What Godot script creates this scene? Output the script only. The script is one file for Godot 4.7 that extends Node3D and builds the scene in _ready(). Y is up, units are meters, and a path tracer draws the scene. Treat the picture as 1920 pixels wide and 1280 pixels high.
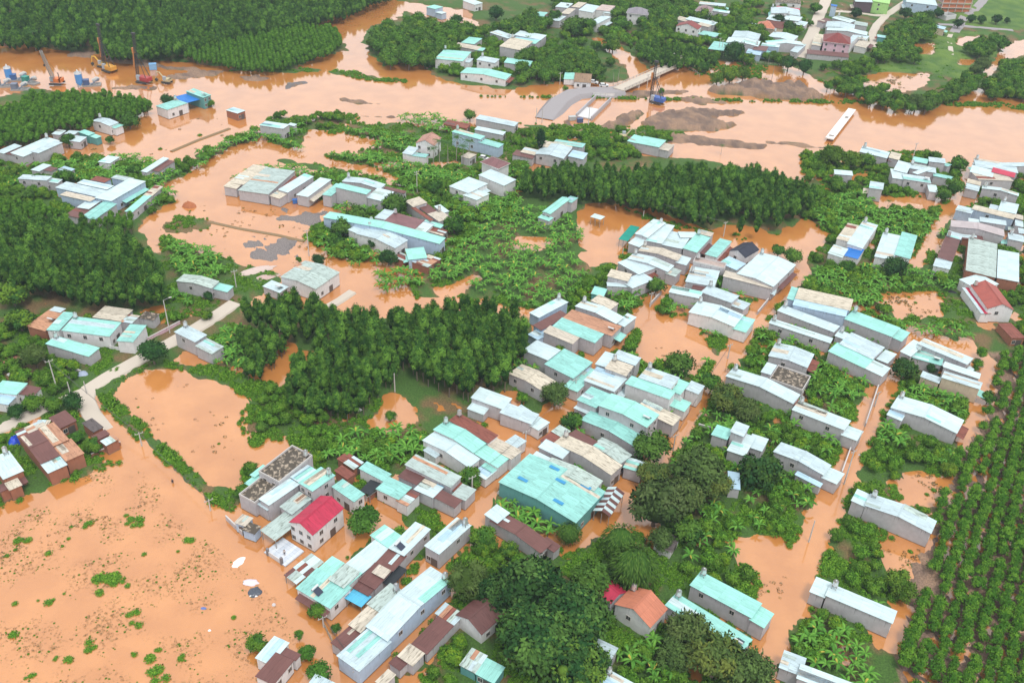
extends Node3D
# Flooded town seen from a drone. One unit is one metre, the flood water lies at y = 0, the camera looks towards -z.
var rng := RandomNumberGenerator.new()
var used := {}
var mats := {}
var roofs := {}
var walls := {}
const GW := 720
const GH := 980
var occ := PackedByteArray()        # one cell per square metre: 1 where a building stands
var land := PackedFloat32Array()    # target ground height per square metre
var kind_map := PackedByteArray()   # ground type per square metre
var crowns := {}
var trunks := {}
var tally := {}
var wave_noise := FastNoiseLite.new()

# ---------------------------------------------------------------- naming
func numbered(n: String) -> String:
	var k: int = used.get(n, 0)
	used[n] = k + 1
	return n if k == 0 else "%s_%03d" % [n, k]
func thing(called: String, label: String, category: String, at: Vector3, turn := 0.0, group := "") -> Node3D:
	var o := Node3D.new()
	o.name = numbered(called)
	add_child(o)
	o.position = at
	o.rotation.y = turn
	o.set_meta("label", label)
	o.set_meta("category", category)
	if group != "": o.set_meta("group", group)
	return o
func part(called: String, mesh: Mesh, m: Material, parent: Node, at := Vector3.ZERO, turn := 0.0) -> MeshInstance3D:
	var o := MeshInstance3D.new()
	o.name = called
	o.mesh = mesh
	if m: o.material_override = m
	parent.add_child(o, true)
	o.position = at
	o.rotation.y = turn
	return o
func struct(called: String, mesh: Mesh, m: Material, label: String) -> MeshInstance3D:
	var o := MeshInstance3D.new()
	o.name = numbered(called)
	o.mesh = mesh
	o.material_override = m
	add_child(o)
	o.set_meta("kind", "structure")
	o.set_meta("label", label)
	return o
# ---------------------------------------------------------------- materials
func lin(r: float, g: float, b: float) -> Color:
	return Color(r, g, b).linear_to_srgb()
func mat(key: String, r: float, g: float, b: float, rough := 0.8, metal := 0.0) -> StandardMaterial3D:
	if mats.has(key): return mats[key]
	var m := StandardMaterial3D.new()
	m.albedo_color = lin(r, g, b)
	m.roughness = rough
	m.metallic = metal
	mats[key] = m
	return m
func noise(freq: float, sd: int, oct := 4) -> FastNoiseLite:
	var n := FastNoiseLite.new()
	n.seed = sd
	n.frequency = freq
	n.fractal_octaves = oct
	n.noise_type = FastNoiseLite.TYPE_SIMPLEX_SMOOTH
	return n
func tex(img: Image) -> ImageTexture:
	img.generate_mipmaps()
	return ImageTexture.create_from_image(img)
# sheet roofs: 8 m square; seams every metre, streaks down the slope, blotches of age
func roof_image(age: float, sd: int) -> Image:
	var n := 384
	var img := Image.create(n, n, false, Image.FORMAT_RGB8)
	var a := noise(0.012, sd)
	var b := noise(0.05, sd + 1)
	var s := noise(0.02, sd + 2)
	rng.seed = sd
	var tone := []
	for i in 32: tone.append(rng.randf_range(-0.05, 0.05) * (0.5 + age))
	for y in n:
		for x in n:
			var u := x * 8.0 / n
			var v := y * 8.0 / n
			var sheet := int(u)
			var row := int(v / 4.0)
			var g: float = 0.93 + tone[(sheet + row * 9) % 32]
			g += 0.05 * s.get_noise_2d(x * 3.0, y * 0.25)
			var st: float = a.get_noise_2d(x * 2.4, y * .6) + 0.5 * b.get_noise_2d(x * 1.5, y * 0.25)
			var dirt: float = clampf(st * 1.6 - 0.15, 0.0, 1.0) * age
			if fmod(u, 1.0) < 0.06: g -= 0.08
			if fmod(v, 4.0) < 0.06: g -= 0.07
			g -= dirt * 0.5
			img.set_pixel(x, y, Color(g, g - dirt * 0.02, g - dirt * 0.05).clamp())
	return img
func stain_image(sd: int) -> Image:
	var n := 384
	var img := Image.create(n, n, false, Image.FORMAT_RGB8)
	var a := noise(0.02, sd, 5)
	var b := noise(0.011, sd + 5, 3)
	for y in n:
		for x in n:
			var t := clampf(a.get_noise_2d(x, y) * 2.2 + 0.5, 0, 1) * clampf(b.get_noise_2d(x, y) * 3.0 + 0.45, 0, 1)
			var g := lerpf(0.5, 1.0, t)
			img.set_pixel(x, y, Color(g, g * 0.95, g * 0.88))
	return img
func wall_image(sd: int) -> Image:
	var n := 384
	var img := Image.create(n, n, false, Image.FORMAT_RGB8)
	var a := noise(0.015, sd)
	var b := noise(0.04, sd + 1)
	var c := noise(0.06, sd + 2, 2)
	for y in n:
		for x in n:
			var g := 0.94 + 0.05 * a.get_noise_2d(x * .6, y * .6) + 0.015 * b.get_noise_2d(x * 2.0, y * 2.0)
			var run := clampf(c.get_noise_2d(x * .9, 7.0) * 2.4 - 0.5, 0.0, 1.0)      # rain marks that start under the eave
			var depth := 60.0 + 260.0 * absf(b.get_noise_2d(x * 0.5, 90.0))
			g -= run * clampf(1.0 - y / depth, 0.0, 1.0) * 0.42
			if y > 330: g -= 0.0
			img.set_pixel(x, y, Color(g, g * 0.985, g * 0.975).clamp())
	return img
func roof_mat(k: String) -> StandardMaterial3D:
	if not roofs.has(k): push_error("no roof " + k)
	return roofs[k]
func make_materials():
	var clean := [tex(roof_image(0.12, 11)), tex(roof_image(0.26, 12))]
	var aged := [tex(roof_image(0.55, 13)), tex(roof_image(0.4, 14))]
	var stain := tex(stain_image(15))
	var wt := [tex(wall_image(21)), tex(wall_image(22))]
	var R := {
		"W": [.58, .73, .77, 0], "M": [.33, .71, .645, 0], "L": [.45, .66, .8, 0], "G": [.47, .58, .55, 1], "C": [.64, .58, .48, 1],
		"R": [.27, .09, .065, 1], "B": [.17, .075, .068, 0], "T": [.55, .29, .18, 1], "K": [.36, .335, .31, 2], "D": [.56, .035, .085, 0],
		"L2": [.1, .47, .72, 0], "U": [.02, .19, .62, 0], "N": [.022, .028, .034, 0], "O": [.36, .36, .15, 1], "P": [.52, .29, .23, 1],
		"P2": [.25, .12, .125, 0], "T1": [.56, .2, .12, 0], "R2": [.4, .1, .08, 0], "R3": [.25, .05, .045, 0], "R4": [.15, .055, .045, 0],
		"P3": [.55, .44, .39, 1], "P4": [.66, .52, .48, 0], "C2": [.52, .46, .47, 0], "V": [.0, .3, .23, 0], "H": [.33, .22, .14, 1],
		"N2": [.03, .036, .06, 0], "B2": [.13, .11, .11, 1], "G2": [.3, .28, .31, 0], "P5": [.3, .2, .22, 0], "O2": [.38, .7, .22, 0]}
	var i := 0
	for k in R:
		for v in 3:
			var m := StandardMaterial3D.new()
			var c: Array = R[k]
			var t: float = [1.0, 0.93, 1.05][v]
			m.albedo_color = lin(minf(c[0] * t, .85), minf(c[1] * t, .85), minf(c[2] * t * [1.0, 1.02, .98][v], .85))
			m.albedo_texture = stain if c[3] == 2 else (aged[v % 2] if c[3] == 1 else clean[v % 2])
			m.roughness = 0.5 if c[3] == 0 else 0.75
			m.metallic_specular = 0.4
			roofs[k + str(v)] = m
	var Wl := {"c": [.52, .52, .56], "w": [.78, .8, .83], "b": [.46, .6, .78], "p": [.72, .5, .6], "k": [.36, .15, .09], "y": [.66, .55, .42], "t": [.12, .36, .36], "d": [.12, .09, .11], "l": [.4, .7, .25]}
	for k in Wl:
		for v in 2:
			var m := StandardMaterial3D.new()
			var c: Array = Wl[k]
			m.albedo_color = lin(c[0], c[1], c[2])
			m.albedo_texture = wt[v]
			m.roughness = 0.9
			walls[k + str(v)] = m
# ---------------------------------------------------------------- mesh helpers
func box(st: SurfaceTool, c: Vector3, s: Vector3, b := Basis.IDENTITY):
	var h := s * 0.5
	for f in [[Vector3(1,0,0), Vector3(0,1,0), Vector3(0,0,1)], [Vector3(-1,0,0), Vector3(0,1,0), Vector3(0,0,-1)], [Vector3(0,1,0), Vector3(0,0,1), Vector3(1,0,0)], [Vector3(0,-1,0), Vector3(0,0,-1), Vector3(1,0,0)], [Vector3(0,0,1), Vector3(0,1,0), Vector3(-1,0,0)], [Vector3(0,0,-1), Vector3(0,1,0), Vector3(1,0,0)]]:
		var n: Vector3 = f[0]
		var u: Vector3 = f[1]
		var w: Vector3 = f[2]
		quad(st, c + b * ((n - u - w) * h), c + b * ((n + u - w) * h), c + b * ((n + u + w) * h), c + b * ((n - u + w) * h), b * n)
func quad(st: SurfaceTool, a: Vector3, b: Vector3, c: Vector3, d: Vector3, n: Vector3, uv := []):
	if (c - a).cross(d - b).dot(n) > 0.0:      # front faces run clockwise
		var t := b
		b = d
		d = t
		if uv.size() == 4: uv = [uv[0], uv[3], uv[2], uv[1]]
	var p := [a, b, c, a, c, d]
	var ix := [0, 1, 2, 0, 2, 3]
	for i in 6:
		st.set_normal(n)
		st.set_uv(uv[ix[i]] if uv.size() == 4 else Vector2.ZERO)
		st.add_vertex(p[i])
func begin() -> SurfaceTool:
	var st := SurfaceTool.new()
	st.begin(Mesh.PRIMITIVE_TRIANGLES)
	return st
func tube(st: SurfaceTool, a: Vector3, b: Vector3, r0: float, r1: float, sides := 6, cap := true):
	var d := (b - a).normalized()
	var u := d.cross(Vector3.UP if absf(d.y) < 0.95 else Vector3.RIGHT).normalized()
	var w := d.cross(u)
	for i in sides:
		var t0 := TAU * i / sides
		var t1 := TAU * (i + 1) / sides
		var n0 := u * cos(t0) + w * sin(t0)
		var n1 := u * cos(t1) + w * sin(t1)
		quad(st, a + n0 * r0, b + n0 * r1, b + n1 * r1, a + n1 * r0, (n0 + n1).normalized())
		if cap: quad(st, b, b + n0 * r1, b + n0 * r1, b + n1 * r1, d)
func sheet(st: SurfaceTool, prof: Array, z0: float, z1: float, th: float, off: Vector2):
	# a roof: the profile (x, y) swept from z0 to z1, with thickness
	var run := 0.0
	for i in prof.size() - 1:
		var p: Vector2 = prof[i]
		var q: Vector2 = prof[i + 1]
		var d := q - p
		var n := Vector3(-d.y, d.x, 0).normalized()
		var l := d.length()
		var uv := [Vector2(z0, run) / 8.0 + off, Vector2(z0, run + l) / 8.0 + off, Vector2(z1, run + l) / 8.0 + off, Vector2(z1, run) / 8.0 + off]
		quad(st, Vector3(p.x, p.y, z0), Vector3(q.x, q.y, z0), Vector3(q.x, q.y, z1), Vector3(p.x, p.y, z1), n, uv)
		quad(st, Vector3(p.x, p.y - th, z0), Vector3(q.x, q.y - th, z0), Vector3(q.x, q.y - th, z1), Vector3(p.x, p.y - th, z1), -n, uv)
		for z in [z0, z1]:
			quad(st, Vector3(p.x, p.y, z), Vector3(q.x, q.y, z), Vector3(q.x, q.y - th, z), Vector3(p.x, p.y - th, z), Vector3(0, 0, -1 if z == z0 else 1), uv)
		run += l
	for e in [0, prof.size() - 1]:
		var p: Vector2 = prof[e]
		quad(st, Vector3(p.x, p.y, z0), Vector3(p.x, p.y - th, z0), Vector3(p.x, p.y - th, z1), Vector3(p.x, p.y, z1), Vector3(-1 if e == 0 else 1, 0, 0))
func wall_shell(st: SurfaceTool, prof: Array, w: float, y0: float, off: float):
	var x := 0.0
	for i in prof.size() - 1:
		var p: Vector2 = prof[i]
		var q: Vector2 = prof[i + 1]
		for s in [-1.0, 1.0]:
			var u0 := p.x / 6.0 + off
			var u1 := q.x / 6.0 + off
			quad(st, Vector3(p.x, y0, s * w), Vector3(p.x, p.y, s * w), Vector3(q.x, q.y, s * w), Vector3(q.x, y0, s * w), Vector3(0, 0, s),
				[Vector2(u0, (p.y - y0) / 6.0), Vector2(u0, 0.02), Vector2(u1, 0.02), Vector2(u1, (q.y - y0) / 6.0)])
	for e in [0, prof.size() - 1]:
		var p: Vector2 = prof[e]
		quad(st, Vector3(p.x, y0, -w), Vector3(p.x, p.y, -w), Vector3(p.x, p.y, w), Vector3(p.x, y0, w), Vector3(-1 if e == 0 else 1, 0, 0),
			[Vector2(off, (p.y - y0) / 6.0), Vector2(off, 0.02), Vector2(off + w / 3.0, 0.02), Vector2(off + w / 3.0, (p.y - y0) / 6.0)])
# ---------------------------------------------------------------- houses
var cur: Node3D
var cur_wall: StandardMaterial3D
var cur_main := []
var win_mesh: Mesh
var pane_mesh: Mesh
var door_mesh: Mesh
func H(label: String, wall: String, x: float, z: float, turn: float, category := "house"):
	cur = thing(category.replace(" ", "_") if category != "house" else "house", label, category, Vector3(x, 0, z), turn)
	cur_wall = walls[wall + str(rng.randi() % 2)]
	cur_main = []
func mark(lx: float, lz: float, lr: float, l: float, w: float):
	var t := cur.transform * Transform3D(Basis(Vector3.UP, lr), Vector3(lx, 0, lz))
	var nx := int(l) + 2
	var nz := int(w) + 2
	for i in nx:
		for j in nz:
			var p := t * Vector3(-l / 2 + l * i / (nx - 1), 0, -w / 2 + w * j / (nz - 1))
			var c := int(p.x + GW / 2.0)
			var r := int(-p.z)
			if c >= 0 and c < GW and r >= 0 and r < GH: occ[r * GW + c] = 1
func B(kind: String, roof: String, h: float, lx: float, lz: float, lr: float, l: float, w: float):
	mark(lx, lz, lr, l, w)
	if kind == "a" or kind == "S":      # ridge along the length: same as a cross ridge on the turned block
		var t := l
		l = w
		w = t
		lr += PI / 2
	var at := Vector3(lx, 0, lz)
	var o := 0.0 if kind == "f" else 0.22
	var hl := l / 2
	var hw := w / 2
	var rise := 0.0
	var prof := []
	if kind == "x":
		rise = clampf(l * 0.055, 0.25, 1.0)
		prof = [Vector2(-hl, h), Vector2(0, h + rise), Vector2(hl, h)]
	elif kind == "a" or kind == "S":
		rise = clampf(l * 0.24, 0.6, 2.2)
		prof = [Vector2(-hl, h), Vector2(0, h + rise), Vector2(hl, h)]
	else:
		var d := 0.0 if kind == "f" else clampf(l * 0.018, 0.06, 0.18)
		if (roof.unicode_at(0) + int(l * 10)) % 2 == 0: d = -d
		prof = [Vector2(-hl, h + d), Vector2(hl, h - d)]
	var off := Vector2(rng.randf(), rng.randf())
	var rm: StandardMaterial3D
	var patch := roof in ["A", "A2", "A3", "S"]
	if not patch: rm = roofs[roof + str(rng.randi() % 3)]
	var open_ := kind == "s" or kind == "S"
	if open_:
		var st := begin()
		for sx in [-1, 0, 1]:
			for sz in [-1, 1]:
				box(st, Vector3(sx * (hl - .3), h / 2 - .4, sz * (hw - .25)), Vector3(.14, h + .6, .14))
		part("post_frame", st.commit(), mat("post", .3, .27, .25), cur, at, lr)
	else:
		var inner := []
		for p in prof: inner.append(Vector2(p.x * (hl - o) / hl, p.y - 0.09))
		var st := begin()
		wall_shell(st, inner, hw - o, -0.8, rng.randf())
		part("wall", st.commit(), cur_wall, cur, at, lr)
		var ml := begin()
		for s in [-1, 1]:
			box(ml, Vector3(0, .02, s * (hw - o + .01)), Vector3(l - o * 2 + .04, rng.randf_range(.3, .5), .03))
			box(ml, Vector3(s * (hl - o + .01), .02, 0), Vector3(.03, .4, w - o * 2))
		part("mud_line", ml.commit(), mat("mudline", .2, .13, .09, .6), cur, at, lr)
	if kind == "h":
		var st := begin()
		var rr := minf(hl, hw)
		var ry := h + rr * 0.55
		var a := Vector3(-hl - .3, h, -hw - .3)
		var b := Vector3(hl + .3, h, -hw - .3)
		var c := Vector3(hl + .3, h, hw + .3)
		var d := Vector3(-hl - .3, h, hw + .3)
		var e := Vector3(-maxf(hl - hw, 0.2), ry, -maxf(hw - hl, 0.2) if hw > hl else 0.0)
		var f := Vector3(-e.x, ry, -e.z)
		if hl >= hw:
			hip(st, [a, b, f, e]); hip(st, [b, c, f]); hip(st, [c, d, e, f]); hip(st, [d, a, e])
		else:
			e.x = 0; f.x = 0
			hip(st, [a, b, e]); hip(st, [b, c, f, e]); hip(st, [c, d, f]); hip(st, [d, a, e, f])
		quad(st, a - Vector3(0, .1, 0), b - Vector3(0, .1, 0), c - Vector3(0, .1, 0), d - Vector3(0, .1, 0), Vector3.DOWN)
		part("roof", st.commit(), rm, cur, at, lr)
		var fs := begin()
		box(fs, Vector3(0, h - .05, -hw - .3), Vector3(l + .6, .14, .06)); box(fs, Vector3(0, h - .05, hw + .3), Vector3(l + .6, .14, .06))
		box(fs, Vector3(-hl - .3, h - .05, 0), Vector3(.06, .14, w + .5)); box(fs, Vector3(hl + .3, h - .05, 0), Vector3(.06, .14, w + .5))
		part("fascia", fs.commit(), mat("fascia", .7, .68, .66), cur, at, lr)
	elif kind == "f":
		var st := begin()
		sheet(st, [Vector2(-hl, h + .02), Vector2(hl, h + .02)], -hw, hw, .2, off)
		part("flat_roof", st.commit(), rm, cur, at, lr)
		var ps := begin()
		for s in [-1, 1]:
			box(ps, Vector3(0, h + .2, s * (hw - .04)), Vector3(l + .1, .6, .16))
			box(ps, Vector3(s * (hl - .04), h + .2, 0), Vector3(.16, .6, w - .26))
		part("parapet", ps.commit(), mat("parapet", .52, .5, .49), cur, at, lr)
	elif patch:
		patched(roof, prof, hw, at, lr)
	else:
		var st := begin()
		sheet(st, prof, -hw, hw, 0.08, off)
		var ro := part("roof", st.commit(), rm, cur, at, lr)
		if kind in ["m", "x"] and roof in ["W", "M", "C", "G", "B", "R", "T", "L"] and l > 3.0 and w > 2.6 and rng.randf() < .45:
			for i in rng.randi_range(1, 2):
				var z := rng.randf_range(-hw + .3, hw - 1.3)
				var k := rng.randi() % (prof.size() - 1)
				var a: Vector2 = prof[k]
				var b: Vector2 = prof[k + 1]
				var f := rng.randf_range(.35, 1.0)
				var ps := begin()
				sheet(ps, [a.lerp(b, 1.0 - f) + Vector2(0, .04), b + Vector2(0, .04)], z, z + .95 * rng.randi_range(1, 2) * minf(1.0, w / 5.0), .03, Vector2(rng.randf(), rng.randf()))
				var key: String = {"W": "CGML", "M": "WGCL", "C": "WGCR", "G": "WMCT", "B": "WRCB", "R": "BCWT", "T": "RCBW", "L": "WMGL"}.get(roof, "WCGW")[rng.randi() % 4]
				part("roof_sheet", ps.commit(), roofs[key + str(rng.randi() % 3)], ro)
		if rise > 0.2:
			var rs := begin()
			box(rs, Vector3(0, h + rise + .02, 0), Vector3(.36, .05, w + .04))
			part("ridge_cap", rs.commit(), rm, ro)
	if cur_main.is_empty() or l * w > cur_main[2] * cur_main[3]: cur_main = [at, lr, l, w, h, kind]
func hip(st: SurfaceTool, p: Array):
	var n: Vector3 = (p[1] - p[0]).cross(p[2] - p[0]).normalized()
	if n.y < 0: n = -n
	var q: Array = p if p.size() == 4 else [p[0], p[1], p[2], p[2]]
	var uv := []
	for v in q: uv.append(Vector2(v.x, v.z) / 8.0)
	quad(st, q[0], q[1], q[2], q[3], n, uv)
func patched(roof: String, prof: Array, hw: float, at: Vector3, lr: float):
	# loose sheets laid side by side, each a piece of its own
	var base := begin()
	var low := []
	for p in prof: low.append(p - Vector2(0, .05))
	sheet(base, low, -hw + .05, hw - .05, .05, Vector2.ZERO)
	var root := part("roof", base.commit(), mat("batten", .2, .15, .12), cur, at, lr)
	var pal: Array = {"A": ["W", "R", "T", "G", "W", "B", "C"], "A2": ["M", "C", "M", "W"], "A3": ["W", "D", "P4", "W"], "S": ["B", "W"]}[roof]
	var n := maxi(2, int(round(hw * 2 / 0.95)))
	var wd := hw * 2 / n
	for i in n:
		for j in prof.size() - 1:
			var p: Vector2 = prof[j]
			var q: Vector2 = prof[j + 1]
			var rows := maxi(1, int(round((q - p).length() / 2.6)))
			for r in rows:
				var a := p.lerp(q, float(r) / rows)
				var b := p.lerp(q, float(r + 1) / rows)
				var lift := rng.randf_range(0.0, 0.05)
				var st := begin()
				sheet(st, [a + Vector2(0, lift), b + Vector2(0, lift * .5)], -hw + wd * i + .02, -hw + wd * (i + 1) - .02 + lift, .03, Vector2(rng.randf(), rng.randf()))
				var key: String = pal[(i + (j if roof == "S" else 0)) % pal.size()] if roof != "A" else pal[rng.randi() % pal.size()]
				part("roof_sheet", st.commit(), roofs[key + str(rng.randi() % 3)], root)
func facing(dir: Vector3) -> bool:
	var w := cur.global_transform.basis * dir
	return w.dot(-cur.position) > 0
func fit(n: int, tank: int, solar: int, lights: int):
	# windows, doors, tank and roof fittings of the house just built, on its largest block
	var at: Vector3 = cur_main[0]
	var lr: float = cur_main[1]
	var l: float = cur_main[2]
	var w: float = cur_main[3]
	var h: float = cur_main[4]
	var kind: String = cur_main[5]
	var b := Basis(Vector3.UP, lr)
	var o := 0.0 if kind == "f" else 0.22
	if n == 0 and h > 3.5 and l > 6.0 and int(absf(cur.position.z * 3.0)) % 5 < 2: n = 1 + int(absf(cur.position.x)) % 2
	if kind != "s" and kind != "S":
		for sx in [-1.0, 1.0]:
			if facing(b * Vector3(sx, 0, 0)): front(at, b, lr, Vector3(sx, 0, 0), l / 2 - o, w, h, maxi(1, n / 2))
		for sz in [-1.0, 1.0]:
			if n > 0 and facing(b * Vector3(0, 0, sz)):
				for i in n:
					var x := -l / 2 + l * (i + 0.6) / n
					for fl in (2 if h > 5.2 else 1):
						window(at + b * Vector3(x, h - 1.5 - fl * 2.6, sz * (w / 2 - o)), lr + (0.0 if sz > 0 else PI))
	if tank > 0 or int(absf(cur.position.x * 7.0)) % 5 < 2 and cur_main[5] in ["m", "x"] and h > 3.5 and l > 4.0: water_tank(at + b * Vector3(l / 2 - 1.0, h, w / 2 - 1.0))
	if solar > 0 or int(absf(cur.position.z * 5.0)) % 9 == 0 and cur_main[5] in ["m", "x"] and l > 6.0: solar_heater(at + b * Vector3(-l / 2 + 1.6, h + .12, 0), lr)
	if lights > 0:
		for q in [Vector2(-.3, .35), Vector2(-.05, .15), Vector2(.12, .38), Vector2(.3, -.2), Vector2(-.2, -.3)]:
			var st := begin()
			box(st, Vector3.ZERO, Vector3(2.6, .05, .9))
			part("roof_light", st.commit(), mat("rooflight", .03, .25, .5, .3), cur, at + b * Vector3(q.x * l, h + .12 + .055 * l * (1.0 - absf(q.x) * 2.0) if l * .055 < 1.0 else h + .14 + 1.0 - absf(q.x) * 2.0, q.y * w), lr)
func front(at: Vector3, b: Basis, lr: float, dir: Vector3, off: float, w: float, h: float, n: int):
	var turn := lr + (PI / 2 if dir.x > 0 else -PI / 2)
	if h > 3.3 and cur_main[5] in ["m", "x"] and rng.randf() < .45:
		var aw := begin()
		sheet(aw, [Vector2(0, 2.75), Vector2(rng.randf_range(1.2, 2.2), 2.4)], -w * .46, w * rng.randf_range(.1, .46), .05, Vector2(rng.randf(), rng.randf()))
		part("awning", aw.commit(), roofs[["W", "M", "G", "B", "R", "C"][rng.randi() % 6] + "0"], cur, at + b * (dir * off), lr + (0.0 if dir.x > 0 else PI))
	var d := part("door", door_mesh, mat("door", .1, .085, .08, .5), cur, at + b * (dir * off), turn)
	d.position += b * Vector3(0, 0, w * .12)
	if w > 3.4: window(at + b * (dir * off + Vector3(0, 1.6, -w * .24)), turn)
	if h > 5.2:
		for i in 2: window(at + b * (dir * off + Vector3(0, h - 1.5, (i - .5) * w * .45)), turn)
func window(p: Vector3, turn: float):
	var f := part("window", win_mesh, mat("frame", .5, .47, .44), cur, p, turn)
	part("pane", pane_mesh, mat("pane", .035, .04, .05, .15), f)
func water_tank(p: Vector3):
	var st := begin()
	for i in [-1, 1]:
		for j in [-1, 1]: box(st, Vector3(i * .42, .35, j * .42), Vector3(.08, .9, .08))
	box(st, Vector3(0, .8, 0), Vector3(1.1, .06, 1.1))
	var s := part("tank_stand", st.commit(), mat("stand", .2, .19, .18), cur, p)
	var tk := begin()
	tube(tk, Vector3(0, .84, 0), Vector3(0, 2.0, 0), .55, .55, 12)
	tube(tk, Vector3(0, 2.0, 0), Vector3(0, 2.22, 0), .55, .16, 12)
	part("water_tank", tk.commit(), mat("steel", .7, .71, .72, .3, .5), s)
func solar_heater(p: Vector3, lr: float):
	var st := begin()
	box(st, Vector3(0, .4, 0), Vector3(1.5, .06, 1.7), Basis(Vector3.RIGHT, .5))
	var s := part("solar_panel", st.commit(), mat("solar", .03, .04, .07, .2), cur, p, lr)
	var tk := begin()
	tube(tk, Vector3(-.9, .95, -.8), Vector3(.9, .95, -.8), .24, .24, 10)
	part("heater_tank", tk.commit(), mat("steel", .7, .71, .72, .3, .5), s)
func make_fittings():
	var st := begin()
	for s in [-1, 1]:
		box(st, Vector3(s * .52, 0, .03), Vector3(.08, 1.2, .1))
		box(st, Vector3(0, s * .6, .03), Vector3(1.12, .08, .1))
	box(st, Vector3(0, 0, .03), Vector3(.05, 1.12, .06))
	win_mesh = st.commit()
	st = begin()
	box(st, Vector3(0, 0, .012), Vector3(1.0, 1.16, .02))
	pane_mesh = st.commit()
	st = begin()
	box(st, Vector3(0, .8, .02), Vector3(1.7, 2.9, .06))
	door_mesh = st.commit()
# ---------------------------------------------------------------- ground
func fill(kind: int, hgt: float, poly: PackedFloat32Array):
	var n := poly.size() / 2
	var lo := 1e9
	var hi := -1e9
	for i in n:
		lo = minf(lo, -poly[i * 2 + 1])
		hi = maxf(hi, -poly[i * 2 + 1])
	for r in range(maxi(0, int(lo)), mini(GH - 1, int(hi)) + 1):
		var y := -(r + 0.5)
		var xs := []
		for i in n:
			var j := (i + 1) % n
			var za := poly[i * 2 + 1]
			var zb := poly[j * 2 + 1]
			if (za <= y) != (zb <= y): xs.append(poly[i * 2] + (y - za) / (zb - za) * (poly[j * 2] - poly[i * 2]))
		xs.sort()
		for k in range(0, xs.size() - 1, 2):
			for c in range(maxi(0, int(round(xs[k] + GW / 2.0))), mini(GW - 1, int(round(xs[k + 1] + GW / 2.0)))):
				land[r * GW + c] = hgt
				kind_map[r * GW + c] = kind
				if kind == 0: occ[r * GW + c] = 2
				elif occ[r * GW + c] == 2: occ[r * GW + c] = 0
func P(kind: int, hgt: float, poly: Array):
	fill(kind, hgt, PackedFloat32Array(poly))
func build_ground():
	var img := Image.create_from_data(GW, GH, false, Image.FORMAT_RF, land.to_byte_array())
	img.resize(GW / 3, GH / 3, Image.INTERPOLATE_BILINEAR)
	img.resize(GW, GH, Image.INTERPOLATE_CUBIC)
	var soft := img.get_data().to_float32_array()
	var n1 := noise(0.09, 31, 4)
	var n2 := noise(0.025, 32, 3)
	var n3 := noise(0.35, 33, 2)
	var rows := 430
	var cols := 480
	var v := PackedVector3Array()
	var cl := PackedColorArray()
	var ix := PackedInt32Array()
	for r in rows:
		var t := float(r) / (rows - 1)
		var z := -(70.0 + 900.0 * (0.38 * t + 0.62 * t * t))
		var hx := maxf(62.0 + (-z) * 0.52, 140.0)
		for c in cols:
			var x := lerpf(-hx, hx, float(c) / (cols - 1))
			var gc := clampi(int(x + GW / 2.0), 0, GW - 1)
			var gr := clampi(int(-z), 0, GH - 1)
			var s: float = soft[gr * GW + gc]
			var a := n1.get_noise_2d(x, z)
			var b := n2.get_noise_2d(x, z)
			var k: int = kind_map[gr * GW + gc]
			var y := s * (.72 if k == 1 else 1.0) + a * 0.42 + b * 0.22 + n3.get_noise_2d(x, z) * (0.12 if k != 2 else 0.3 + maxf(s, 0.0) * .45)
			if k == 3: y += a * .25 + n3.get_noise_2d(x * .5, z * .5) * .2
			if s > 1.0: y += a * 0.6 * s * 0.5
			v.append(Vector3(x, y, z))
			var g := clampf(0.5 + a * 1.2 + b * 0.8, 0, 1)
			var col: Color
			if k == 1: col = Color(.24, .16, .07).lerp(Color(.075, .175, .026), clampf(g * 1.9, 0, 1))
			elif k == 2: col = Color(.22, .15, .12).lerp(Color(.42, .27, .18), clampf(g + n3.get_noise_2d(x * .6, z * .6) * .8, 0, 1))
			elif k == 3: col = Color(.2, .185, .19).lerp(Color(.3, .26, .25), g)
			elif k == 5: col = Color(.09, .2, .03).lerp(Color(.17, .3, .04), g)
			elif k == 4: col = Color(.5, .43, .36).lerp(Color(.42, .37, .32), g)
			else: col = Color(.36, .2, .1).lerp(Color(.1, .13, .05), clampf(g * 1.6 - .6, 0, 1))
			cl.append(col)
	for r in rows - 1:
		for c in cols - 1:
			var i := r * cols + c
			ix.append_array([i, i + cols, i + 1, i + 1, i + cols, i + cols + 1])
	var arr := []
	arr.resize(Mesh.ARRAY_MAX)
	arr[Mesh.ARRAY_VERTEX] = v
	arr[Mesh.ARRAY_COLOR] = cl
	arr[Mesh.ARRAY_INDEX] = ix
	var am := ArrayMesh.new()
	am.add_surface_from_arrays(Mesh.PRIMITIVE_TRIANGLES, arr)
	var st := SurfaceTool.new()
	st.create_from(am, 0)
	st.generate_normals()
	var m := StandardMaterial3D.new()
	m.vertex_color_use_as_albedo = true
	m.roughness = 0.95
	var nt := NoiseTexture2D.new()
	nt.width = 512; nt.height = 512; nt.seamless = true
	nt.noise = noise(0.03, 35, 5)
	var gr := Gradient.new()
	gr.set_color(0, Color(.62, .62, .62)); gr.set_color(1, Color(1, 1, 1))
	nt.color_ramp = gr
	m.albedo_texture = nt
	m.uv1_triplanar = true
	m.uv1_world_triplanar = true
	m.uv1_scale = Vector3(.11, .11, .11)
	struct("ground", st.commit(), m, "muddy and grassy ground rising out of the flood water")
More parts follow.
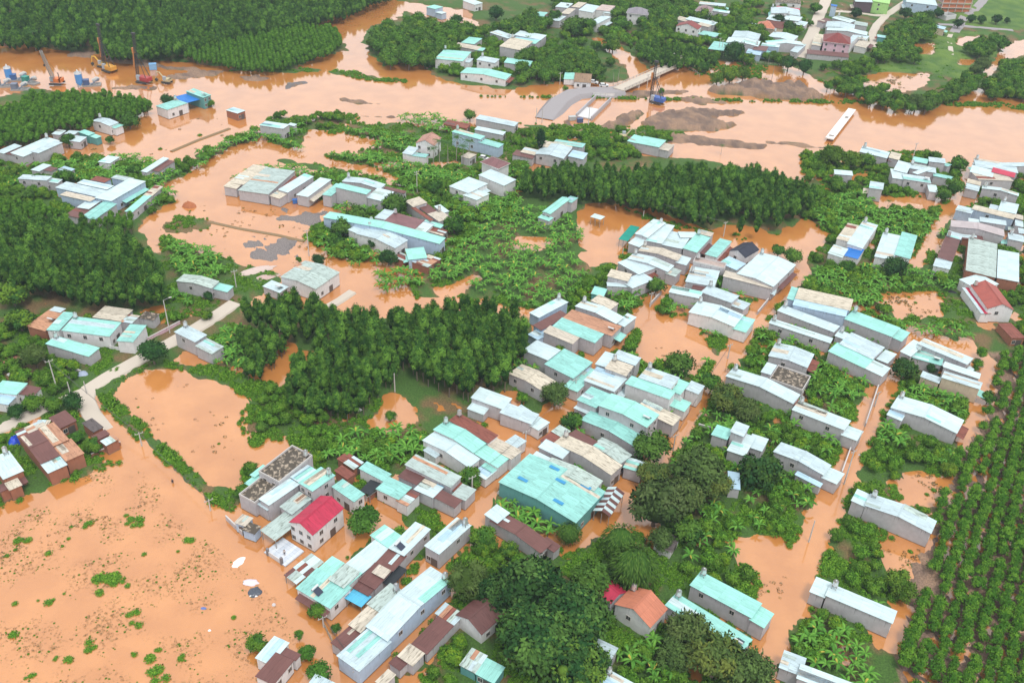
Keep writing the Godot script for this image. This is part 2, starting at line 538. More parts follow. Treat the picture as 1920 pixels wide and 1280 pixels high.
func build_water():
	var pm := PlaneMesh.new()
	pm.size = Vector2(9000, 9000)
	var m := StandardMaterial3D.new()
	m.albedo_color = lin(.585, .245, .07)
	m.roughness = 0.09
	m.metallic_specular = 0.9
	m.clearcoat_enabled = true
	m.clearcoat = 1.0
	m.clearcoat_roughness = 0.08
	var nt := NoiseTexture2D.new()
	nt.width = 1024; nt.height = 1024; nt.seamless = true
	var nn := noise(0.006, 41, 5)
	nn.domain_warp_enabled = true
	nn.domain_warp_amplitude = 40.0
	nt.noise = nn
	var gr := Gradient.new()
	gr.set_color(0, Color(.9, .87, .83)); gr.set_color(1, Color(1, 1, 1))
	nt.color_ramp = gr
	m.albedo_texture = nt
	var bn := NoiseTexture2D.new()
	bn.width = 512; bn.height = 512; bn.seamless = true
	bn.as_normal_map = true
	bn.bump_strength = 1.0
	bn.noise = noise(0.02, 42, 3)
	m.normal_enabled = true
	m.normal_texture = bn
	m.normal_scale = 0.05
	m.uv1_scale = Vector3(1, 1, 1) * 0.012
	m.uv1_triplanar = true
	m.uv1_world_triplanar = true
	var o := struct("flood_water", pm, m, "muddy orange flood water covering streets, plots and the river")
	o.position = Vector3(0, 0, -400)
# road: ribbon with a crown height and sloping sides; pts are x, y, z
func ribbon(called: String, label: String, pts: Array, width: float, m: Material, side := 0.8):
	var st := begin()
	var n := pts.size()
	var L := []
	for i in n:
		var a: Vector3 = pts[maxi(i - 1, 0)]
		var b: Vector3 = pts[mini(i + 1, n - 1)]
		var d := (b - a)
		d.y = 0
		L.append(d.normalized().cross(Vector3.UP))
	for i in n - 1:
		var p: Vector3 = pts[i]
		var q: Vector3 = pts[i + 1]
		var a: Vector3 = L[i]
		var b: Vector3 = L[i + 1]
		var w := width / 2
		quad(st, p - a * w, q - b * w, q + b * w, p + a * w, Vector3.UP)
		var m_ := int(p.distance_to(q) * 1.5) + 2
		for k in m_:
			for j in range(-int(w) - 1, int(w) + 2):
				var e := p.lerp(q, float(k) / (m_ - 1)) + a * j
				var ci := int(e.x + GW / 2.0)
				var ri := int(-e.z)
				if ci >= 0 and ci < GW and ri >= 0 and ri < GH: occ[ri * GW + ci] = 1
		for s in [-1.0, 1.0]:
			var nn: Vector3 = (a * s + Vector3.UP * .8).normalized()
			quad(st, p + a * w * s, q + b * w * s, Vector3(q.x, -.5, q.z) + b * s * (w + side * (q.y + .5)), Vector3(p.x, -.5, p.z) + a * s * (w + side * (p.y + .5)), nn)
	return struct(called, st.commit(), m, label)
# ---------------------------------------------------------------- vegetation
class Leafs:
	var v := PackedVector3Array()
	var n := PackedVector3Array()
	var c := PackedColorArray()
	var ix := PackedInt32Array()
	func leaf(p: Vector3, d: Vector3, nn: Vector3, l: float, w: float, col: Color, droop := 0.0):
		var s := d.cross(nn).normalized() * w * .5
		var i := v.size()
		var tip := p + d * l - Vector3(0, droop, 0)
		var mid := p + d * l * .45
		v.append_array([p, mid + s, tip, mid - s])
		n.append_array([nn, nn, nn, nn])
		c.append_array([col, col, col, col])
		ix.append_array([i, i + 2, i + 1, i, i + 3, i + 2])
	func core(ctr: Vector3, r: Vector3, col: Color, seg := 7, ring := 5):
		var b := v.size()
		for j in ring + 1:
			for k in seg:
				var th := PI * j / ring
				var ph := TAU * k / seg
				var q := Vector3(sin(th) * cos(ph), cos(th), sin(th) * sin(ph))
				v.append(ctr + q * r)
				n.append(q)
				c.append(col)
		for j in ring:
			for k in seg:
				var a := b + j * seg + k
				var e := b + j * seg + (k + 1) % seg
				ix.append_array([a, a + seg, e, e, a + seg, e + seg])
	func mesh() -> ArrayMesh:
		var arr := []
		arr.resize(Mesh.ARRAY_MAX)
		arr[Mesh.ARRAY_VERTEX] = v
		arr[Mesh.ARRAY_NORMAL] = n
		arr[Mesh.ARRAY_COLOR] = c
		arr[Mesh.ARRAY_INDEX] = ix
		var m := ArrayMesh.new()
		m.add_surface_from_arrays(Mesh.PRIMITIVE_TRIANGLES, arr)
		return m
func rv() -> Vector3:
	return Vector3(rng.randfn(), rng.randfn(), rng.randfn()).normalized()
# crown of clumps on an ellipsoid; base at y = 0, radius about 1, height hh
func crown(sd: int, hh: float, clumps: int, per: int, cl_r: float, ll: float, lw: float, ca: Color, cb: Color, flat := 0.0, cone := 0.0) -> ArrayMesh:
	rng.seed = sd
	var L := Leafs.new()
	var mid := Vector3(0, hh * .5, 0)
	L.core(mid, Vector3(.6, hh * .36, .6), ca * .9)
	for i in clumps:
		var q := rv()
		if q.y < -0.35: q.y = -q.y * .6
		q = q.normalized()
		var e := rng.randf_range(.62, .86)
		var tw := 1.0 - cone * (q.y * .5 + .5)
		var ctr := mid + Vector3(q.x * e * tw, q.y * e * hh * .5, q.z * e * tw)
		var col := ca.lerp(cb, clampf(rng.randf_range(-.15, 1.1), 0, 1))
		var rr := cl_r * rng.randf_range(.75, 1.25)
		L.core(ctr, Vector3(rr, rr * .8, rr) * .62, col * .92, 6, 4)
		for k in per:
			var u := rv()
			if u.dot(q) < -.3: u = -u
			var p := ctr + u * Vector3(rr, rr * .85, rr) * rng.randf_range(.65, 1.05)
			var nn := (u * .75 + q * .3 + Vector3.UP * .35 + rv() * .35).normalized()
			var d := (u.cross(rv()) + u * .4 - Vector3(0, .25, 0)).normalized()
			var cc := col * rng.randf_range(.8, 1.2)
			L.leaf(p, d, nn, ll * rng.randf_range(.7, 1.3), lw, cc)
	return L.mesh()
func bamboo_crown(sd: int, hh: float, ca: Color, cb: Color) -> ArrayMesh:
	rng.seed = sd
	var L := Leafs.new()
	L.core(Vector3(0, hh * .42, 0), Vector3(.72, hh * .38, .72), ca)
	for i in 900:
		var q := rv()
		q.y = absf(q.y) * .9 + .05 if rng.randf() < .85 else -absf(q.y) * .3
		q = q.normalized()
		var p := Vector3(0, hh * .42, 0) + q * Vector3(.86, hh * .5, .86) * rng.randf_range(.8, 1.02)
		var d := (Vector3(q.x, -.5, q.z) + rv() * .5).normalized()
		L.leaf(p, d, (q + rv() * .4).normalized(), .2, .045, ca.lerp(cb, rng.randf()), .03)
	return L.mesh()
func banana_mesh(sd: int) -> ArrayMesh:
	rng.seed = sd
	var L := Leafs.new()
	var n := rng.randi_range(9, 13)
	for i in n:
		var a := TAU * i / n * 2.4 + rng.randf() * .6
		var out := Vector3(cos(a), 0, sin(a))
		var up := rng.randf_range(.5, 2.4)
		var len := rng.randf_range(1.5, 2.5)
		var col := Color(.045, .14, .022).lerp(Color(.11, .25, .04), rng.randf())
		if rng.randf() < .012: col = Color(.3, .27, .05)
		var p := Vector3(0, 1.7, 0)
		var d := (out + Vector3.UP * up).normalized()
		var prev_l := p
		var prev_r := p
		var seg := 5
		for s in seg:
			var q := p + d * len / seg
			var w: float = [.17, .24, .23, .17, .03][s]
			var side := d.cross(Vector3.UP).normalized()
			var nn := side.cross(d).normalized()
			if nn.y < 0: nn = -nn
			var b := L.v.size()
			var l := q + side * w - nn * .1
			var r := q - side * w - nn * .1
			L.v.append_array([prev_l, p, l, q, prev_r, p, r, q])
			var nl := (nn + side * .35).normalized()
			var nr := (nn - side * .35).normalized()
			L.n.append_array([nl, nl, nl, nl, nr, nr, nr, nr])
			var lc := col * 1.5
			L.c.append_array([col, lc, col, lc, col, lc, col, lc])
			L.ix.append_array([b, b + 1, b + 2, b + 1, b + 3, b + 2, b + 4, b + 6, b + 5, b + 5, b + 6, b + 7])
			prev_l = l; prev_r = r
			p = q
			d = (d + Vector3.DOWN * .42).normalized()
	return L.mesh()
func palm_mesh(sd: int) -> ArrayMesh:
	rng.seed = sd
	var L := Leafs.new()
	for i in 14:
		var a := TAU * i / 14.0 + rng.randf() * .3
		var d := (Vector3(cos(a), rng.randf_range(.1, 1.1), sin(a))).normalized()
		var p := Vector3.ZERO
		for s in 7:
			var q := p + d * .42
			var side := d.cross(Vector3.UP).normalized()
			for sg in [-1.0, 1.0]:
				for t in 2:
					var pp := p.lerp(q, t * .5)
					L.leaf(pp, (side * sg + d * .5 - Vector3(0, .35, 0)).normalized(), (Vector3.UP + side * sg * .3).normalized(), .75 * (1.0 - s * .08), .14, Color(.05, .12, .035).lerp(Color(.08, .17, .05), rng.randf()))
			p = q
			d = (d + Vector3.DOWN * .22).normalized()
	return L.mesh()
func tuft_mesh(sd: int, r: float, h: float, n: int, ca: Color, cb: Color, grass := false) -> ArrayMesh:
	rng.seed = sd
	var L := Leafs.new()
	if not grass: L.core(Vector3(0, h * .35, 0), Vector3(r * .7, h * .5, r * .7), ca * .85, 6, 4)
	for i in n:
		var q := rv()
		q.y = absf(q.y)
		var col := ca.lerp(cb, rng.randf())
		if grass:
			var p := Vector3(q.x, 0, q.z) * r
			L.leaf(p, (Vector3.UP + Vector3(q.x, 0, q.z) * .7 + rv() * .3).normalized(), (Vector3.UP + q).normalized(), h * rng.randf_range(.6, 1.2), .14, col)
		else:
			var p := q * Vector3(r, h, r) * rng.randf_range(.7, 1.0)
			L.leaf(p, (q.cross(rv()) + q * .4).normalized(), (q + Vector3.UP * .4 + rv() * .4).normalized(), .42, .22, col * rng.randf_range(.8, 1.2))
	return L.mesh()
func trunk_mesh(sd: int, h: float, r: float, limbs: int) -> ArrayMesh:
	rng.seed = sd
	var st := begin()
	var bend := Vector3(rng.randf_range(-.06, .06), 0, rng.randf_range(-.06, .06)) * h
	tube(st, Vector3(0, -.8, 0), Vector3(0, h * .5, 0) + bend * .4, r, r * .75, 7, false)
	tube(st, Vector3(0, h * .5, 0) + bend * .4, Vector3(0, h, 0) + bend, r * .75, r * .35, 7, false)
	for i in limbs:
		var a := TAU * i / limbs + rng.randf()
		var y := h * rng.randf_range(.5, .85)
		tube(st, Vector3(0, y, 0) + bend * .6, Vector3(cos(a) * h * .28, y + h * .25, sin(a) * h * .28), r * .4, r * .12, 5, false)
	return st.commit()
func leaf_mat() -> StandardMaterial3D:
	var m := StandardMaterial3D.new()
	m.vertex_color_use_as_albedo = true
	m.roughness = 0.75
	m.metallic_specular = 0.08
	m.cull_mode = BaseMaterial3D.CULL_DISABLED
	m.backlight_enabled = true
	m.backlight = Color(.12, .16, .04)
	return m
func make_plants():
	mats["leaf"] = leaf_mat()
	var ac := []
	for i in 5: ac.append(crown(100 + i, 4.8, 36, 26, .34, .3, .12, Color(.028, .085, .018) * [.75, .9, 1.0, 1.1, 1.2][i], Color(.13, .265, .036) * [.75, .9, 1.0, 1.12, 1.25][i], 0, [.6, .45, .55, .5, .4][i]))
	crowns["acacia"] = ac
	var br := []
	for i in 4: br.append(crown(110 + i, 3.4, 28, 26, .38, .3, .14, Color(.045, .135, .016), Color(.125, .275, .03), 0, .45))
	crowns["bright"] = br
	var sp := []
	for i in 4: sp.append(crown(120 + i, 2.2, 15, 22, .42, .36, .17, Color(.045, .13, .016), Color(.125, .265, .028)))
	crowns["sapling"] = sp
	var defs := {"big": [1.5, 60, 44, .27, .13, .08, Color(.022, .068, .02), Color(.085, .175, .036)], "broad": [1.6, 30, 32, .34, .2, .12, Color(.035, .095, .02), Color(.105, .21, .032)],
		"round": [1.6, 26, 34, .36, .2, .12, Color(.045, .12, .02), Color(.085, .19, .03)], "dark": [1.7, 26, 32, .36, .2, .12, Color(.022, .065, .022), Color(.045, .105, .028)],
		"olive": [1.6, 40, 36, .28, .17, .08, Color(.05, .092, .026), Color(.105, .15, .045)], "lime": [1.6, 28, 34, .34, .2, .1, Color(.06, .13, .018), Color(.13, .22, .03)], "conifer": [4.2, 30, 30, .4, .26, .1, Color(.015, .05, .02), Color(.03, .08, .025)],
		"shrub": [1.5, 20, 30, .4, .26, .15, Color(.052, .14, .018), Color(.145, .275, .032)], "leafy": [1.7, 24, 28, .38, .24, .14, Color(.042, .115, .02), Color(.12, .23, .032)], "feather": [1.6, 34, 40, .3, .22, .05, Color(.06, .11, .025), Color(.11, .17, .04)]}
	for k in defs:
		var d: Array = defs[k]
		var vs := []
		for i in 4: vs.append(crown(hash(k) % 1000 + i, d[0], d[1], d[2], d[3], d[4], d[5], d[6] * [.8, 1.0, 1.15, .95][i], d[7] * Color([.85, 1.0, 1.25, .9][i], [.85, 1.0, 1.1, 1.05][i], [1.0, 1.0, .8, .95][i]), 0, .75 if k == "conifer" else .15))
		crowns[k] = vs
	crowns["bamboo"] = [bamboo_crown(201, 1.9, Color(.05, .115, .02), Color(.1, .19, .035)), bamboo_crown(202, 1.9, Color(.05, .115, .02), Color(.1, .19, .035))]
	var bn := []
	for i in 5: bn.append(banana_mesh(300 + i))
	crowns["banana"] = bn
	crowns["palm"] = [palm_mesh(320), palm_mesh(321)]
	var tf := []
	for i in 4: tf.append(tuft_mesh(340 + i, .8, .9, 70, Color(.055, .15, .016), Color(.15, .29, .03)))
	crowns["scrub"] = tf
	var gs := []
	for i in 3: gs.append(tuft_mesh(350 + i, .45, .4, 34, [Color(.07, .11, .03), Color(.13, .1, .055), Color(.1, .11, .05)][i], [Color(.13, .19, .05), Color(.22, .17, .09), Color(.17, .17, .08)][i], true))
	crowns["grass"] = gs
	trunks["thin"] = trunk_mesh(400, 1.0, .016, 0)
	trunks["tree"] = trunk_mesh(401, 1.0, .05, 5)
	trunks["palm"] = trunk_mesh(402, 1.0, .022, 0)
	trunks["stem"] = trunk_mesh(403, 1.8, .16, 0)
	mat("bark", .17, .13, .1, .95)
	mat("palebark", .3, .27, .23, .95)
	mat("bananastem", .14, .17, .06, .8)
# one tree: trunk and crown; cy is the height at which the crown starts
func tree(kind: String, called: String, label: String, category: String, x: float, z: float, rad: float, hgt: float, group := "", trunk := "tree"):
	var o := thing(called, label, category, Vector3(x, 0, z), rng.randf() * TAU, group)
	var vs: Array = crowns[kind]
	var i := rng.randi() % vs.size()
	var native: float = {"acacia": 4.8, "bright": 3.4, "shrub": 1.5, "sapling": 2.2, "conifer": 4.2, "bamboo": 1.9}.get(kind, 1.65)
	var ch := minf(native * rad * rng.randf_range(.92, 1.08), hgt * .93)
	if kind == "acacia": ch = hgt * rng.randf_range(.76, .88)
	var t := part("trunk", trunks[trunk], mats["bark"], o)
	t.scale = Vector3(hgt, hgt - ch * .35, hgt)
	var c := part("crown", vs[i], mats["leaf"], o, Vector3(0, hgt - ch, 0))
	c.scale = Vector3(rad, ch / native, rad)
func T(kind: String, label: String, x: float, z: float, rad: float, hgt: float):
	var cat := "bamboo" if kind == "bamboo" else "tree"
	tree(kind, {"bamboo": "bamboo_clump", "conifer": "conifer_tree", "feather": "feathery_tree"}.get(kind, "broadleaf_tree"), label, cat, x, z, rad, hgt)
func palm(label: String, x: float, z: float, hgt: float):
	var o := thing("palm_tree", label, "palm tree", Vector3(x, 0, z), rng.randf() * TAU)
	var t := part("trunk", trunks["palm"], mats["palebark"], o)
	t.scale = Vector3(hgt, hgt, hgt)
	var c := part("crown", crowns["palm"][rng.randi() % 2], mats["leaf"], o, Vector3(0, hgt, 0))
	c.scale = Vector3.ONE * clampf(hgt / 8.0, .5, 1.1)
func inside(p: PackedFloat32Array, x: float, z: float) -> bool:
	var r := false
	var n := p.size() / 2
	var j := n - 1
	for i in n:
		var zi := p[i * 2 + 1]
		var zj := p[j * 2 + 1]
		if (zi > z) != (zj > z) and x < (p[j * 2] - p[i * 2]) * (z - zi) / (zj - zi) + p[i * 2]: r = not r
		j = i
	return r
func dry(x: float, z: float) -> float:
	var c := int(x + GW / 2.0)
	var r := int(-z)
	if c < 0 or c >= GW or r < 0 or r >= GH: return -1.0
	return land[r * GW + c]
func built(x: float, z: float, pad := 0, most := 2) -> bool:
	for i in range(-pad, pad + 1):
		for j in range(-pad, pad + 1):
			var c := int(x + GW / 2.0) + i
			var r := int(-z) + j
			if c >= 0 and c < GW and r >= 0 and r < GH and occ[r * GW + c] > 0 and occ[r * GW + c] <= most: return true
	return false
var pools := {}
# scatter plants of a kind inside a polygon; collected first, then the 300 nearest become things of their own
func V(kind: String, spacing: float, size: float, hgt: float, label: String, poly: Array):
	var p := PackedFloat32Array(poly)
	var lo := Vector2(1e9, 1e9)
	var hi := -lo
	for i in p.size() / 2:
		lo = lo.min(Vector2(p[i * 2], p[i * 2 + 1]))
		hi = hi.max(Vector2(p[i * 2], p[i * 2 + 1]))
	rng.seed = int(absf(lo.x * 13.0) + absf(lo.y * 7.0))
	if not pools.has(kind): pools[kind] = []
	# rows of the plantations run a little askew
	var ang := .25 if kind in ["acacia", "sapling", "bright"] else 0.0
	var ctr := (lo + hi) / 2
	var half := (hi - lo).length() / 2
	var sx := spacing
	var sz := spacing * (.8 if kind != "sapling" else .75)
	if kind == "sapling":
		ang = 0.528
		sx = 2.9
		sz = 1.5
	var nx := int(half / sx) + 1
	var nz := int(half / sz) + 1
	var jit := .13 if kind in ["sapling", "bright"] else (.28 if kind == "acacia" else .45)
	var gap := noise(.04, 77, 2)
	for i in range(-nx, nx + 1):
		for j in range(-nz, nz + 1):
			var q := Vector2((i + (.5 if j % 2 and kind != "sapling" else 0.0)) * sx, j * sz) + Vector2(rng.randf_range(-jit, jit) * sx, rng.randf_range(-jit, jit) * sz)
			var w := ctr + q.rotated(ang)
			var s := size * rng.randf_range(.74, 1.22)
			if not inside(p, w.x, w.y): continue
			if built(w.x, w.y, 1 if kind != "banana" else 0): continue
			if kind == "banana" and gap.get_noise_2d(w.x * 3.0, w.y * 3.0) > .42: continue
			if kind == "shrub" and (dry(w.x, w.y) < -.3 or gap.get_noise_2d(w.x * 1.7, w.y * 1.7) < .0): continue
			if kind == "sapling" and (gap.get_noise_2d(w.x * 2.0, w.y * 2.0) > .42 or rng.randf() < .06): continue
			pools[kind].append([-w.y + absf(w.x) * .2, w.x, w.y, s, hgt * s / size, label])
func plant_pools():
	var names := {"bright": "plantation_tree", "shrub": "garden_shrub", "acacia": "acacia_tree", "sapling": "young_acacia_tree", "banana": "banana_plant", "leafy": "leafy_tree"}
	var cats := {"bright": "tree", "shrub": "shrub", "acacia": "tree", "sapling": "young tree", "banana": "banana plant", "leafy": "tree"}
	for kind in pools:
		var list: Array = pools[kind]
		list.sort_custom(func(a, b): return a[0] < b[0])
		var rest := []
		rng.seed = hash(kind)
		for i in list.size():
			var e: Array = list[i]
			if i >= 300:
				rest.append(e)
				continue
			var g: String = str(e[5]).replace(" plant ", " plants ").replace(" tree ", " trees ")
			if kind == "banana":
				var o := thing("banana_plant", e[5], "banana plant", Vector3(e[1], 0, e[2]), rng.randf() * TAU, g)
				var t := part("stem", trunks["stem"], mats["bananastem"], o)
				t.scale = Vector3.ONE * e[3]
				var c := part("leaf_crown", crowns["banana"][rng.randi() % 5], mats["leaf"], o)
				c.scale = Vector3.ONE * e[3] * Vector3(1, rng.randf_range(.9, 1.15), 1)
			else:
				var rad: float = e[3] * {"acacia": 1.6, "bright": 1.5, "shrub": 1.5, "sapling": 1.12, "leafy": 3.4}[kind]
				tree(kind, names[kind], e[5], cats[kind], e[1], e[2], rad, e[4], g, "thin" if kind in ["acacia", "sapling", "bright"] else "tree")
		if rest.is_empty(): continue
		var root := Node3D.new()
		root.name = numbered({"bright": "young_acacia_plantation", "shrub": "garden_shrubs", "acacia": "acacia_plantation", "sapling": "young_acacia_rows", "banana": "banana_plantation", "leafy": "leafy_woodland"}[kind])
		add_child(root)
		root.set_meta("kind", "stuff")
		root.set_meta("category", {"bright": "plantation", "shrub": "shrubs", "acacia": "plantation", "sapling": "plantation", "banana": "banana plants", "leafy": "woodland"}[kind])
		root.set_meta("label", {"bright": "bright green young plantations at the upper left and behind the pile drivers", "shrub": "garden shrubs farther off between the houses", "acacia": "dense plantations of acacia trees farther off, left, middle and behind the river", "sapling": "rows of young acacias beyond the nearest ones at the right edge", "banana": "banana plants of the farther plots, in loose green patches", "leafy": "leafy woodland on the far river bank"}[kind])
		var vs: Array = crowns[kind]
		var mm := []
		for i in vs.size(): mm.append([])
		for e in rest:
			var b := Basis(Vector3.UP, rng.randf() * TAU)
			var s: float = e[3]
			var t: Transform3D
			if kind == "banana": t = Transform3D(b.scaled(Vector3.ONE * s), Vector3(e[1], 0, e[2]))
			else:
				var rad: float = s * {"acacia": 1.6, "bright": 1.5, "shrub": 1.5, "sapling": 1.12, "leafy": 3.4}[kind]
				var native: float = {"acacia": 4.8, "bright": 3.4, "shrub": 1.5, "sapling": 2.2, "leafy": 1.7}[kind]
				var ch := minf(native * rad, e[4] * .93)
				if kind == "acacia": ch = e[4] * .82
				t = Transform3D(b.scaled(Vector3(rad, ch / native, rad)), Vector3(e[1], e[4] - ch, e[2]))
			mm[rng.randi() % vs.size()].append(t)
		for i in vs.size(): multi("foliage", vs[i], mm[i], mats["leaf"], root)
func multi(called: String, mesh: Mesh, list: Array, m: Material, parent: Node):
	if list.is_empty(): return
	var mm := MultiMesh.new()
	mm.transform_format = MultiMesh.TRANSFORM_3D
	mm.mesh = mesh
	mm.instance_count = list.size()
	for i in list.size(): mm.set_instance_transform(i, list[i])
	var o := MultiMeshInstance3D.new()
	o.name = called
	o.multimesh = mm
	o.material_override = m
	o.set_meta("kind", "stuff")
	parent.add_child(o, true)
var scrub_list := [[], [], [], []]
var grass_list := [[], [], []]
func S(density: float, hgt: float, poly: Array):
	var p := PackedFloat32Array(poly)
	var lo := Vector2(1e9, 1e9)
	var hi := -lo
	for i in p.size() / 2:
		lo = lo.min(Vector2(p[i * 2], p[i * 2 + 1]))
		hi = hi.max(Vector2(p[i * 2], p[i * 2 + 1]))
	rng.seed = int(absf(lo.x * 11.0) + absf(lo.y * 5.0))
	var n := int((hi.x - lo.x) * (hi.y - lo.y) * density * 1.8)
	var gap := noise(.09, 78, 3)
	for i in n:
		var x := rng.randf_range(lo.x, hi.x)
		var z := rng.randf_range(lo.y, hi.y)
		if not inside(p, x, z) or built(x, z): continue
		var g := gap.get_noise_2d(x, z)
		if g < -.22: continue
		if hgt < .75 and hgt > .69 and (dry(x, z) < -.3 or g < -.04): continue
		var s := rng.randf_range(.6, 1.3) * clampf(.75 + g, .5, 1.3)
		scrub_list[rng.randi() % 4].append(Transform3D(Basis(Vector3.UP, rng.randf() * TAU).scaled(Vector3(s, s * hgt * rng.randf_range(.7, 1.5), s)), Vector3(x, 0.1, z)))
# tufts that stick out of the shallow flood on the open field
func tufts(n: int, thr: float, size: float, poly: Array):
	var p := PackedFloat32Array(poly)
	var lo := Vector2(1e9, 1e9)
	var hi := -lo
	for i in p.size() / 2:
		lo = lo.min(Vector2(p[i * 2], p[i * 2 + 1]))
		hi = hi.max(Vector2(p[i * 2], p[i * 2 + 1]))
	rng.seed = int(absf(lo.x * 17.0) + n)
	var gap := noise(.07, 79, 4)
	for i in n:
		var x := rng.randf_range(lo.x, hi.x)
		var z := rng.randf_range(lo.y, hi.y)
		if not inside(p, x, z) or built(x, z, 0, 1): continue
		var g := gap.get_noise_2d(x, z)
		if g < thr: continue
		var s := rng.randf_range(.3, 1.0) * size * clampf(.6 + (g - thr) * 2.0, .5, 1.6)
		grass_list[rng.randi() % 3].append(Transform3D(Basis(Vector3.UP, rng.randf() * TAU).scaled(Vector3(s, s * .8, s)), Vector3(x, -.04, z)))
		if g > thr + .16 and rng.randf() < .1:
			var b := s * .75
			scrub_list[rng.randi() % 4].append(Transform3D(Basis(Vector3.UP, rng.randf() * TAU).scaled(Vector3(b, b * .6, b)), Vector3(x, -.05, z)))
func stuff_root(called: String, label: String, category: String) -> Node3D:
	var o := Node3D.new()
	o.name = numbered(called)
	add_child(o)
	o.set_meta("kind", "stuff")
	o.set_meta("label", label)
	o.set_meta("category", category)
	return o
# ---------------------------------------------------------------- site machines and small things
func lattice(st: SurfaceTool, a: Vector3, b: Vector3, w0: float, w1: float, n: int, r := .07):
	var d := (b - a).normalized()
	var u := d.cross(Vector3(.3, .1, 1)).normalized()
	var v := d.cross(u)
	var prev := []
	for i in n + 1:
		var t := float(i) / n
		var c := a.lerp(b, t)
		var w := lerpf(w0, w1, t) * .5
		var ring := [c + u * w + v * w, c + u * w - v * w, c - u * w - v * w, c - u * w + v * w]
		for k in 4:
			tube(st, ring[k], ring[(k + 1) % 4], r * .6, r * .6, 4, false)
			if i > 0:
				tube(st, prev[k], ring[k], r, r, 4, false)
				tube(st, prev[k], ring[(k + 1) % 4], r * .6, r * .6, 4, false)
		prev = ring
func tracks(o: Node3D, l: float, w: float):
	for s in [-1, 1]:
		var st := begin()
		box(st, Vector3(0, .55, s * w / 2), Vector3(l, .7, .7))
		box(st, Vector3(0, .55, s * w / 2), Vector3(l + .5, .42, .68))
		part("track", st.commit(), mat("track", .05, .045, .042), o)
func rig(label: String, x: float, z: float, h: float, r: float, g: float, b: float, turn: float, lean: float):
	var o := thing("pile_driver", label, "pile driver", Vector3(x, .2, z), turn)
	tracks(o, 5.2, 4.2)
	var bm := mat("rig%.2f" % r, r, g, b, .5)
	var st := begin()
	box(st, Vector3(-.6, 1.9, 0), Vector3(5.6, 1.8, 3.2)); box(st, Vector3(-3.0, 1.9, 0), Vector3(1.2, 1.5, 3.0))
	part("engine_body", st.commit(), bm, o)
	st = begin()
	box(st, Vector3(1.8, 2.3, -1.2), Vector3(1.6, 2.2, 1.1)); box(st, Vector3(1.9, 2.7, -1.2), Vector3(1.5, 1.0, 1.14))
	part("cab", st.commit(), mat("cab", .35, .4, .45, .3), o)
	var dark := mat("mast", .045, .045, .05, .6)
	st = begin()
	lattice(st, Vector3(3.2, .4, 0), Vector3(3.2 - lean, h, 0), 1.0, .8, 16, .11)
	part("mast", st.commit(), dark, o)
	st = begin()
	for s in [-1, 1]:
		tube(st, Vector3(-2.6, 2.2, s * 1.4), Vector3(3.0 - lean * .7, h * .66, s * .3), .17, .13, 6)
	part("back_stay", st.commit(), dark, o)
	st = begin()
	tube(st, Vector3(4.0, h * .28, 0), Vector3(4.0 - lean * .5, h * .62, 0), .4, .4, 8)
	box(st, Vector3(4.0 - lean * .55, h * .66, 0), Vector3(1.0, 2.4, 1.0))
	part("hammer", st.commit(), mat("hammer", .5, .2, .06, .6), o)
	st = begin()
	tube(st, Vector3(4.1, .0, .2), Vector3(4.0 - lean, h - .5, .1), .035, .035, 4, false)
	tube(st, Vector3(-2.8, 2.6, 0), Vector3(3.0 - lean, h - .2, 0), .035, .035, 4, false)
	part("cable", st.commit(), mat("cable", .08, .08, .08), o)
	st = begin()
	box(st, Vector3(3.2 - lean, h + .4, 0), Vector3(1.8, .8, .9))
	part("mast_head", st.commit(), dark, o)
func crawler_crane(label: String, x: float, z: float, tip: Vector3):
	var o := thing("crawler_crane", label, "crane", Vector3(x, .2, z))
	tracks(o, 5.0, 4.0)
	var st := begin()
	box(st, Vector3(0, 1.9, 0), Vector3(4.6, 1.8, 3.0)); box(st, Vector3(2.2, 2.0, 0), Vector3(1.2, 1.6, 3.0))
	part("body", st.commit(), mat("craneorange", .7, .2, .05, .5), o)
	st = begin()
	box(st, Vector3(-1.4, 2.6, 1.2), Vector3(1.4, 2.0, 1.1))
	part("cab", st.commit(), mat("cab", .35, .4, .45, .3), o)
	st = begin()
	lattice(st, Vector3(-1.2, 2.2, 0), tip, 1.3, .9, 18, .1)
	part("boom", st.commit(), mat("boomgrey", .42, .4, .39, .6), o)
	st = begin()
	tube(st, Vector3(1.4, 4.2, 0), tip, .05, .05, 4, false)
	tube(st, Vector3(1.4, 2.6, 0), Vector3(1.4, 5.2, 0), .2, .16, 6)
	part("gantry", st.commit(), mat("cable", .08, .08, .08), o)
	st = begin()
	tube(st, tip, tip - Vector3(0, 5.5, 0), .04, .04, 4, false)
	box(st, tip - Vector3(0, 6, 0), Vector3(.5, .9, .5))
	part("hook", st.commit(), mat("track", .05, .045, .042), o)
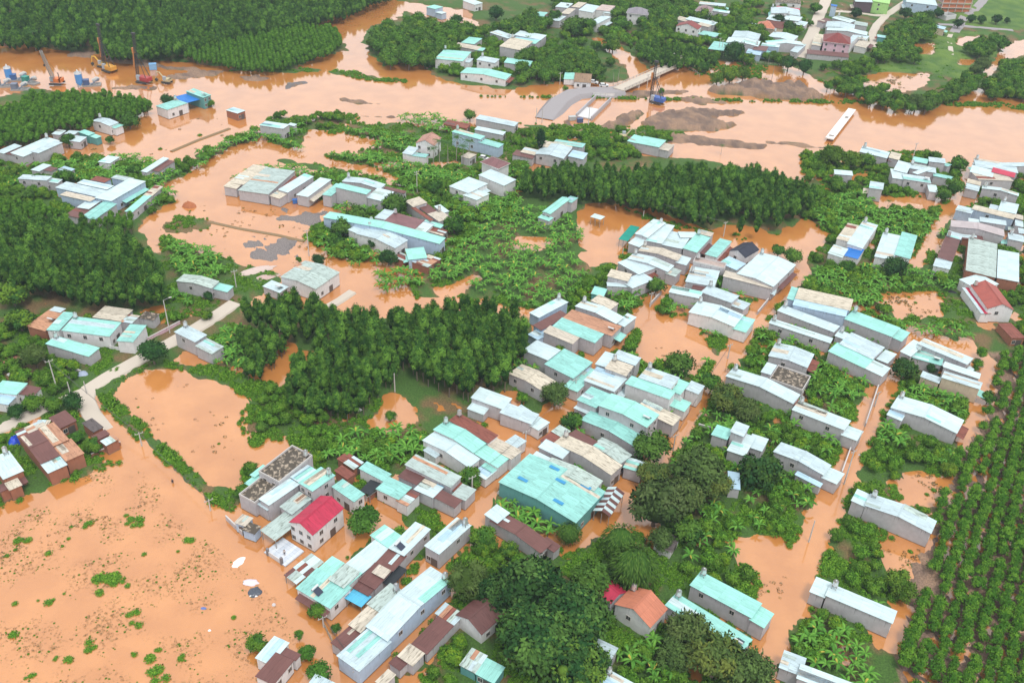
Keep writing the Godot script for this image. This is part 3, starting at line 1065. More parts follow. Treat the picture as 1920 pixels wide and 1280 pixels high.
func silo(label: String, x: float, z: float, h: float):
	var o := thing("cement_silo", label, "silo", Vector3(x, 0, z), .5)
	var st := begin()
	tube(st, Vector3(0, h * .24, 0), Vector3(0, h * .8, 0), 1.5, 1.5, 14)
	tube(st, Vector3(0, h * .05, 0), Vector3(0, h * .24, 0), .3, 1.5, 14)
	part("shell", st.commit(), mat("siloblue", .08, .27, .62, .5), o)
	st = begin()
	tube(st, Vector3(0, h * .8, 0), Vector3(0, h * .88, 0), 1.52, 1.52, 14)
	tube(st, Vector3(0, h * .88, 0), Vector3(0, h * .97, 0), 1.5, .4, 14)
	tube(st, Vector3(0, h * .97, 0), Vector3(0, h * 1.06, 0), .22, .22, 8)
	part("white_top", st.commit(), mat("silowhite", .75, .77, .8, .5), o)
	for i in 4:
		st = begin()
		var a := TAU * i / 4 + .78
		tube(st, Vector3(cos(a) * 1.3, -.6, sin(a) * 1.3), Vector3(cos(a) * 1.3, h * .32, sin(a) * 1.3), .14, .14, 5)
		part("leg", st.commit(), mat("siloleg", .2, .24, .32), o)
	st = begin()
	for s in [-1, 1]: tube(st, Vector3(1.6, .0, s * .25), Vector3(1.6, h * .9, s * .25), .04, .04, 4, false)
	for k in int(h * 1.6): box(st, Vector3(1.6, .5 + k * .55, 0), Vector3(.04, .04, .5))
	part("ladder", st.commit(), mat("siloleg", .2, .24, .32), o)
func mixer_barge(label: String, x: float, z: float, turn: float, cr: float, cg: float, cb: float):
	var o := thing("mixing_plant", label, "machine", Vector3(x, 0, z), turn)
	var st := begin()
	box(st, Vector3(0, .2, 0), Vector3(7.6, .9, 3.6))
	part("deck", st.commit(), mat("deckgrey", .3, .29, .28), o)
	st = begin()
	box(st, Vector3(-2.2, 1.6, .3), Vector3(2.4, 2.0, 2.4)); box(st, Vector3(-2.2, 2.8, .3), Vector3(2.6, .3, 2.6))
	part("engine_house", st.commit(), mat("mix%.2f%.2f" % [cr, cb], cr, cg, cb, .5), o)
	st = begin()
	tube(st, Vector3(.4, 2.0, -.6), Vector3(2.6, 2.6, -.6), .7, 1.1, 10)
	tube(st, Vector3(2.6, 2.6, -.6), Vector3(3.4, 2.8, -.6), 1.1, .5, 10)
	part("drum", st.commit(), mat("drum", .45, .44, .42, .5), o)
	st = begin()
	tube(st, Vector3(-.4, .8, 1.3), Vector3(3.4, 3.4, 1.3), .28, .28, 6)
	for i in 3: tube(st, Vector3(.4 + i, .4, 1.3), Vector3(.4 + i, 1.4 + i * .7, 1.3), .08, .08, 4)
	part("screw_conveyor", st.commit(), mat("siloleg", .2, .24, .32), o)
func excavator(label: String, x: float, z: float, turn: float, r: float, g: float, b: float):
	var o := thing("excavator", label, "excavator", Vector3(x, .15, z), turn)
	tracks(o, 3.6, 2.6)
	var st := begin()
	box(st, Vector3(-.5, 1.6, 0), Vector3(3.2, 1.1, 2.5)); box(st, Vector3(-1.8, 1.7, 0), Vector3(.8, .9, 2.4))
	part("body", st.commit(), mat("exc%.2f" % r, r, g, b, .5), o)
	st = begin()
	box(st, Vector3(.5, 2.4, -.8), Vector3(1.4, 1.7, .95))
	part("cab", st.commit(), mat("cab", .35, .4, .45, .3), o)
	st = begin()
	tube(st, Vector3(1.0, 1.8, .1), Vector3(3.4, 4.6, .1), .3, .26, 6)
	tube(st, Vector3(3.4, 4.6, .1), Vector3(5.0, 4.3, .1), .26, .22, 6)
	part("boom", st.commit(), mat("exc%.2f" % r, r, g, b, .5), o)
	st = begin()
	tube(st, Vector3(4.7, 4.7, .1), Vector3(5.6, 1.4, .1), .22, .16, 6)
	part("stick", st.commit(), mat("exc%.2f" % r, r, g, b, .5), o)
	st = begin()
	box(st, Vector3(5.3, .9, .1), Vector3(1.0, .9, 1.1), Basis(Vector3(0, 0, 1), .5))
	part("bucket", st.commit(), mat("track", .05, .045, .042), o)
func car(label: String, x: float, y: float, z: float, turn: float, called := "parked_car"):
	var o := thing(called, label, "car", Vector3(x, y, z), turn)
	var st := begin()
	sheet(st, [Vector2(-2.15, .75), Vector2(-2.05, 1.0), Vector2(-1.1, 1.06), Vector2(1.0, 1.06), Vector2(2.0, .9), Vector2(2.18, .6)], -.85, .85, .5, Vector2.ZERO)
	box(st, Vector3(0, .55, 0), Vector3(4.2, .5, 1.7))
	part("body", st.commit(), mat("carwhite", .76, .77, .78, .25), o)
	st = begin()
	sheet(st, [Vector2(-2.0, 1.0), Vector2(-1.55, 1.5), Vector2(.35, 1.52), Vector2(1.1, 1.04)], -.74, .74, .3, Vector2.ZERO)
	part("glass", st.commit(), mat("carglass", .03, .035, .04, .1), o)
	st = begin()
	box(st, Vector3(-.6, 1.54, 0), Vector3(1.9, .06, 1.42))
	part("roof", st.commit(), mat("carwhite", .76, .77, .78, .25), o)
	for sx in [-1.3, 1.35]:
		for sz in [-.86, .86]:
			var w := begin()
			tube(w, Vector3(sx, .34, sz - .1), Vector3(sx, .34, sz + .1), .34, .34, 12)
			part("wheel", w.commit(), mat("tyre", .025, .025, .025), o)
	for sz in [-.6, .6]:
		st = begin()
		box(st, Vector3(2.13, .76, sz), Vector3(.12, .16, .32))
		part("headlight", st.commit(), mat("lamp", .7, .7, .68, .2), o)
func pole(label: String, x: float, z: float, h: float, arms := 1, lamp := 0, dx := 0.0, dz := 0.0):
	var o := thing("utility_pole", label, "utility pole", Vector3(x, 0, z), .6)
	var top := Vector3(dx, h, dz)
	var st := begin()
	tube(st, Vector3(0, -.8, 0), top, .19, .12, 7)
	part("shaft", st.commit(), mat("polegrey", .5, .48, .46, .9), o)
	if arms > 0:
		st = begin()
		for k in arms: box(st, top - Vector3(0, .35 + k * .8, 0), Vector3(2.0, .14, .12))
		part("crossarm", st.commit(), mat("armgrey", .36, .35, .34), o)
		st = begin()
		for i in [-1, 0, 1]: tube(st, top + Vector3(i * .85, -.3, 0), top + Vector3(i * .85, .08, 0), .08, .06, 6)
		part("insulator", st.commit(), mat("insul", .6, .58, .55, .3), o)
	if lamp > 0:
		st = begin()
		tube(st, top, top + Vector3(1.6, .35, 0), .06, .05, 5)
		part("lamp_arm", st.commit(), mat("armgrey", .36, .35, .34), o)
		st = begin()
		box(st, top + Vector3(1.9, .36, 0), Vector3(.8, .14, .3))
		part("lamp_head", st.commit(), mat("insul", .6, .58, .55, .3), o)
func wires(label: String, a: Vector3, b: Vector3, n: int):
	var st := begin()
	for k in n:
		var o := Vector3(0, -.35 + .3 * k, (k - n * .5) * .35)
		var p := a + o
		for i in range(1, 13):
			var t := i / 12.0
			var q := a.lerp(b, t) + o - Vector3(0, 4.0 * t * (1.0 - t) * (a - b).length() * .025, 0)
			tube(st, p, q, .03, .03, 3, false)
			p = q
	var m := MeshInstance3D.new()
	m.mesh = st.commit()
	m.material_override = mat("cable", .08, .08, .08)
	m.name = numbered("power_line")
	m.set_meta("label", label)
	m.set_meta("category", "power line")
	add_child(m)
func one(called: String, label: String, category: String, st: SurfaceTool, m: Material, at: Vector3, turn := 0.0) -> MeshInstance3D:
	var o := MeshInstance3D.new()
	o.name = numbered(called)
	o.mesh = st.commit()
	o.material_override = m
	add_child(o)
	o.position = at
	o.rotation.y = turn
	o.set_meta("label", label)
	o.set_meta("category", category)
	return o
# crumpled sheet or heap: a bumpy disc
func heap(st: SurfaceTool, rx: float, rz: float, h: float, sd: int, rough := .35):
	var nn := noise(.5, sd, 3)
	var n := 18
	var ring := 6
	var pt := func(j: int, i: int) -> Vector3:
		var a := TAU * (i % n) / n
		var t := float(j) / ring
		var e := t * (1.0 + .28 * nn.get_noise_2d(cos(a) * 3.0 + sd, sin(a) * 3.0))
		var y := h * (1.0 - t * t) * (1.0 + rough * nn.get_noise_2d(cos(a) * t * 9.0, sin(a) * t * 9.0 + 30.0))
		return Vector3(cos(a) * rx * e, y - (.12 if j == ring else 0.0), sin(a) * rz * e)
	for j in ring:
		for i in n:
			var a: Vector3 = pt.call(j, i)
			var b: Vector3 = pt.call(j, i + 1)
			var c: Vector3 = pt.call(j + 1, i + 1)
			var d: Vector3 = pt.call(j + 1, i)
			var nrm := (c - a).cross(d - b)
			if nrm.length() < 1e-6: continue
			nrm = nrm.normalized()
			if nrm.y < 0: nrm = -nrm
			quad(st, a, b, c, d, nrm)
# a person: bones as tapered capsules joined by a smooth minimum and meshed as surface nets
func capsule(p: Vector3, a: Vector3, b: Vector3, ra: float, rb: float) -> float:
	var t := clampf((p - a).dot(b - a) / (b - a).length_squared(), 0, 1)
	return p.distance_to(a.lerp(b, t)) - lerpf(ra, rb, t)
func flesh(bones: Array, lo: Vector3, hi: Vector3, cell: float, k: float, paint: Callable) -> ArrayMesh:
	var n := Vector3i(((hi - lo) / cell).ceil()) + Vector3i.ONE
	var f := PackedFloat32Array()
	f.resize(n.x * n.y * n.z)
	for z in n.z:
		for y in n.y:
			for x in n.x:
				var p := lo + Vector3(x, y, z) * cell
				var s := 0.0
				for b in bones: s += exp(-capsule(p, b[0], b[1], b[2], b[3]) / k)
				f[(z * n.y + y) * n.x + x] = -k * log(maxf(s, 1e-30))
	var id := {}
	var v := PackedVector3Array()
	var c := PackedColorArray()
	var ix := PackedInt32Array()
	for z in n.z - 1:
		for y in n.y - 1:
			for x in n.x - 1:
				var sum := Vector3.ZERO
				var cnt := 0
				for e in 12:
					var ax := e / 4
					var o := Vector3i.ZERO
					o[(ax + 1) % 3] = e & 1
					o[(ax + 2) % 3] = (e >> 1) & 1
					var a := Vector3i(x, y, z) + o
					var b := a
					b[ax] += 1
					var fa := f[(a.z * n.y + a.y) * n.x + a.x]
					var fb := f[(b.z * n.y + b.y) * n.x + b.x]
					if (fa < 0) != (fb < 0):
						sum += Vector3(a).lerp(Vector3(b), fa / (fa - fb))
						cnt += 1
				if cnt:
					id[Vector3i(x, y, z)] = v.size()
					var p := lo + sum / cnt * cell
					v.append(p)
					c.append(paint.call(p))
	for q in id:
		var i0: Vector3i = q
		for ax in 3:
			var b := i0
			b[ax] += 1
			var fa := f[(i0.z * n.y + i0.y) * n.x + i0.x]
			var fb := f[(b.z * n.y + b.y) * n.x + b.x]
			if (fa < 0) == (fb < 0): continue
			var u := Vector3i.ZERO
			var w := Vector3i.ZERO
			u[(ax + 1) % 3] = 1
			w[(ax + 2) % 3] = 1
			if not (id.has(i0 - u) and id.has(i0 - w) and id.has(i0 - u - w)): continue
			var a0: int = id[i0]
			var a1: int = id[i0 - u]
			var a2: int = id[i0 - u - w]
			var a3: int = id[i0 - w]
			if fa < 0: ix.append_array([a0, a2, a1, a0, a3, a2])
			else: ix.append_array([a0, a1, a2, a0, a2, a3])
	var arr := []
	arr.resize(Mesh.ARRAY_MAX)
	arr[Mesh.ARRAY_VERTEX] = v
	arr[Mesh.ARRAY_COLOR] = c
	arr[Mesh.ARRAY_INDEX] = ix
	var am := ArrayMesh.new()
	am.add_surface_from_arrays(Mesh.PRIMITIVE_TRIANGLES, arr)
	var st := SurfaceTool.new()
	st.create_from(am, 0)
	st.generate_normals()
	return st.commit()
func person(label: String, at: Vector3, turn: float, step: float, shirt: Color, legs: Color, lift: float):
	var o := thing("person", label, "person", at, turn)
	var skin := Color(.36, .2, .13)
	var B_ := [[Vector3(0, .98, 0), Vector3(0, 1.32, .01), .15, .17], [Vector3(-.12, 1.38, 0), Vector3(.12, 1.38, 0), .085, .085], [Vector3(0, 1.4, 0), Vector3(0, 1.5, .02), .055, .055], [Vector3(0, 1.56, .03), Vector3(0, 1.62, .02), .09, .1]]
	for s in [-1.0, 1.0]:
		var hip := Vector3(s * .09, .92, 0)
		var knee := Vector3(s * .1, .5, step * s)
		var foot := Vector3(s * .1, .08, step * s * 1.1 - .05)
		B_.append([hip, knee, .095, .065]); B_.append([knee, foot, .062, .042]); B_.append([foot - Vector3(0, .03, 0), foot + Vector3(0, -.04, .15), .045, .035])
		var sh := Vector3(s * .2, 1.36, 0)
		var el := Vector3(s * .27, 1.1, -step * s * .4)
		var hand := Vector3(s * .22, .9 + lift, .12 + lift * .3)
		B_.append([sh, el, .055, .043]); B_.append([el, hand, .042, .03])
		for fi in 4: B_.append([hand, hand + Vector3(s * (.02 - fi * .013), -.085 - .006 * (fi % 3), .02 + fi * .012), .016, .009])
		B_.append([hand, hand + Vector3(-s * .035, -.05, .05), .015, .01])
	var paint := func(p: Vector3) -> Color:
		if p.y > 1.63: return Color(.02, .016, .014)
		if p.y > 1.6 and p.z < .05: return Color(.02, .016, .014)
		if p.y > 1.43: return skin
		if absf(p.x) > .23 and p.y < 1.2: return skin
		if p.y > .95: return shirt
		return legs if p.y > .12 else skin
	var m := StandardMaterial3D.new()
	m.vertex_color_use_as_albedo = true
	m.roughness = .8
	part("body", flesh(B_, Vector3(-.46, -.05, -.4), Vector3(.46, 1.8, .45), .024, .02, paint), m, o)
func fence(called: String, label: String, a: Vector3, b: Vector3, h: float, m: Material, rails := 2, gap := 2.0):
	var o := thing(called, label, "fence", a)
	var d := b - a
	var l := d.length()
	var n := maxi(2, int(l / gap))
	for i in n + 1:
		var st := begin()
		tube(st, d * i / n + Vector3(0, -.6, 0), d * i / n + Vector3(0, h, 0), .07, .06, 5)
		part("post", st.commit(), m, o)
	for k in rails:
		var st := begin()
		var y := h * (.9 - .45 * k)
		tube(st, Vector3(0, y, 0), d + Vector3(0, y, 0), .05, .05, 5)
		part("rail", st.commit(), m, o)
func wall_run(label: String, a: Vector3, b: Vector3, h: float, wall: String):
	var o := thing("garden_wall", label, "wall", (a + b) / 2, -atan2(b.z - a.z, b.x - a.x))
	var l := (b - a).length()
	var st := begin()
	wall_shell(st, [Vector2(-l / 2, h), Vector2(l / 2, h)], .1, -.8, .3)
	part("wall", st.commit(), walls[wall + "0"], o)
	st = begin()
	box(st, Vector3(0, h + .03, 0), Vector3(l + .1, .08, .3))
	part("coping", st.commit(), mat("parapet", .52, .5, .49), o)

func _ready():
	var cam := Camera3D.new()
	cam.name = "camera"
	add_child(cam)
	cam.transform = Transform3D(Basis(Vector3(0.99905, 0.03595, -0.02471), Vector3(-0.04362, 0.82334, -0.56587), Vector3(-0.00000, 0.56641, 0.82413)), Vector3(0, 155.0, 0))
	cam.keep_aspect = Camera3D.KEEP_HEIGHT
	cam.fov = 39.146
	cam.far = 6000.0
	cam.near = 0.5
	cam.current = true
	var we := WorldEnvironment.new()
	we.name = "world_environment"
	var env := Environment.new()
	env.background_mode = Environment.BG_SKY
	var psm := ProceduralSkyMaterial.new()
	psm.sky_top_color = Color(.98, .99, 1)
	psm.sky_horizon_color = Color(1, 1, 1)
	psm.sky_curve = 0.3
	psm.ground_bottom_color = Color(.5, .45, .4)
	psm.ground_horizon_color = Color(.85, .86, .87)
	psm.sun_angle_max = 0.0
	psm.energy_multiplier = 1.3
	var sky := Sky.new()
	sky.sky_material = psm
	env.sky = sky
	env.background_energy_multiplier = 1.0
	env.tonemap_mode = Environment.TONE_MAPPER_LINEAR
	env.tonemap_exposure = 0.95
	env.fog_enabled = true
	env.fog_density = 0.00013
	env.fog_light_color = Color(.8, .86, .92)
	env.sdfgi_enabled = true
	env.ssao_enabled = true
	env.ssil_enabled = true
	we.environment = env
	add_child(we)
	var sun := DirectionalLight3D.new()
	sun.name = "sun"
	sun.light_energy = 0.75
	sun.light_angular_distance = 14.0
	sun.light_color = Color(1, .985, .965)
	sun.shadow_enabled = true
	sun.rotation_degrees = Vector3(-64, 25, 0)
	add_child(sun)
	occ.resize(GW * GH)
	land.resize(GW * GH)
	land.fill(-0.75)
	kind_map.resize(GW * GH)
	make_materials()
	make_fittings()
	make_plants()
	build_water()
	ground_plan()
	build_ground()
	roads()
	rng.seed = 5
	houses_far()
	houses_middle()
	houses_near()
	objects()
	single_trees()
	plant_plan()
	plant_pools()
	scrub_plan()
	var sr := stuff_root("green_scrub", "low green scrub and weeds on banks and flooded plots", "scrub")
	for i in 4: multi("scrub", crowns["scrub"][i], scrub_list[i], mats["leaf"], sr)
	var gr := stuff_root("grass_tufts", "tufts of grass sticking out of the shallow flood", "grass")
	for i in 3: multi("tuft", crowns["grass"][i], grass_list[i], mats["leaf"], gr)
	var counts := {}
	for k in pools: counts[k] = pools[k].size()
	print(counts, " scrub ", scrub_list.map(func(a): return a.size()), " grass ", grass_list.map(func(a): return a.size()))
func ground_plan():
	P(1,.03,[1.7,-157.3,20.2,-197.6,33.7,-228.1,65.0,-273.6,75.4,-254.7,53.9,-209.2,36.6,-179.7,18.5,-155.0])
	P(1,.03,[40.1,-176.0,54.7,-204.6,79.2,-248.9,95.4,-269.4,115.4,-234.4,92.8,-198.2,78.1,-172.8,62.2,-146.4,52.8,-127.4,35.6,-146.4])
	P(1,.03,[95.0,-196.1,111.1,-220.8,128.0,-209.8,113.3,-188.8,100.4,-166.9,84.2,-138.7,74.9,-126.0,56.6,-119.9,73.7,-155.0])
	P(1,.03,[-11.3,-153.2,32.9,-143.2,54.1,-134.2,51.0,-112.5,-22.8,-108.8,-14.8,-127.7])
	P(1,.03,[-62.6,-167.5,-45.1,-174.3,-7.3,-191.2,1.2,-175.4,-10.4,-156.6,-19.8,-134.3,-26.4,-134.0,-40.1,-148.2,-55.5,-153.8])
	P(1,.03,[-86.1,-327.8,5.3,-352.1,-2.0,-305.4,-23.5,-269.3,-55.7,-266.5,-72.8,-282.9,-61.4,-299.7])
	P(1,.03,[-206.4,-329.6,-141.5,-326.8,-119.9,-302.3,-133.4,-292.8,-185.9,-287.8])
	P(1,.03,[-155.9,-227.0,-97.8,-231.7,-104.8,-200.1,-107.3,-188.6,-92.3,-173.2,-102.0,-159.5,-116.5,-146.8])
	P(1,.03,[114.7,-371.7,169.3,-377.7,180.9,-355.3,158.2,-320.7,136.1,-283.3,115.4,-234.4,97.0,-276.4])
	P(1,.03,[183.1,-355.5,216.8,-374.6,155.0,-232.0,145.8,-248.2,138.0,-273.0])
	P(1,.03,[-4.1,-389.9,73.7,-392.8,43.4,-356.2,-3.0,-346.2])
	P(1,.03,[28.8,-281.1,67.1,-299.7,66.1,-280.8,33.3,-222.8,20.2,-197.6,0.6,-200.7,15.7,-249.8])
	P(1,.5,[-322.0,-564.4,3.6,-619.2,3.9,-560.4,-7.2,-518.1,-24.3,-515.6,-32.4,-554.8,-57.3,-561.8,-76.7,-569.9,-90.2,-556.6,-103.2,-543.8,-107.9,-520.7,-118.4,-501.9,-95.1,-496.1,-87.5,-475.4,-100.3,-465.3,-107.3,-448.6,-125.2,-438.6,-139.2,-444.3,-160.2,-446.9,-173.1,-447.5,-196.4,-452.3,-216.7,-455.1,-239.5,-460.2,-275.7,-470.3])
	P(1,.4,[-84.3,-516.4,-72.1,-533.0,-68.1,-549.2,-24.3,-515.6,3.9,-560.4,3.6,-619.2,198.0,-652.0,146.5,-478.0,123.0,-481.4,94.0,-485.8,75.1,-486.6,60.9,-465.2,50.4,-483.3,41.2,-513.8,35.4,-510.2,45.6,-493.7,51.7,-465.6,54.4,-450.6,42.6,-445.4,19.8,-442.5,-5.1,-430.1,-29.9,-434.0,-45.9,-445.2,-47.5,-462.0,-57.8,-460.6,-67.3,-453.8,-77.8,-472.5,-84.9,-493.1])
	P(1,.4,[183.6,-649.5,348.0,-677.2,298.3,-562.5,265.1,-533.3,236.7,-489.9,222.9,-460.7,204.0,-443.9,184.9,-424.6,173.4,-426.5,164.8,-439.1,147.8,-451.3,142.6,-461.9,138.2,-476.9])
	P(1,.4,[221.3,-449.5,221.7,-464.3,248.9,-499.8,289.1,-541.4,247.6,-445.7,233.2,-447.4])
	P(1,.3,[-96.6,-446.1,-81.2,-444.4,-65.3,-439.0,-53.8,-436.8,-54.5,-432.4,-69.5,-433.3,-90.4,-439.4])
	P(1,.3,[-138.6,-442.1,-117.2,-447.3,-96.9,-447.6,-95.8,-441.7,-120.2,-438.5,-137.5,-437.8])
	P(1,.3,[-211.1,-339.0,-234.8,-387.2,-215.8,-405.8,-161.9,-399.2,-155.6,-387.4,-168.8,-368.0,-182.1,-358.1,-188.8,-344.0])
	P(2,.5,[-204.6,-453.6,-183.6,-448.5,-163.5,-441.1,-143.1,-440.0,-135.4,-439.5,-143.5,-432.6,-170.0,-438.0,-197.0,-443.6])
	P(2,.4,[-219.2,-454.8,-208.8,-457.8,-204.1,-448.9,-210.7,-446.4,-219.1,-448.4])
	P(3,.5,[-108.4,-419.2,-106.6,-427.9,-99.2,-431.0,-97.3,-424.1,-102.3,-424.9,-104.4,-417.7])
	P(2,.35,[-81.1,-388.2,-54.5,-393.1,-49.5,-389.5,-75.9,-384.0])
	P(1,.3,[-87.0,-383.3,-77.3,-392.3,-34.8,-377.6,-17.3,-382.4,-8.0,-372.1,-19.8,-349.4,-39.9,-342.3,-73.1,-343.8,-78.6,-350.8,-59.0,-360.9])
	P(1,.3,[-98.3,-383.8,-77.0,-390.5,-74.9,-378.2,-56.3,-372.3,-44.5,-364.7,-60.0,-367.4,-73.9,-372.6,-91.3,-371.7])
	P(1,.3,[-106.6,-381.0,-103.6,-387.4,-88.0,-377.3,-87.8,-355.1,-99.0,-348.6])
	P(1,.3,[-126.5,-343.1,-113.2,-363.1,-108.2,-369.2,-102.7,-364.3,-111.8,-349.8,-120.4,-336.3])
	P(1,.35,[-85.2,-342.5,-74.0,-348.8,-34.9,-333.1,-17.1,-339.8,-21.6,-316.2,-31.9,-302.5,-48.4,-313.6,-66.6,-329.8,-97.2,-341.2])
	P(1,.35,[-206.4,-329.6,-183.5,-332.0,-160.3,-334.5,-143.1,-331.4,-121.1,-338.7,-122.8,-324.1,-130.2,-316.5,-140.3,-317.7,-164.5,-319.8,-197.7,-311.8])
	P(1,.4,[-195.6,-307.6,-174.7,-311.9,-161.3,-298.2,-134.8,-296.7,-128.1,-310.0,-121.2,-306.4,-127.2,-285.5,-109.5,-258.4,-100.5,-240.2,-110.4,-227.8,-131.1,-226.2,-152.0,-219.1])
	P(1,.35,[-120.3,-286.2,-115.0,-292.5,-103.8,-291.6,-100.5,-286.1,-109.3,-279.6,-117.9,-278.8])
	P(1,.35,[-116.7,-275.2,-101.0,-269.5,-89.1,-263.6,-78.4,-261.1,-70.4,-255.2,-81.9,-230.1,-96.1,-226.2,-106.7,-239.7])
	P(1,.3,[-21.8,-381.9,9.6,-385.5,22.5,-364.4,5.3,-347.0,1.3,-336.8,-23.5,-316.0])
	P(1,.35,[-2.9,-341.2,48.1,-361.9,73.7,-360.4,116.2,-341.4,108.1,-315.9,94.7,-298.3,70.2,-296.1,51.4,-310.5,24.9,-316.4,1.5,-322.9])
	P(1,.4,[-31.9,-302.5,-13.9,-317.0,7.4,-323.5,24.8,-314.3,20.7,-307.5,25.8,-292.0,21.6,-276.8,24.5,-263.3,20.6,-250.2,6.0,-243.0,-18.4,-247.0,-32.8,-245.8,-28.9,-272.3,-33.9,-286.5])
	P(1,.3,[36.2,-311.1,33.1,-308.7,21.7,-280.4,23.3,-277.0])
	P(1,.35,[99.4,-302.7,108.2,-324.6,121.0,-344.3,148.2,-351.9,140.8,-327.7,161.8,-325.4,154.1,-303.8,141.8,-294.9,116.4,-296.5,106.1,-299.4])
	P(1,.35,[91.6,-275.9,102.3,-291.4,106.0,-284.3,130.6,-282.9,147.7,-280.8,145.5,-260.5,141.8,-242.1,131.5,-235.7,120.5,-240.4,111.8,-254.6,95.5,-262.8])
	P(2,.3,[11.1,-136.1,11.1,-135.9,11.2,-135.9])
	P(1,.35,[-83.4,-230.0,-70.8,-242.7,-43.8,-233.1,-10.1,-244.6,7.6,-234.4,6.2,-210.6,0.5,-205.4,-7.3,-191.2,-11.6,-174.6,-21.5,-170.1,-36.8,-171.0,-44.7,-172.4,-51.4,-179.9,-61.7,-179.2,-64.7,-191.6,-60.0,-201.0,-59.4,-218.3,-65.8,-220.5,-68.1,-205.1,-80.6,-209.1,-86.3,-218.9])
	P(1,.4,[-107.6,-193.0,-98.3,-210.3,-91.9,-208.3,-77.1,-206.9,-64.2,-200.7,-58.4,-187.7,-60.3,-173.3,-66.6,-182.9,-66.6,-193.7,-75.2,-199.9,-93.9,-205.7,-100.6,-200.4,-102.6,-192.2,-91.9,-183.3,-84.1,-175.7,-75.5,-168.5,-70.2,-163.3,-57.9,-158.8,-60.2,-153.5,-66.5,-154.8,-77.4,-166.5,-87.3,-173.5])
	P(1,.35,[-155.9,-227.0,-139.4,-231.2,-123.9,-216.0,-102.3,-205.0,-108.4,-202.2,-114.3,-192.5,-107.8,-186.4,-132.1,-178.5])
	P(1,.4,[-152.0,-219.1,-137.0,-225.7,-101.4,-228.6,-84.9,-235.6,-78.9,-224.8,-91.9,-208.3,-107.0,-202.3,-116.1,-196.9,-138.1,-190.8])
	P(1,.35,[-114.3,-173.6,-92.3,-173.2,-88.5,-169.6,-102.0,-159.5,-116.5,-146.8,-123.0,-160.0])
	P(1,.35,[35.4,-251.4,45.1,-249.1,54.6,-235.3,67.9,-230.8,55.8,-221.9,43.5,-234.4])
	P(1,.3,[33.7,-228.1,48.7,-213.7,56.5,-216.8,52.5,-209.1,41.3,-213.2])
	P(1,.35,[101.2,-217.6,114.2,-221.1,125.6,-219.4,128.9,-212.2,117.0,-195.5,109.0,-180.5,98.8,-185.8,95.0,-196.1])
	P(1,.35,[53.3,-204.5,69.2,-205.6,66.5,-192.0,59.8,-185.3,51.3,-191.0])
	P(1,.3,[82.1,-218.7,99.8,-212.6,97.0,-203.0,89.6,-191.4,79.7,-201.7])
	P(1,.3,[73.0,-190.3,85.2,-184.9,82.7,-180.8,71.1,-188.1])
	P(1,.35,[37.2,-185.8,54.8,-187.0,63.8,-171.9,78.6,-174.7,75.0,-165.3,64.7,-157.8,51.9,-153.7,36.3,-152.8,30.9,-159.1])
	P(1,.4,[49.2,-176.6,68.1,-174.0,70.4,-161.5,61.0,-157.6,49.3,-160.3])
	P(1,.35,[18.3,-148.5,30.3,-152.4,34.4,-146.3,47.8,-150.3,52.6,-144.3,51.3,-136.9,40.2,-137.7,33.2,-134.5,20.0,-136.6])
	P(1,.3,[58.5,-157.4,66.7,-156.3,72.9,-161.7,67.7,-149.8,57.5,-146.1])
	P(1,.3,[56.3,-134.4,63.4,-136.2,74.9,-126.0,80.2,-122.4,74.0,-102.6,47.9,-101.4,55.5,-119.9])
	P(1,.3,[73.7,-155.0,79.2,-157.8,81.5,-149.1,79.3,-141.4,72.4,-145.5])
	P(1,.25,[90.0,-183.2,98.2,-179.8,93.8,-173.8,85.9,-173.3])
	P(1,.3,[85.0,-172.3,89.1,-175.4,92.1,-168.2,92.9,-162.9,84.4,-167.7])
	P(2,.1,[84.2,-138.7,101.7,-167.0,117.0,-195.5,137.9,-236.2,186.7,-245.6,127.2,-105.2,72.0,-102.5])
	P(1,.35,[-7.2,-143.9,18.2,-146.9,23.4,-136.8,34.2,-123.8,35.4,-100.8,-13.8,-98.4,-12.3,-123.9,-4.1,-129.7])
	P(1,.3,[-6.2,-169.3,6.5,-168.2,14.9,-154.8,11.3,-149.7,-3.1,-155.4])
	P(1,.3,[16.2,-158.2,23.3,-155.3,18.3,-150.1,13.7,-153.1])
	P(2,.3,[33.9,-152.6,39.0,-156.2,40.1,-154.7,36.1,-151.2])
	P(1,.3,[28.3,-193.7,38.9,-190.1,39.0,-177.9,32.1,-173.6,26.1,-181.0])
	P(1,.3,[0.4,-210.2,11.9,-206.2,14.5,-190.6,3.6,-192.0])
	P(1,.4,[136.8,-241.7,152.5,-248.8,160.0,-243.5,155.0,-232.0,134.2,-230.4])
	P(2,1.6,[31.6,-388.0,39.6,-396.1,48.7,-409.7,52.8,-407.7,50.2,-399.8,38.9,-386.5])
	P(2,1.2,[51.0,-395.0,59.2,-408.4,74.1,-414.7,98.0,-414.3,97.3,-410.3,82.5,-406.1,92.8,-398.0,82.4,-390.2,57.3,-389.8])
	P(2,.9,[68.6,-429.4,78.8,-432.1,97.2,-424.1,77.5,-421.7])
	P(2,2.2,[84.6,-438.4,107.3,-453.6,133.2,-454.6,140.3,-436.1,128.0,-431.2,108.9,-434.4])
	P(2,.6,[36.4,-381.6,61.6,-386.7,103.0,-378.7,99.6,-372.8,60.3,-375.2,38.3,-376.1])
	P(2,.5,[18.9,-398.7,22.1,-389.9,36.6,-385.7,25.2,-381.5,18.6,-386.5])
	P(2,.7,[36.8,-430.4,49.3,-434.0,77.4,-440.3,79.4,-436.3,53.8,-427.6,36.5,-425.5])
	P(2,.4,[-83.1,-412.2,-60.7,-405.0,-64.9,-401.3,-79.6,-406.0])
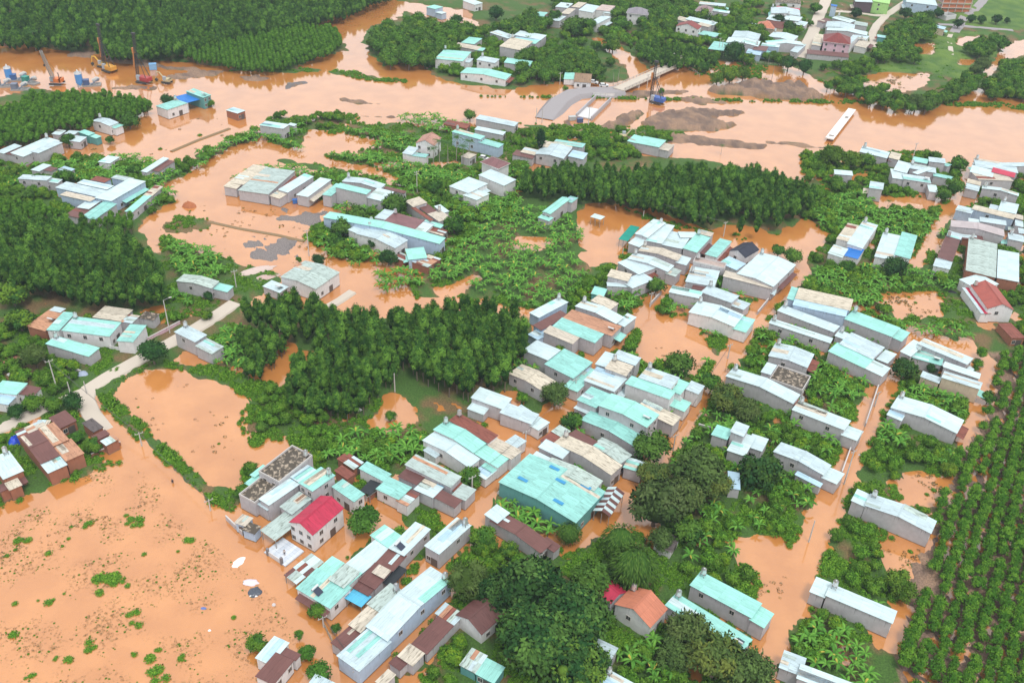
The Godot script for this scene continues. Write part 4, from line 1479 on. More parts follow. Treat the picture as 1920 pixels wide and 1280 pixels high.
	P(2,.35,[-133.0,-430.3,-124.3,-435.0,-110.7,-429.5,-127.0,-426.0])
	P(2,.3,[-185.6,-413.0,-162.3,-414.5,-158.7,-410.9,-179.1,-408.3])
	P(2,.35,[-167.2,-429.5,-149.9,-437.6,-135.8,-441.0,-142.9,-430.4,-159.8,-421.8])
	P(2,.35,[101.6,-383.1,129.7,-378.9,126.8,-376.3,100.7,-378.5])
	P(3,-.03,[-86.4,-295.3,-82.7,-303.4,-61.7,-301.3,-57.7,-294.0,-69.9,-286.2])
	P(3,-.03,[-90.3,-273.3,-88.1,-283.4,-71.2,-279.4,-67.2,-272.5,-73.8,-263.2,-85.0,-263.9])
	P(0,-.75,[-99.2,-174.1,-76.3,-154.7,-53.5,-134.7,-35.0,-117.0,-25.5,-106.0,-20.2,-111.9,-30.6,-123.8,-50.2,-142.3,-73.8,-162.9,-97.3,-183.1])
	P(0,-.75,[-12.2,-150.4,-5.6,-160.0,2.7,-171.9,13.3,-191.6,24.5,-213.7,44.8,-249.7,67.8,-287.1,75.7,-298.2,74.3,-305.2,65.8,-293.8,42.4,-255.1,21.5,-218.0,10.0,-196.2,-0.5,-176.3,-8.8,-164.4,-15.3,-154.4])
	P(0,-.75,[18.8,-148.2,30.5,-166.7,39.2,-177.7,53.3,-202.2,67.0,-228.5,79.1,-248.0,97.9,-276.5,95.4,-282.6,76.5,-253.3,63.8,-233.2,49.9,-206.1,36.3,-182.3,27.6,-171.2,15.2,-152.2])
	P(0,-.75,[52.4,-116.1,68.6,-146.8,85.7,-177.3,99.1,-200.8,112.2,-220.9,121.8,-234.9,118.7,-240.9,108.4,-226.3,94.7,-205.6,81.2,-180.9,63.5,-149.9,47.1,-118.5])
	P(0,-.75,[133.4,-278.1,145.1,-297.5,164.4,-328.3,189.4,-372.8,187.4,-376.9,162.4,-332.5,142.9,-301.2,130.9,-281.4])
	P(0,-.75,[136.9,-229.0,124.1,-206.0,112.7,-188.0,115.0,-186.1,126.6,-204.3,139.5,-227.6])
	P(0,-.75,[73.6,-297.6,83.8,-294.6,91.9,-273.9,94.8,-279.0,86.5,-301.1,75.4,-304.1])
	P(0,-.75,[-36.6,-155.0,-30.0,-158.8,-22.8,-160.1,-23.0,-151.7,-32.3,-143.2,-38.5,-139.8])
	P(0,-.75,[37.7,-239.6,52.5,-243.7,58.8,-222.1,50.2,-213.8,35.9,-217.8])
	P(0,-.75,[49.1,-151.6,62.7,-154.4,62.5,-144.9,55.7,-136.9,52.6,-144.3])
	P(0,-.75,[96.2,-177.4,107.3,-175.6,99.2,-165.1,92.7,-168.2])
	P(0,-.75,[84.8,-154.1,92.1,-152.1,85.6,-142.5,82.5,-144.5])
	P(0,-.75,[115.4,-261.2,135.0,-264.5,131.8,-250.1,115.8,-245.9])
	P(0,-.75,[133.9,-331.6,160.9,-334.2,154.9,-322.5,131.3,-322.4])
	P(0,-.75,[12.5,-153.0,21.0,-156.0,19.4,-148.6,13.5,-145.1])
	P(0,-.75,[-11.0,-134.8,-8.9,-136.4,-16.1,-119.9,-19.7,-116.0])
	P(5,.5,[179.5,-490.6,202.3,-510.9,227.4,-552.2,269.0,-558.2,253.2,-517.8,233.8,-489.5,216.4,-471.3,203.9,-481.5,180.7,-476.1])
	P(5,.5,[286.8,-666.9,348.0,-677.2,300.2,-566.8,273.1,-560.8,247.9,-567.5])
	P(0,-.75,[164.8,-468.6,181.4,-478.6,203.0,-477.4,195.8,-461.0,180.7,-450.3,165.0,-453.5])
	P(0,-.75,[212.3,-528.7,224.3,-532.2,217.8,-513.0,205.3,-509.5])
	P(0,-.75,[242.7,-544.5,260.1,-550.9,250.6,-532.2,236.1,-530.1])
	P(0,-.75,[228.1,-503.9,237.6,-506.9,233.7,-497.8,225.5,-496.7])
	P(0,-.75,[-87.8,-365.4,-82.2,-369.9,-64.3,-367.4,-55.4,-362.4,-58.5,-357.2,-70.1,-350.2,-80.1,-348.1,-84.7,-355.4])
	P(0,-.75,[-119.0,-324.5,-117.2,-339.1,-112.5,-352.4,-101.4,-358.9,-86.5,-348.9,-77.6,-345.8,-68.9,-343.2,-55.7,-337.7,-40.5,-328.8,-45.9,-324.5,-67.5,-335.5,-76.3,-339.0,-89.3,-342.5,-101.0,-339.8,-110.6,-330.0])
	P(0,-.75,[20.6,-303.4,30.4,-310.5,41.4,-305.4,35.7,-278.1,24.8,-270.1,22.6,-280.5])
	P(0,-.75,[-0.7,-289.6,11.1,-288.7,10.2,-280.1,1.3,-280.4])
	P(0,-.75,[-35.1,-185.1,-33.1,-194.9,-30.9,-199.2,-25.4,-194.4,-22.7,-188.0,-27.1,-185.0])
	P(0,-.75,[-63.5,-200.7,-61.2,-213.1,-57.6,-217.2,-53.0,-216.2,-57.3,-208.4,-59.9,-197.5])
	P(0,-.75,[-23.6,-251.2,-12.8,-262.8,-10.1,-260.4,-19.9,-246.3])
	P(0,-.75,[-43.7,-243.4,-31.7,-250.5,-29.6,-243.0,-38.3,-238.8])
	P(0,-.75,[86.2,-292.9,103.0,-310.4,109.9,-299.7,98.9,-284.4,86.5,-285.5])
	P(0,-.75,[-73.6,-384.2,-63.2,-389.7,-51.5,-386.8,-61.8,-380.3])
	P(0,-.75,[35.6,-516.7,46.6,-509.0,57.9,-476.0,62.9,-459.3,50.5,-448.6,49.7,-473.3,40.3,-497.4])
func plant_plan():
	V("acacia",2.85,1,10.2,"dark acacia tree in the dense middle grove",[-78.0,-226.0,-64.1,-234.4,-51.5,-228.2,-38.8,-223.1,-17.4,-234.5,-5.2,-234.4,5.6,-225.9,4.3,-211.3,-2.4,-196.4,-14.5,-195.5,-27.8,-205.1,-36.6,-208.2,-47.7,-207.3,-62.4,-216.4])
	V("acacia",2.6,.85,8.2,"shorter acacia tree at the near left side of the middle grove",[-57.9,-204.5,-45.6,-210.4,-33.9,-208.8,-29.4,-200.6,-31.2,-193.6,-41.1,-184.2,-51.7,-184.9,-57.9,-190.1])
	V("acacia",2.5,.75,7.1,"low acacia tree in the small patch left of the middle grove",[-76.0,-219.9,-64.6,-218.1,-60.0,-210.7,-62.8,-198.4,-70.2,-200.2])
	V("acacia",2.8,1,10.2,"dark acacia tree in the dense left grove",[-170.6,-269.5,-145.3,-273.8,-124.2,-267.3,-106.8,-247.7,-100.5,-235.8,-104.1,-228.2,-117.7,-228.4,-133.2,-233.0,-155.0,-237.2])
	V("bright",2.3,.7,5.8,"short acacia tree on the upper edge of the left grove",[-181.0,-288.2,-163.0,-287.9,-127.4,-283.5,-124.2,-274.3,-149.6,-281.4,-175.6,-277.0])
	V("acacia",2.9,.95,9.2,"acacia tree in the dark plantation right of centre",[0.1,-327.3,16.9,-333.9,42.6,-331.8,65.3,-339.1,94.8,-335.4,107.5,-321.4,102.4,-303.7,89.8,-292.5,75.3,-291.9,51.3,-302.8,24.0,-312.9,1.3,-315.0])
	V("bright",2.4,.8,6.9,"young acacia tree in the upper left grove by the river",[-214.9,-358.8,-205.6,-385.8,-175.6,-389.5,-154.0,-382.1,-154.8,-374.7,-168.3,-358.6,-179.9,-341.1,-201.5,-331.0])
	V("acacia",3.4,1,9.2,"acacia tree in the far top left plantation",[-277.0,-489.2,-248.0,-503.6,-210.3,-506.6,-189.6,-490.3,-189.2,-477.4,-200.6,-458.2,-222.1,-448.4,-256.5,-446.7])
	V("acacia",3.0,1,9.2,"acacia tree in the far plantation behind the pile drivers",[-203.1,-446.2,-196.8,-469.1,-179.7,-497.5,-143.4,-517.1,-113.9,-540.9,-85.2,-545.6,-98.1,-517.1,-125.6,-488.7,-146.4,-466.0,-163.1,-444.5,-189.6,-435.3])
	V("bright",2.5,.8,5.8,"low acacia tree in the bright far plantation on the river bank",[-161.5,-445.5,-149.7,-476.2,-128.6,-500.3,-98.4,-501.0,-91.7,-478.4,-93.5,-458.8,-118.1,-432.2,-128.2,-433.1,-144.4,-438.5])
	V("acacia",3.4,.9,7.1,"acacia tree in the far grove by the bridge",[41.9,-488.3,64.7,-500.5,92.4,-482.4,94.2,-467.7,71.3,-461.4,53.9,-468.7])
	V("sapling",2.2,1,3.2,"sapling acacia tree in the planted rows at the right edge",[133.3,-228.0,174.1,-235.2,121.1,-103.2,72.7,-100.9,79.8,-126.8,91.9,-147.3,102.5,-167.9,115.0,-192.2])
	V("banana",2.6,1,2.5,"banana plant in the patch behind the twin roofed white and mint house",[99.3,-298.0,111.5,-324.2,135.1,-338.0,130.4,-321.7,152.0,-316.0,150.5,-300.8,141.5,-296.0,125.0,-296.5,109.1,-298.9])
	V("banana",2.6,1,2.5,"banana plant in the patch before the blue tarp house",[89.5,-264.7,103.8,-277.9,128.0,-276.5,142.5,-273.3,140.4,-262.4,131.1,-264.9,115.7,-258.8,108.3,-244.4,103.4,-256.1])
	V("banana",2.7,1,2.5,"banana plant on the strip beside the long turquoise roofed house",[109.1,-247.4,117.2,-242.1,133.5,-243.5,137.3,-236.6,124.5,-235.6,114.6,-239.1])
	V("banana",2.8,1,2.5,"banana plant in the wide banana field in the middle",[-23.1,-265.0,-9.3,-299.7,7.3,-307.5,18.5,-302.4,23.6,-289.0,16.2,-279.0,22.6,-262.2,18.8,-249.1,5.9,-242.0,-10.4,-249.8,-23.4,-258.3])
	V("banana",2.6,1,2.5,"banana plant in front of the cream walled house",[104.8,-207.2,112.6,-213.8,120.7,-212.0,119.8,-201.4,114.9,-195.5,105.1,-199.2])
	V("banana",2.7,1.05,2.5,"banana plant in the patch at the bottom of the third street",[58.0,-121.8,61.4,-129.8,67.6,-128.8,73.3,-122.6,72.6,-113.0,55.4,-112.1])
	V("banana",2.4,1.05,2.5,"banana plant beside the turquoise roofed row of three",[-44.3,-171.5,-40.7,-179.6,-33.2,-182.2,-21.5,-183.0,-19.4,-175.1,-26.4,-169.9,-37.5,-168.2])
	V("banana",2.4,1.1,2.5,"banana plant in front of the big turquoise workshop",[-0.4,-164.2,6.4,-161.9,13.5,-150.6,5.3,-148.5,-2.6,-156.2])
	V("banana",2.4,1,2.5,"banana plant beside the bare concrete house with pink parapet",[-83.5,-220.7,-76.9,-223.9,-61.3,-214.6,-67.5,-204.2,-80.0,-208.1])
	V("banana",2.6,1,2.5,"banana plant below the white villa with pink gable",[-72.8,-343.1,-39.3,-336.8,-22.5,-328.9,-18.2,-322.5,-33.9,-323.2,-54.9,-332.7])
	V("banana",2.6,1,2.5,"banana plant on the near river bank",[-53.9,-388.6,-36.0,-390.7,-19.4,-378.9,-23.2,-369.9,-38.9,-373.8])
	V("banana",2.5,1,2.5,"banana plant on the ridge between flooded ponds",[-125.2,-340.0,-107.9,-360.4,-102.2,-354.5,-115.3,-333.6])
	V("banana",2.6,1,2.5,"banana plant on the far left bank",[-174.4,-321.6,-156.9,-326.8,-141.4,-316.7,-158.1,-315.0])
	V("banana",2.4,1.05,2.5,"banana plant beside the orange tile gable house",[22.7,-121.2,30.8,-124.2,33.8,-114.5,24.5,-110.5])
	V("banana",2.4,1.1,2.5,"banana plant at the side of the wide white roofed house with streaked wall",[96.3,-193.1,102.6,-191.4,97.2,-182.8,92.7,-185.6])
	V("banana",2.4,1,2.5,"banana plant behind the long house with kinked white roof",[105.3,-181.4,112.1,-183.8,110.2,-178.8,104.6,-177.4])
	V("banana",2.4,1,2.5,"banana plant before the grey house with the brown window",[83.1,-215.3,97.4,-211.5,96.8,-204.3,85.2,-203.5,79.1,-207.8])
	V("banana",2.4,1,2.5,"banana plant beside the small mint shed",[28.7,-251.5,38.5,-252.3,40.3,-244.8,32.1,-242.6])
	V("banana",2.4,1,2.5,"banana plant in the clump at the white hipped house",[45.3,-246.7,54.1,-245.9,53.3,-239.9,45.3,-239.3])
	V("banana",2.4,1,2.5,"banana plant in the clump beside the mint roofed blue annex",[-44.1,-258.1,-31.1,-260.9,-28.5,-251.4,-41.0,-247.2])
	V("banana",2.4,1,2.5,"banana plant before the rusty silver sheet shed",[-27.8,-261.2,-13.0,-265.9,-10.9,-257.7,-25.5,-254.8])
	V("banana",2.4,1,2.5,"banana plant at the corner of the dense left grove",[-103.3,-240.5,-95.6,-241.1,-94.9,-233.7,-101.9,-236.1])
	V("banana",2.4,1,2.5,"banana plant beside the slim mint and cream house",[-131.8,-311.0,-121.2,-307.7,-126.7,-290.5,-132.6,-291.9])
	V("banana",2.4,1,2.5,"banana plant behind the purple brown roofed house",[-13.6,-309.7,-2.4,-317.3,5.4,-307.3,-5.5,-296.1])
	V("banana",2.4,1,2.5,"banana plant at the right edge of the middle grove",[6.1,-209.6,7.5,-217.3,0.1,-219.3,-1.1,-209.1])
	V("banana",2.4,1,2.5,"banana plant by the white cube room and brick wall",[48.8,-185.7,54.2,-194.6,60.4,-190.7,54.9,-182.0])
	V("banana",2.4,1,2.5,"banana plant by the slim white house with teal end",[75.6,-233.2,84.8,-239.6,88.2,-234.2,79.2,-228.0])
	V("banana",2.4,1,2.5,"banana plant by the white and pale blue house",[82.8,-245.3,89.6,-240.0,85.1,-248.5])
	V("banana",2.4,1,2.5,"banana plant behind the long white house at the third street foot",[71.4,-135.2,77.5,-133.4,80.0,-130.8,73.3,-133.9])
	V("banana",2.3,1,2.5,"banana plant on the ridge left of the lone house between ponds",[-123.4,-333.7,-116.8,-353.9,-107.4,-367.1,-92.4,-378.1,-87.7,-368.2,-100.2,-354.7,-110.7,-339.1,-117.3,-326.7])
	V("banana",2.3,1,2.5,"banana plant in front of the lone white roofed house by the ponds",[-105.0,-357.4,-87.8,-356.1,-83.4,-345.0,-99.0,-341.3])
	V("banana",2.3,1,2.5,"banana plant on the upper ridge beside the flooded pond",[-73.5,-371.0,-47.0,-368.3,-35.5,-361.9,-38.5,-349.4,-58.1,-355.1,-72.1,-363.3])
	V("banana",2.3,1,2.5,"banana plant on the ridge behind the row of tube houses",[-75.4,-345.9,-57.1,-347.9,-37.6,-339.9,-18.6,-329.4,-18.0,-320.2,-36.9,-333.1,-56.1,-340.9,-72.4,-341.2])
	V("banana",2.3,1,2.5,"banana plant along the far left bank",[-190.0,-317.2,-174.9,-327.3,-156.2,-330.2,-141.4,-322.2,-148.9,-315.9,-168.3,-311.7,-184.5,-305.6])
	V("banana",2.3,1,2.5,"banana plant beside the white and brown house seen end on",[-156.0,-335.2,-145.0,-338.4,-125.3,-323.9,-128.1,-311.3,-144.6,-320.1])
	V("banana",2.3,1,2.5,"banana plant in the scrub right of the left grove",[-114.3,-274.5,-97.0,-268.8,-88.5,-255.9,-92.9,-242.9,-102.6,-248.3])
	V("acacia",3.4,1,9.2,"acacia tree at the top edge left of the creek",[-303.0,-543.1,-275.6,-547.8,-208.1,-559.3,-74.7,-607.7,-79.7,-548.7,-124.0,-532.8,-187.5,-496.3,-199.2,-498.4,-247.4,-508.8,-281.9,-499.2])
	V("leafy",6,1,6.9,"leafy tree in the far orchard by the creek",[-79.7,-487.5,-74.8,-511.6,-59.3,-523.9,-38.3,-512.2,-23.8,-504.8,-2.0,-532.6,15.6,-540.5,4.1,-495.1,-23.1,-491.2,-32.7,-472.4,-38.8,-451.2,-66.4,-449.0])
	V("leafy",5.5,.8,5.8,"leafy tree in the orchard behind the thatched hut",[4.2,-480.8,20.4,-487.4,35.9,-472.5,38.2,-441.5,19.5,-446.6,2.1,-433.2,-5.9,-458.7])
	V("leafy",5.5,.8,5.8,"leafy tree on the far right river bank",[140.6,-447.3,157.3,-453.2,167.2,-434.8,178.5,-423.9,206.7,-455.7,226.3,-473.7,216.0,-453.2,188.1,-423.7,171.7,-417.8,155.8,-429.3])
	V("leafy",5.5,.9,5.8,"leafy tree on the bank at the right edge of the river",[222.9,-457.8,242.6,-488.1,265.6,-504.0,240.1,-443.9,219.0,-441.3])
	V("leafy",6,1,6.9,"leafy tree beside the far winding lane",[197.3,-542.5,233.0,-574.1,231.9,-552.7,200.2,-491.9,177.5,-488.8])
	V("leafy",6,1,6.9,"leafy tree along the top edge of the picture",[16.0,-573.5,98.2,-586.9,92.4,-541.9,66.5,-518.2,57.3,-547.0,27.6,-547.6])
	V("leafy",6,1,6.9,"leafy tree behind the red gabled villa",[113.1,-525.0,135.0,-548.4,130.0,-508.6,115.6,-506.6])
	V("leafy",5.5,.8,5.8,"leafy tree at the far right meadow edge",[259.2,-545.0,259.4,-530.4,240.9,-504.9,224.6,-498.3,244.0,-528.2])
	V("leafy",5,.7,4.6,"leafy tree by the end of the dark plantation",[113.2,-332.6,128.8,-346.1,135.2,-346.8,118.8,-330.8])
	V("shrub",3.4,1,2.8,"green shrub between the houses of the first and second streets",[1.7,-155.3,19.9,-195.0,33.2,-225.2,64.2,-270.1,74.5,-251.4,53.3,-206.5,36.1,-177.4,18.3,-153.0])
	V("shrub",3.4,1,2.8,"green shrub in the gardens between the second and third streets",[39.6,-173.8,54.0,-201.9,78.2,-245.7,94.2,-265.9,113.9,-231.4,91.6,-195.6,77.1,-170.6,61.4,-144.5,52.1,-125.7,35.1,-144.5])
	V("shrub",3.6,1,2.8,"green shrub in the plots right of the third street",[93.8,-193.6,109.7,-218.0,126.3,-207.1,111.8,-186.4,99.1,-164.7,83.1,-137.0,73.9,-124.3,55.9,-118.4,72.7,-153.0])
	V("shrub",3.4,1,2.8,"green shrub round the houses at the bottom edge",[-11.2,-151.2,32.5,-141.4,53.4,-132.5,50.3,-111.0,-22.5,-107.4,-14.6,-126.1])
	V("shrub",3.6,1,2.8,"green shrub among the houses at the crimson roof",[-61.8,-165.3,-44.5,-172.1,-7.2,-188.8,1.2,-173.2,-10.2,-154.6,-19.6,-132.6,-26.1,-132.2,-39.6,-146.3,-54.8,-151.9])
	V("shrub",3.2,1.1,2.8,"green shrub round the upper middle houses",[-85.0,-323.6,5.2,-347.6,-1.9,-301.4,-23.2,-265.9,-55.0,-263.1,-71.9,-279.3,-60.6,-295.8])
	V("shrub",3.2,1.1,2.8,"green shrub among the houses at the left edge",[-203.8,-325.3,-139.7,-322.6,-118.4,-298.4,-131.7,-289.0,-183.5,-284.1])
	V("shrub",3.4,1,2.8,"green shrub near the dry lane and brick house",[-153.9,-224.1,-96.5,-228.7,-103.4,-197.5,-105.9,-186.2,-91.1,-170.9,-100.7,-157.5,-115.0,-144.9])
	V("shrub",3.2,1.1,2.8,"green shrub round the houses above the third street",[113.3,-367.0,167.1,-372.8,178.6,-350.7,156.1,-316.5,134.4,-279.7,113.9,-231.4,95.8,-272.8])
	V("shrub",3.2,1.1,2.8,"green shrub among the houses at the right edge",[180.8,-351.0,214.0,-369.8,153.0,-229.0,143.9,-245.0,136.2,-269.5])
	V("shrub",3.2,1.2,2.8,"green shrub by the near river bank houses",[-4.0,-384.9,72.7,-387.7,42.9,-351.6,-2.9,-341.7])
	V("shrub",3.2,1,2.8,"green shrub among the first street houses",[28.5,-277.4,66.2,-295.9,65.2,-277.1,32.8,-219.9,19.9,-195.0,0.6,-198.1,15.5,-246.6])
	V("shrub",3.2,1.2,2.8,"green shrub on the far left river bank",[-202.7,-331.3,-185.3,-337.2,-151.3,-350.2,-135.1,-332.6,-141.9,-317.8,-193.6,-312.4])
	V("shrub",3.4,1,2.8,"green shrub below the middle grove",[-65.0,-205.1,-56.1,-203.3,-43.8,-182.1,-20.6,-187.8,-11.5,-172.3,-31.1,-167.3,-50.3,-175.6,-61.9,-180.8])
	V("shrub",4,1.5,4.0,"green shrub among the far houses at the top",[16.1,-573.5,164.3,-597.1,146.8,-493.9,120.6,-472.1,68.1,-474.8,18.1,-502.5])
	V("shrub",4,1.5,4.0,"green shrub in the far orchard",[-51.4,-501.6,18.2,-511.7,29.8,-446.3,-19.8,-429.0,-46.5,-451.5])
	V("shrub",4,1.4,4.0,"green shrub on the far right bank",[157.7,-482.8,178.5,-489.7,174.0,-464.9,176.9,-432.5,163.0,-435.6,150.4,-454.3])
	V("banana",4.4,.95,2.5,"banana plant in the gardens between the second and third streets",[39.5,-173.3,53.8,-201.4,78.0,-245.0,93.9,-265.2,113.6,-230.8,91.4,-195.1,76.9,-170.1,61.3,-144.1,35.0,-144.1])
	V("banana",4.4,.95,2.5,"banana plant in the gardens between the first and second streets",[1.7,-154.9,19.9,-194.5,33.2,-224.6,64.0,-269.4,74.3,-250.8,53.1,-206.0,36.0,-176.9,18.2,-152.6])
	V("banana",4.2,1,2.5,"banana plant among the upper middle houses",[-84.8,-322.8,5.2,-346.6,-1.9,-300.6,-23.1,-265.2,-54.9,-262.4,-71.7,-278.6,-60.5,-295.0])
	V("shrub",2.6,.9,2.8,"green shrub on the hedge bank by the thin palms",[-100.5,-384.4,-76.5,-388.5,-74.9,-379.0,-95.1,-369.8])
	V("shrub",2.6,.9,2.8,"green shrub on the upper bank of the small pond",[-88.5,-375.1,-74.1,-374.5,-55.7,-368.6,-43.1,-362.2,-44.5,-355.6,-58.9,-360.5,-72.8,-366.7,-85.9,-367.4])
	V("shrub",2.6,.9,2.8,"green shrub on the bank left of the lone white roofed house",[-129.3,-333.3,-116.9,-354.1,-107.5,-367.2,-101.3,-378.3,-97.9,-372.9,-105.4,-358.6,-114.1,-343.9,-122.9,-325.3])
	V("banana",2.3,.95,2.5,"banana plant in the hedge behind the row of tube houses",[-105.5,-319.5,-98.9,-332.4,-87.5,-335.1,-74.7,-331.6,-66.1,-328.2,-41.0,-317.0,-44.2,-311.4,-64.9,-320.9,-85.7,-327.1,-96.9,-324.1])
func scrub_plan():
	S(0.90,.9,[-107.6,-193.0,-98.3,-210.3,-91.9,-208.3,-77.1,-206.9,-64.2,-200.7,-58.4,-187.7,-60.3,-173.3,-68.4,-184.9,-66.6,-193.7,-75.5,-201.0,-94.3,-206.8,-101.1,-201.5,-103.0,-193.3,-92.3,-184.3,-84.1,-175.7,-75.5,-168.5,-70.2,-163.3,-57.9,-158.8,-60.2,-153.5,-66.5,-154.8,-77.4,-166.5,-87.3,-173.5])
	S(0.83,.9,[-66.9,-200.5,-59.6,-205.8,-53.1,-188.1,-45.1,-174.3,-53.5,-177.7,-61.7,-179.2])
	S(0.75,.9,[18.3,-148.5,30.3,-152.4,34.4,-146.3,47.8,-150.3,52.6,-144.3,51.3,-136.9,40.2,-137.7,33.2,-134.5,20.0,-136.6])
	S(0.75,1,[53.5,-171.2,68.1,-174.0,76.8,-172.7,73.3,-163.5,63.1,-156.0,54.9,-157.2])
	S(0.60,.8,[-117.9,-278.8,-101.0,-269.5,-89.1,-263.6,-74.0,-256.5,-82.6,-232.9,-96.9,-228.9,-107.6,-242.7])
	S(0.45,.8,[-118.6,-292.2,-103.8,-291.6,-100.5,-286.1,-109.3,-279.6,-117.3,-282.6])
	S(0.52,.7,[-39.2,-271.4,-23.2,-265.9,-10.6,-253.9,6.0,-245.9,20.6,-250.2,6.0,-240.0,-18.1,-244.0,-36.0,-245.5])
	S(0.60,.8,[-2.9,-341.2,43.7,-309.7,70.2,-296.1,94.7,-298.3,106.1,-315.7,108.0,-307.6,93.8,-294.4,67.8,-292.0,43.3,-305.6])
	S(0.45,.7,[-96.6,-446.1,-81.2,-444.4,-65.3,-439.0,-53.8,-436.8,-54.5,-432.4,-69.5,-433.3,-90.4,-439.4])
	S(0.38,.7,[-139.8,-446.6,-117.7,-449.5,-97.2,-449.1,-95.8,-441.7,-120.2,-438.5,-137.5,-437.8])
	S(0.60,.9,[142.6,-461.9,164.8,-439.1,175.9,-426.8,202.7,-440.2,233.5,-481.4,216.4,-471.3,179.2,-437.4,159.4,-456.5])
	S(0.38,.5,[159.1,-496.3,199.5,-501.7,194.0,-484.3,163.7,-472.3,147.2,-470.2])
	S(0.60,.9,[-31.2,-418.5,246.0,-442.0,241.4,-431.2,215.7,-434.9])
	S(0.52,.8,[-33.8,-185.2,-36.8,-171.0,-51.4,-179.9,-48.6,-192.7,-37.0,-198.0,-20.5,-186.1])
	S(0.60,.9,[35.4,-251.4,45.1,-249.1,54.6,-235.3,67.9,-230.8,55.8,-221.9,43.5,-234.4])
	S(0.45,.8,[53.3,-204.5,69.2,-205.6,66.5,-192.0,59.8,-185.3,51.3,-191.0])
	S(0.52,.5,[79.3,-206.3,91.8,-204.9,90.2,-193.6,80.9,-195.2])
	S(0.60,.5,[73.0,-190.3,85.2,-184.9,81.7,-176.8,70.7,-186.0])
	S(0.52,.5,[73.7,-155.0,79.2,-157.8,81.5,-149.1,80.1,-140.0,72.4,-145.5])
	S(0.45,.5,[90.0,-183.2,98.2,-179.8,93.8,-173.8,85.9,-173.3])
	S(0.60,.6,[84.1,-171.3,89.1,-175.4,92.1,-168.2,92.9,-162.9,84.4,-167.7])
	S(0.52,.8,[-7.2,-143.9,18.2,-146.9,23.4,-136.8,34.2,-123.8,35.4,-100.8,-13.8,-98.4,-12.3,-123.9,-4.1,-129.7])
	S(0.38,.6,[-114.3,-173.6,-92.3,-173.2,-88.5,-169.6,-102.0,-159.5,-116.5,-146.8,-123.0,-160.0])
	S(0.38,.8,[-123.7,-208.3,-110.7,-197.3,-108.4,-202.2,-122.9,-213.5])
	S(0.45,.8,[-87.0,-383.3,-77.3,-392.3,-34.8,-377.6,-17.3,-382.4,-8.0,-372.1,-19.8,-349.4,-39.9,-342.3,-73.1,-343.8])
	S(0.38,.8,[-206.4,-329.6,-160.3,-334.5,-143.1,-331.4,-121.1,-338.7,-122.8,-324.1,-140.3,-317.7,-164.5,-319.8,-197.7,-311.8])
	S(0.45,.8,[-106.6,-381.0,-103.6,-387.4,-88.0,-377.3,-87.8,-355.1,-99.0,-348.6])
	S(0.45,.8,[-85.2,-342.5,-74.0,-348.8,-34.9,-333.1,-17.1,-339.8,-21.6,-316.2,-31.9,-302.5,-48.4,-313.6,-66.6,-329.8])
	S(0.45,.8,[-21.8,-381.9,9.6,-385.5,22.5,-364.4,5.3,-347.0,-23.5,-316.0])
	S(0.38,.7,[-52.4,-511.5,-7.2,-518.1,32.7,-514.4,35.2,-448.1,-20.2,-437.4,-46.6,-452.7])
	S(0.30,.8,[80.4,-485.7,123.0,-481.4,118.6,-458.8,82.7,-461.8])
	S(0.38,.8,[99.4,-302.7,110.1,-316.1,109.9,-299.7,152.7,-299.8,145.9,-280.6,106.0,-284.3,96.7,-290.9])
	S(0.45,.8,[114.1,-262.7,135.6,-266.1,144.1,-248.1,136.8,-241.7,119.1,-246.1])
	S(0.52,.7,[-83.4,-230.0,-65.8,-220.5,-68.1,-205.1,-84.9,-213.8])
	S(0.38,.7,[58.5,-157.4,66.7,-156.3,72.9,-161.7,67.7,-149.8,57.5,-146.1])
	S(0.45,.9,[16.2,-158.2,23.3,-155.3,18.3,-150.1,13.7,-153.1])
	S(0.52,.9,[28.3,-193.7,38.9,-190.1,39.0,-177.9,32.1,-173.6,26.1,-181.0])
	S(0.09,.5,[194.0,-484.3,213.5,-463.3,256.1,-556.3,214.7,-550.3])
	S(0.75,.7,[1.7,-157.3,20.2,-197.6,33.7,-228.1,65.0,-273.6,75.4,-254.7,53.9,-209.2,36.6,-179.7,18.5,-155.0])
	S(0.75,.7,[40.1,-176.0,54.7,-204.6,79.2,-248.9,95.4,-269.4,115.4,-234.4,92.8,-198.2,78.1,-172.8,62.2,-146.4,52.8,-127.4,35.6,-146.4])
	S(0.75,.7,[95.0,-196.1,111.1,-220.8,128.0,-209.8,113.3,-188.8,100.4,-166.9,84.2,-138.7,74.9,-126.0,56.6,-119.9,73.7,-155.0])
	S(0.75,.7,[-11.3,-153.2,32.9,-143.2,54.1,-134.2,51.0,-112.5,-22.8,-108.8,-14.8,-127.7])
	S(0.75,.7,[-62.6,-167.5,-45.1,-174.3,-7.3,-191.2,1.2,-175.4,-10.4,-156.6,-19.8,-134.3,-26.4,-134.0,-40.1,-148.2,-55.5,-153.8])
	S(0.75,.7,[-86.1,-327.8,5.3,-352.1,-2.0,-305.4,-23.5,-269.3,-55.7,-266.5,-72.8,-282.9,-61.4,-299.7])
	S(0.75,.7,[-206.4,-329.6,-141.5,-326.8,-119.9,-302.3,-133.4,-292.8,-185.9,-287.8])
	S(0.75,.7,[-155.9,-227.0,-97.8,-231.7,-104.8,-200.1,-107.3,-188.6,-92.3,-173.2,-102.0,-159.5,-116.5,-146.8])
	S(0.75,.7,[114.7,-371.7,169.3,-377.7,180.9,-355.3,158.2,-320.7,136.1,-283.3,115.4,-234.4,97.0,-276.4])
	S(0.75,.7,[183.1,-355.5,216.8,-374.6,155.0,-232.0,145.8,-248.2,138.0,-273.0])
	S(0.75,.7,[-4.1,-389.9,73.7,-392.8,43.4,-356.2,-3.0,-346.2])
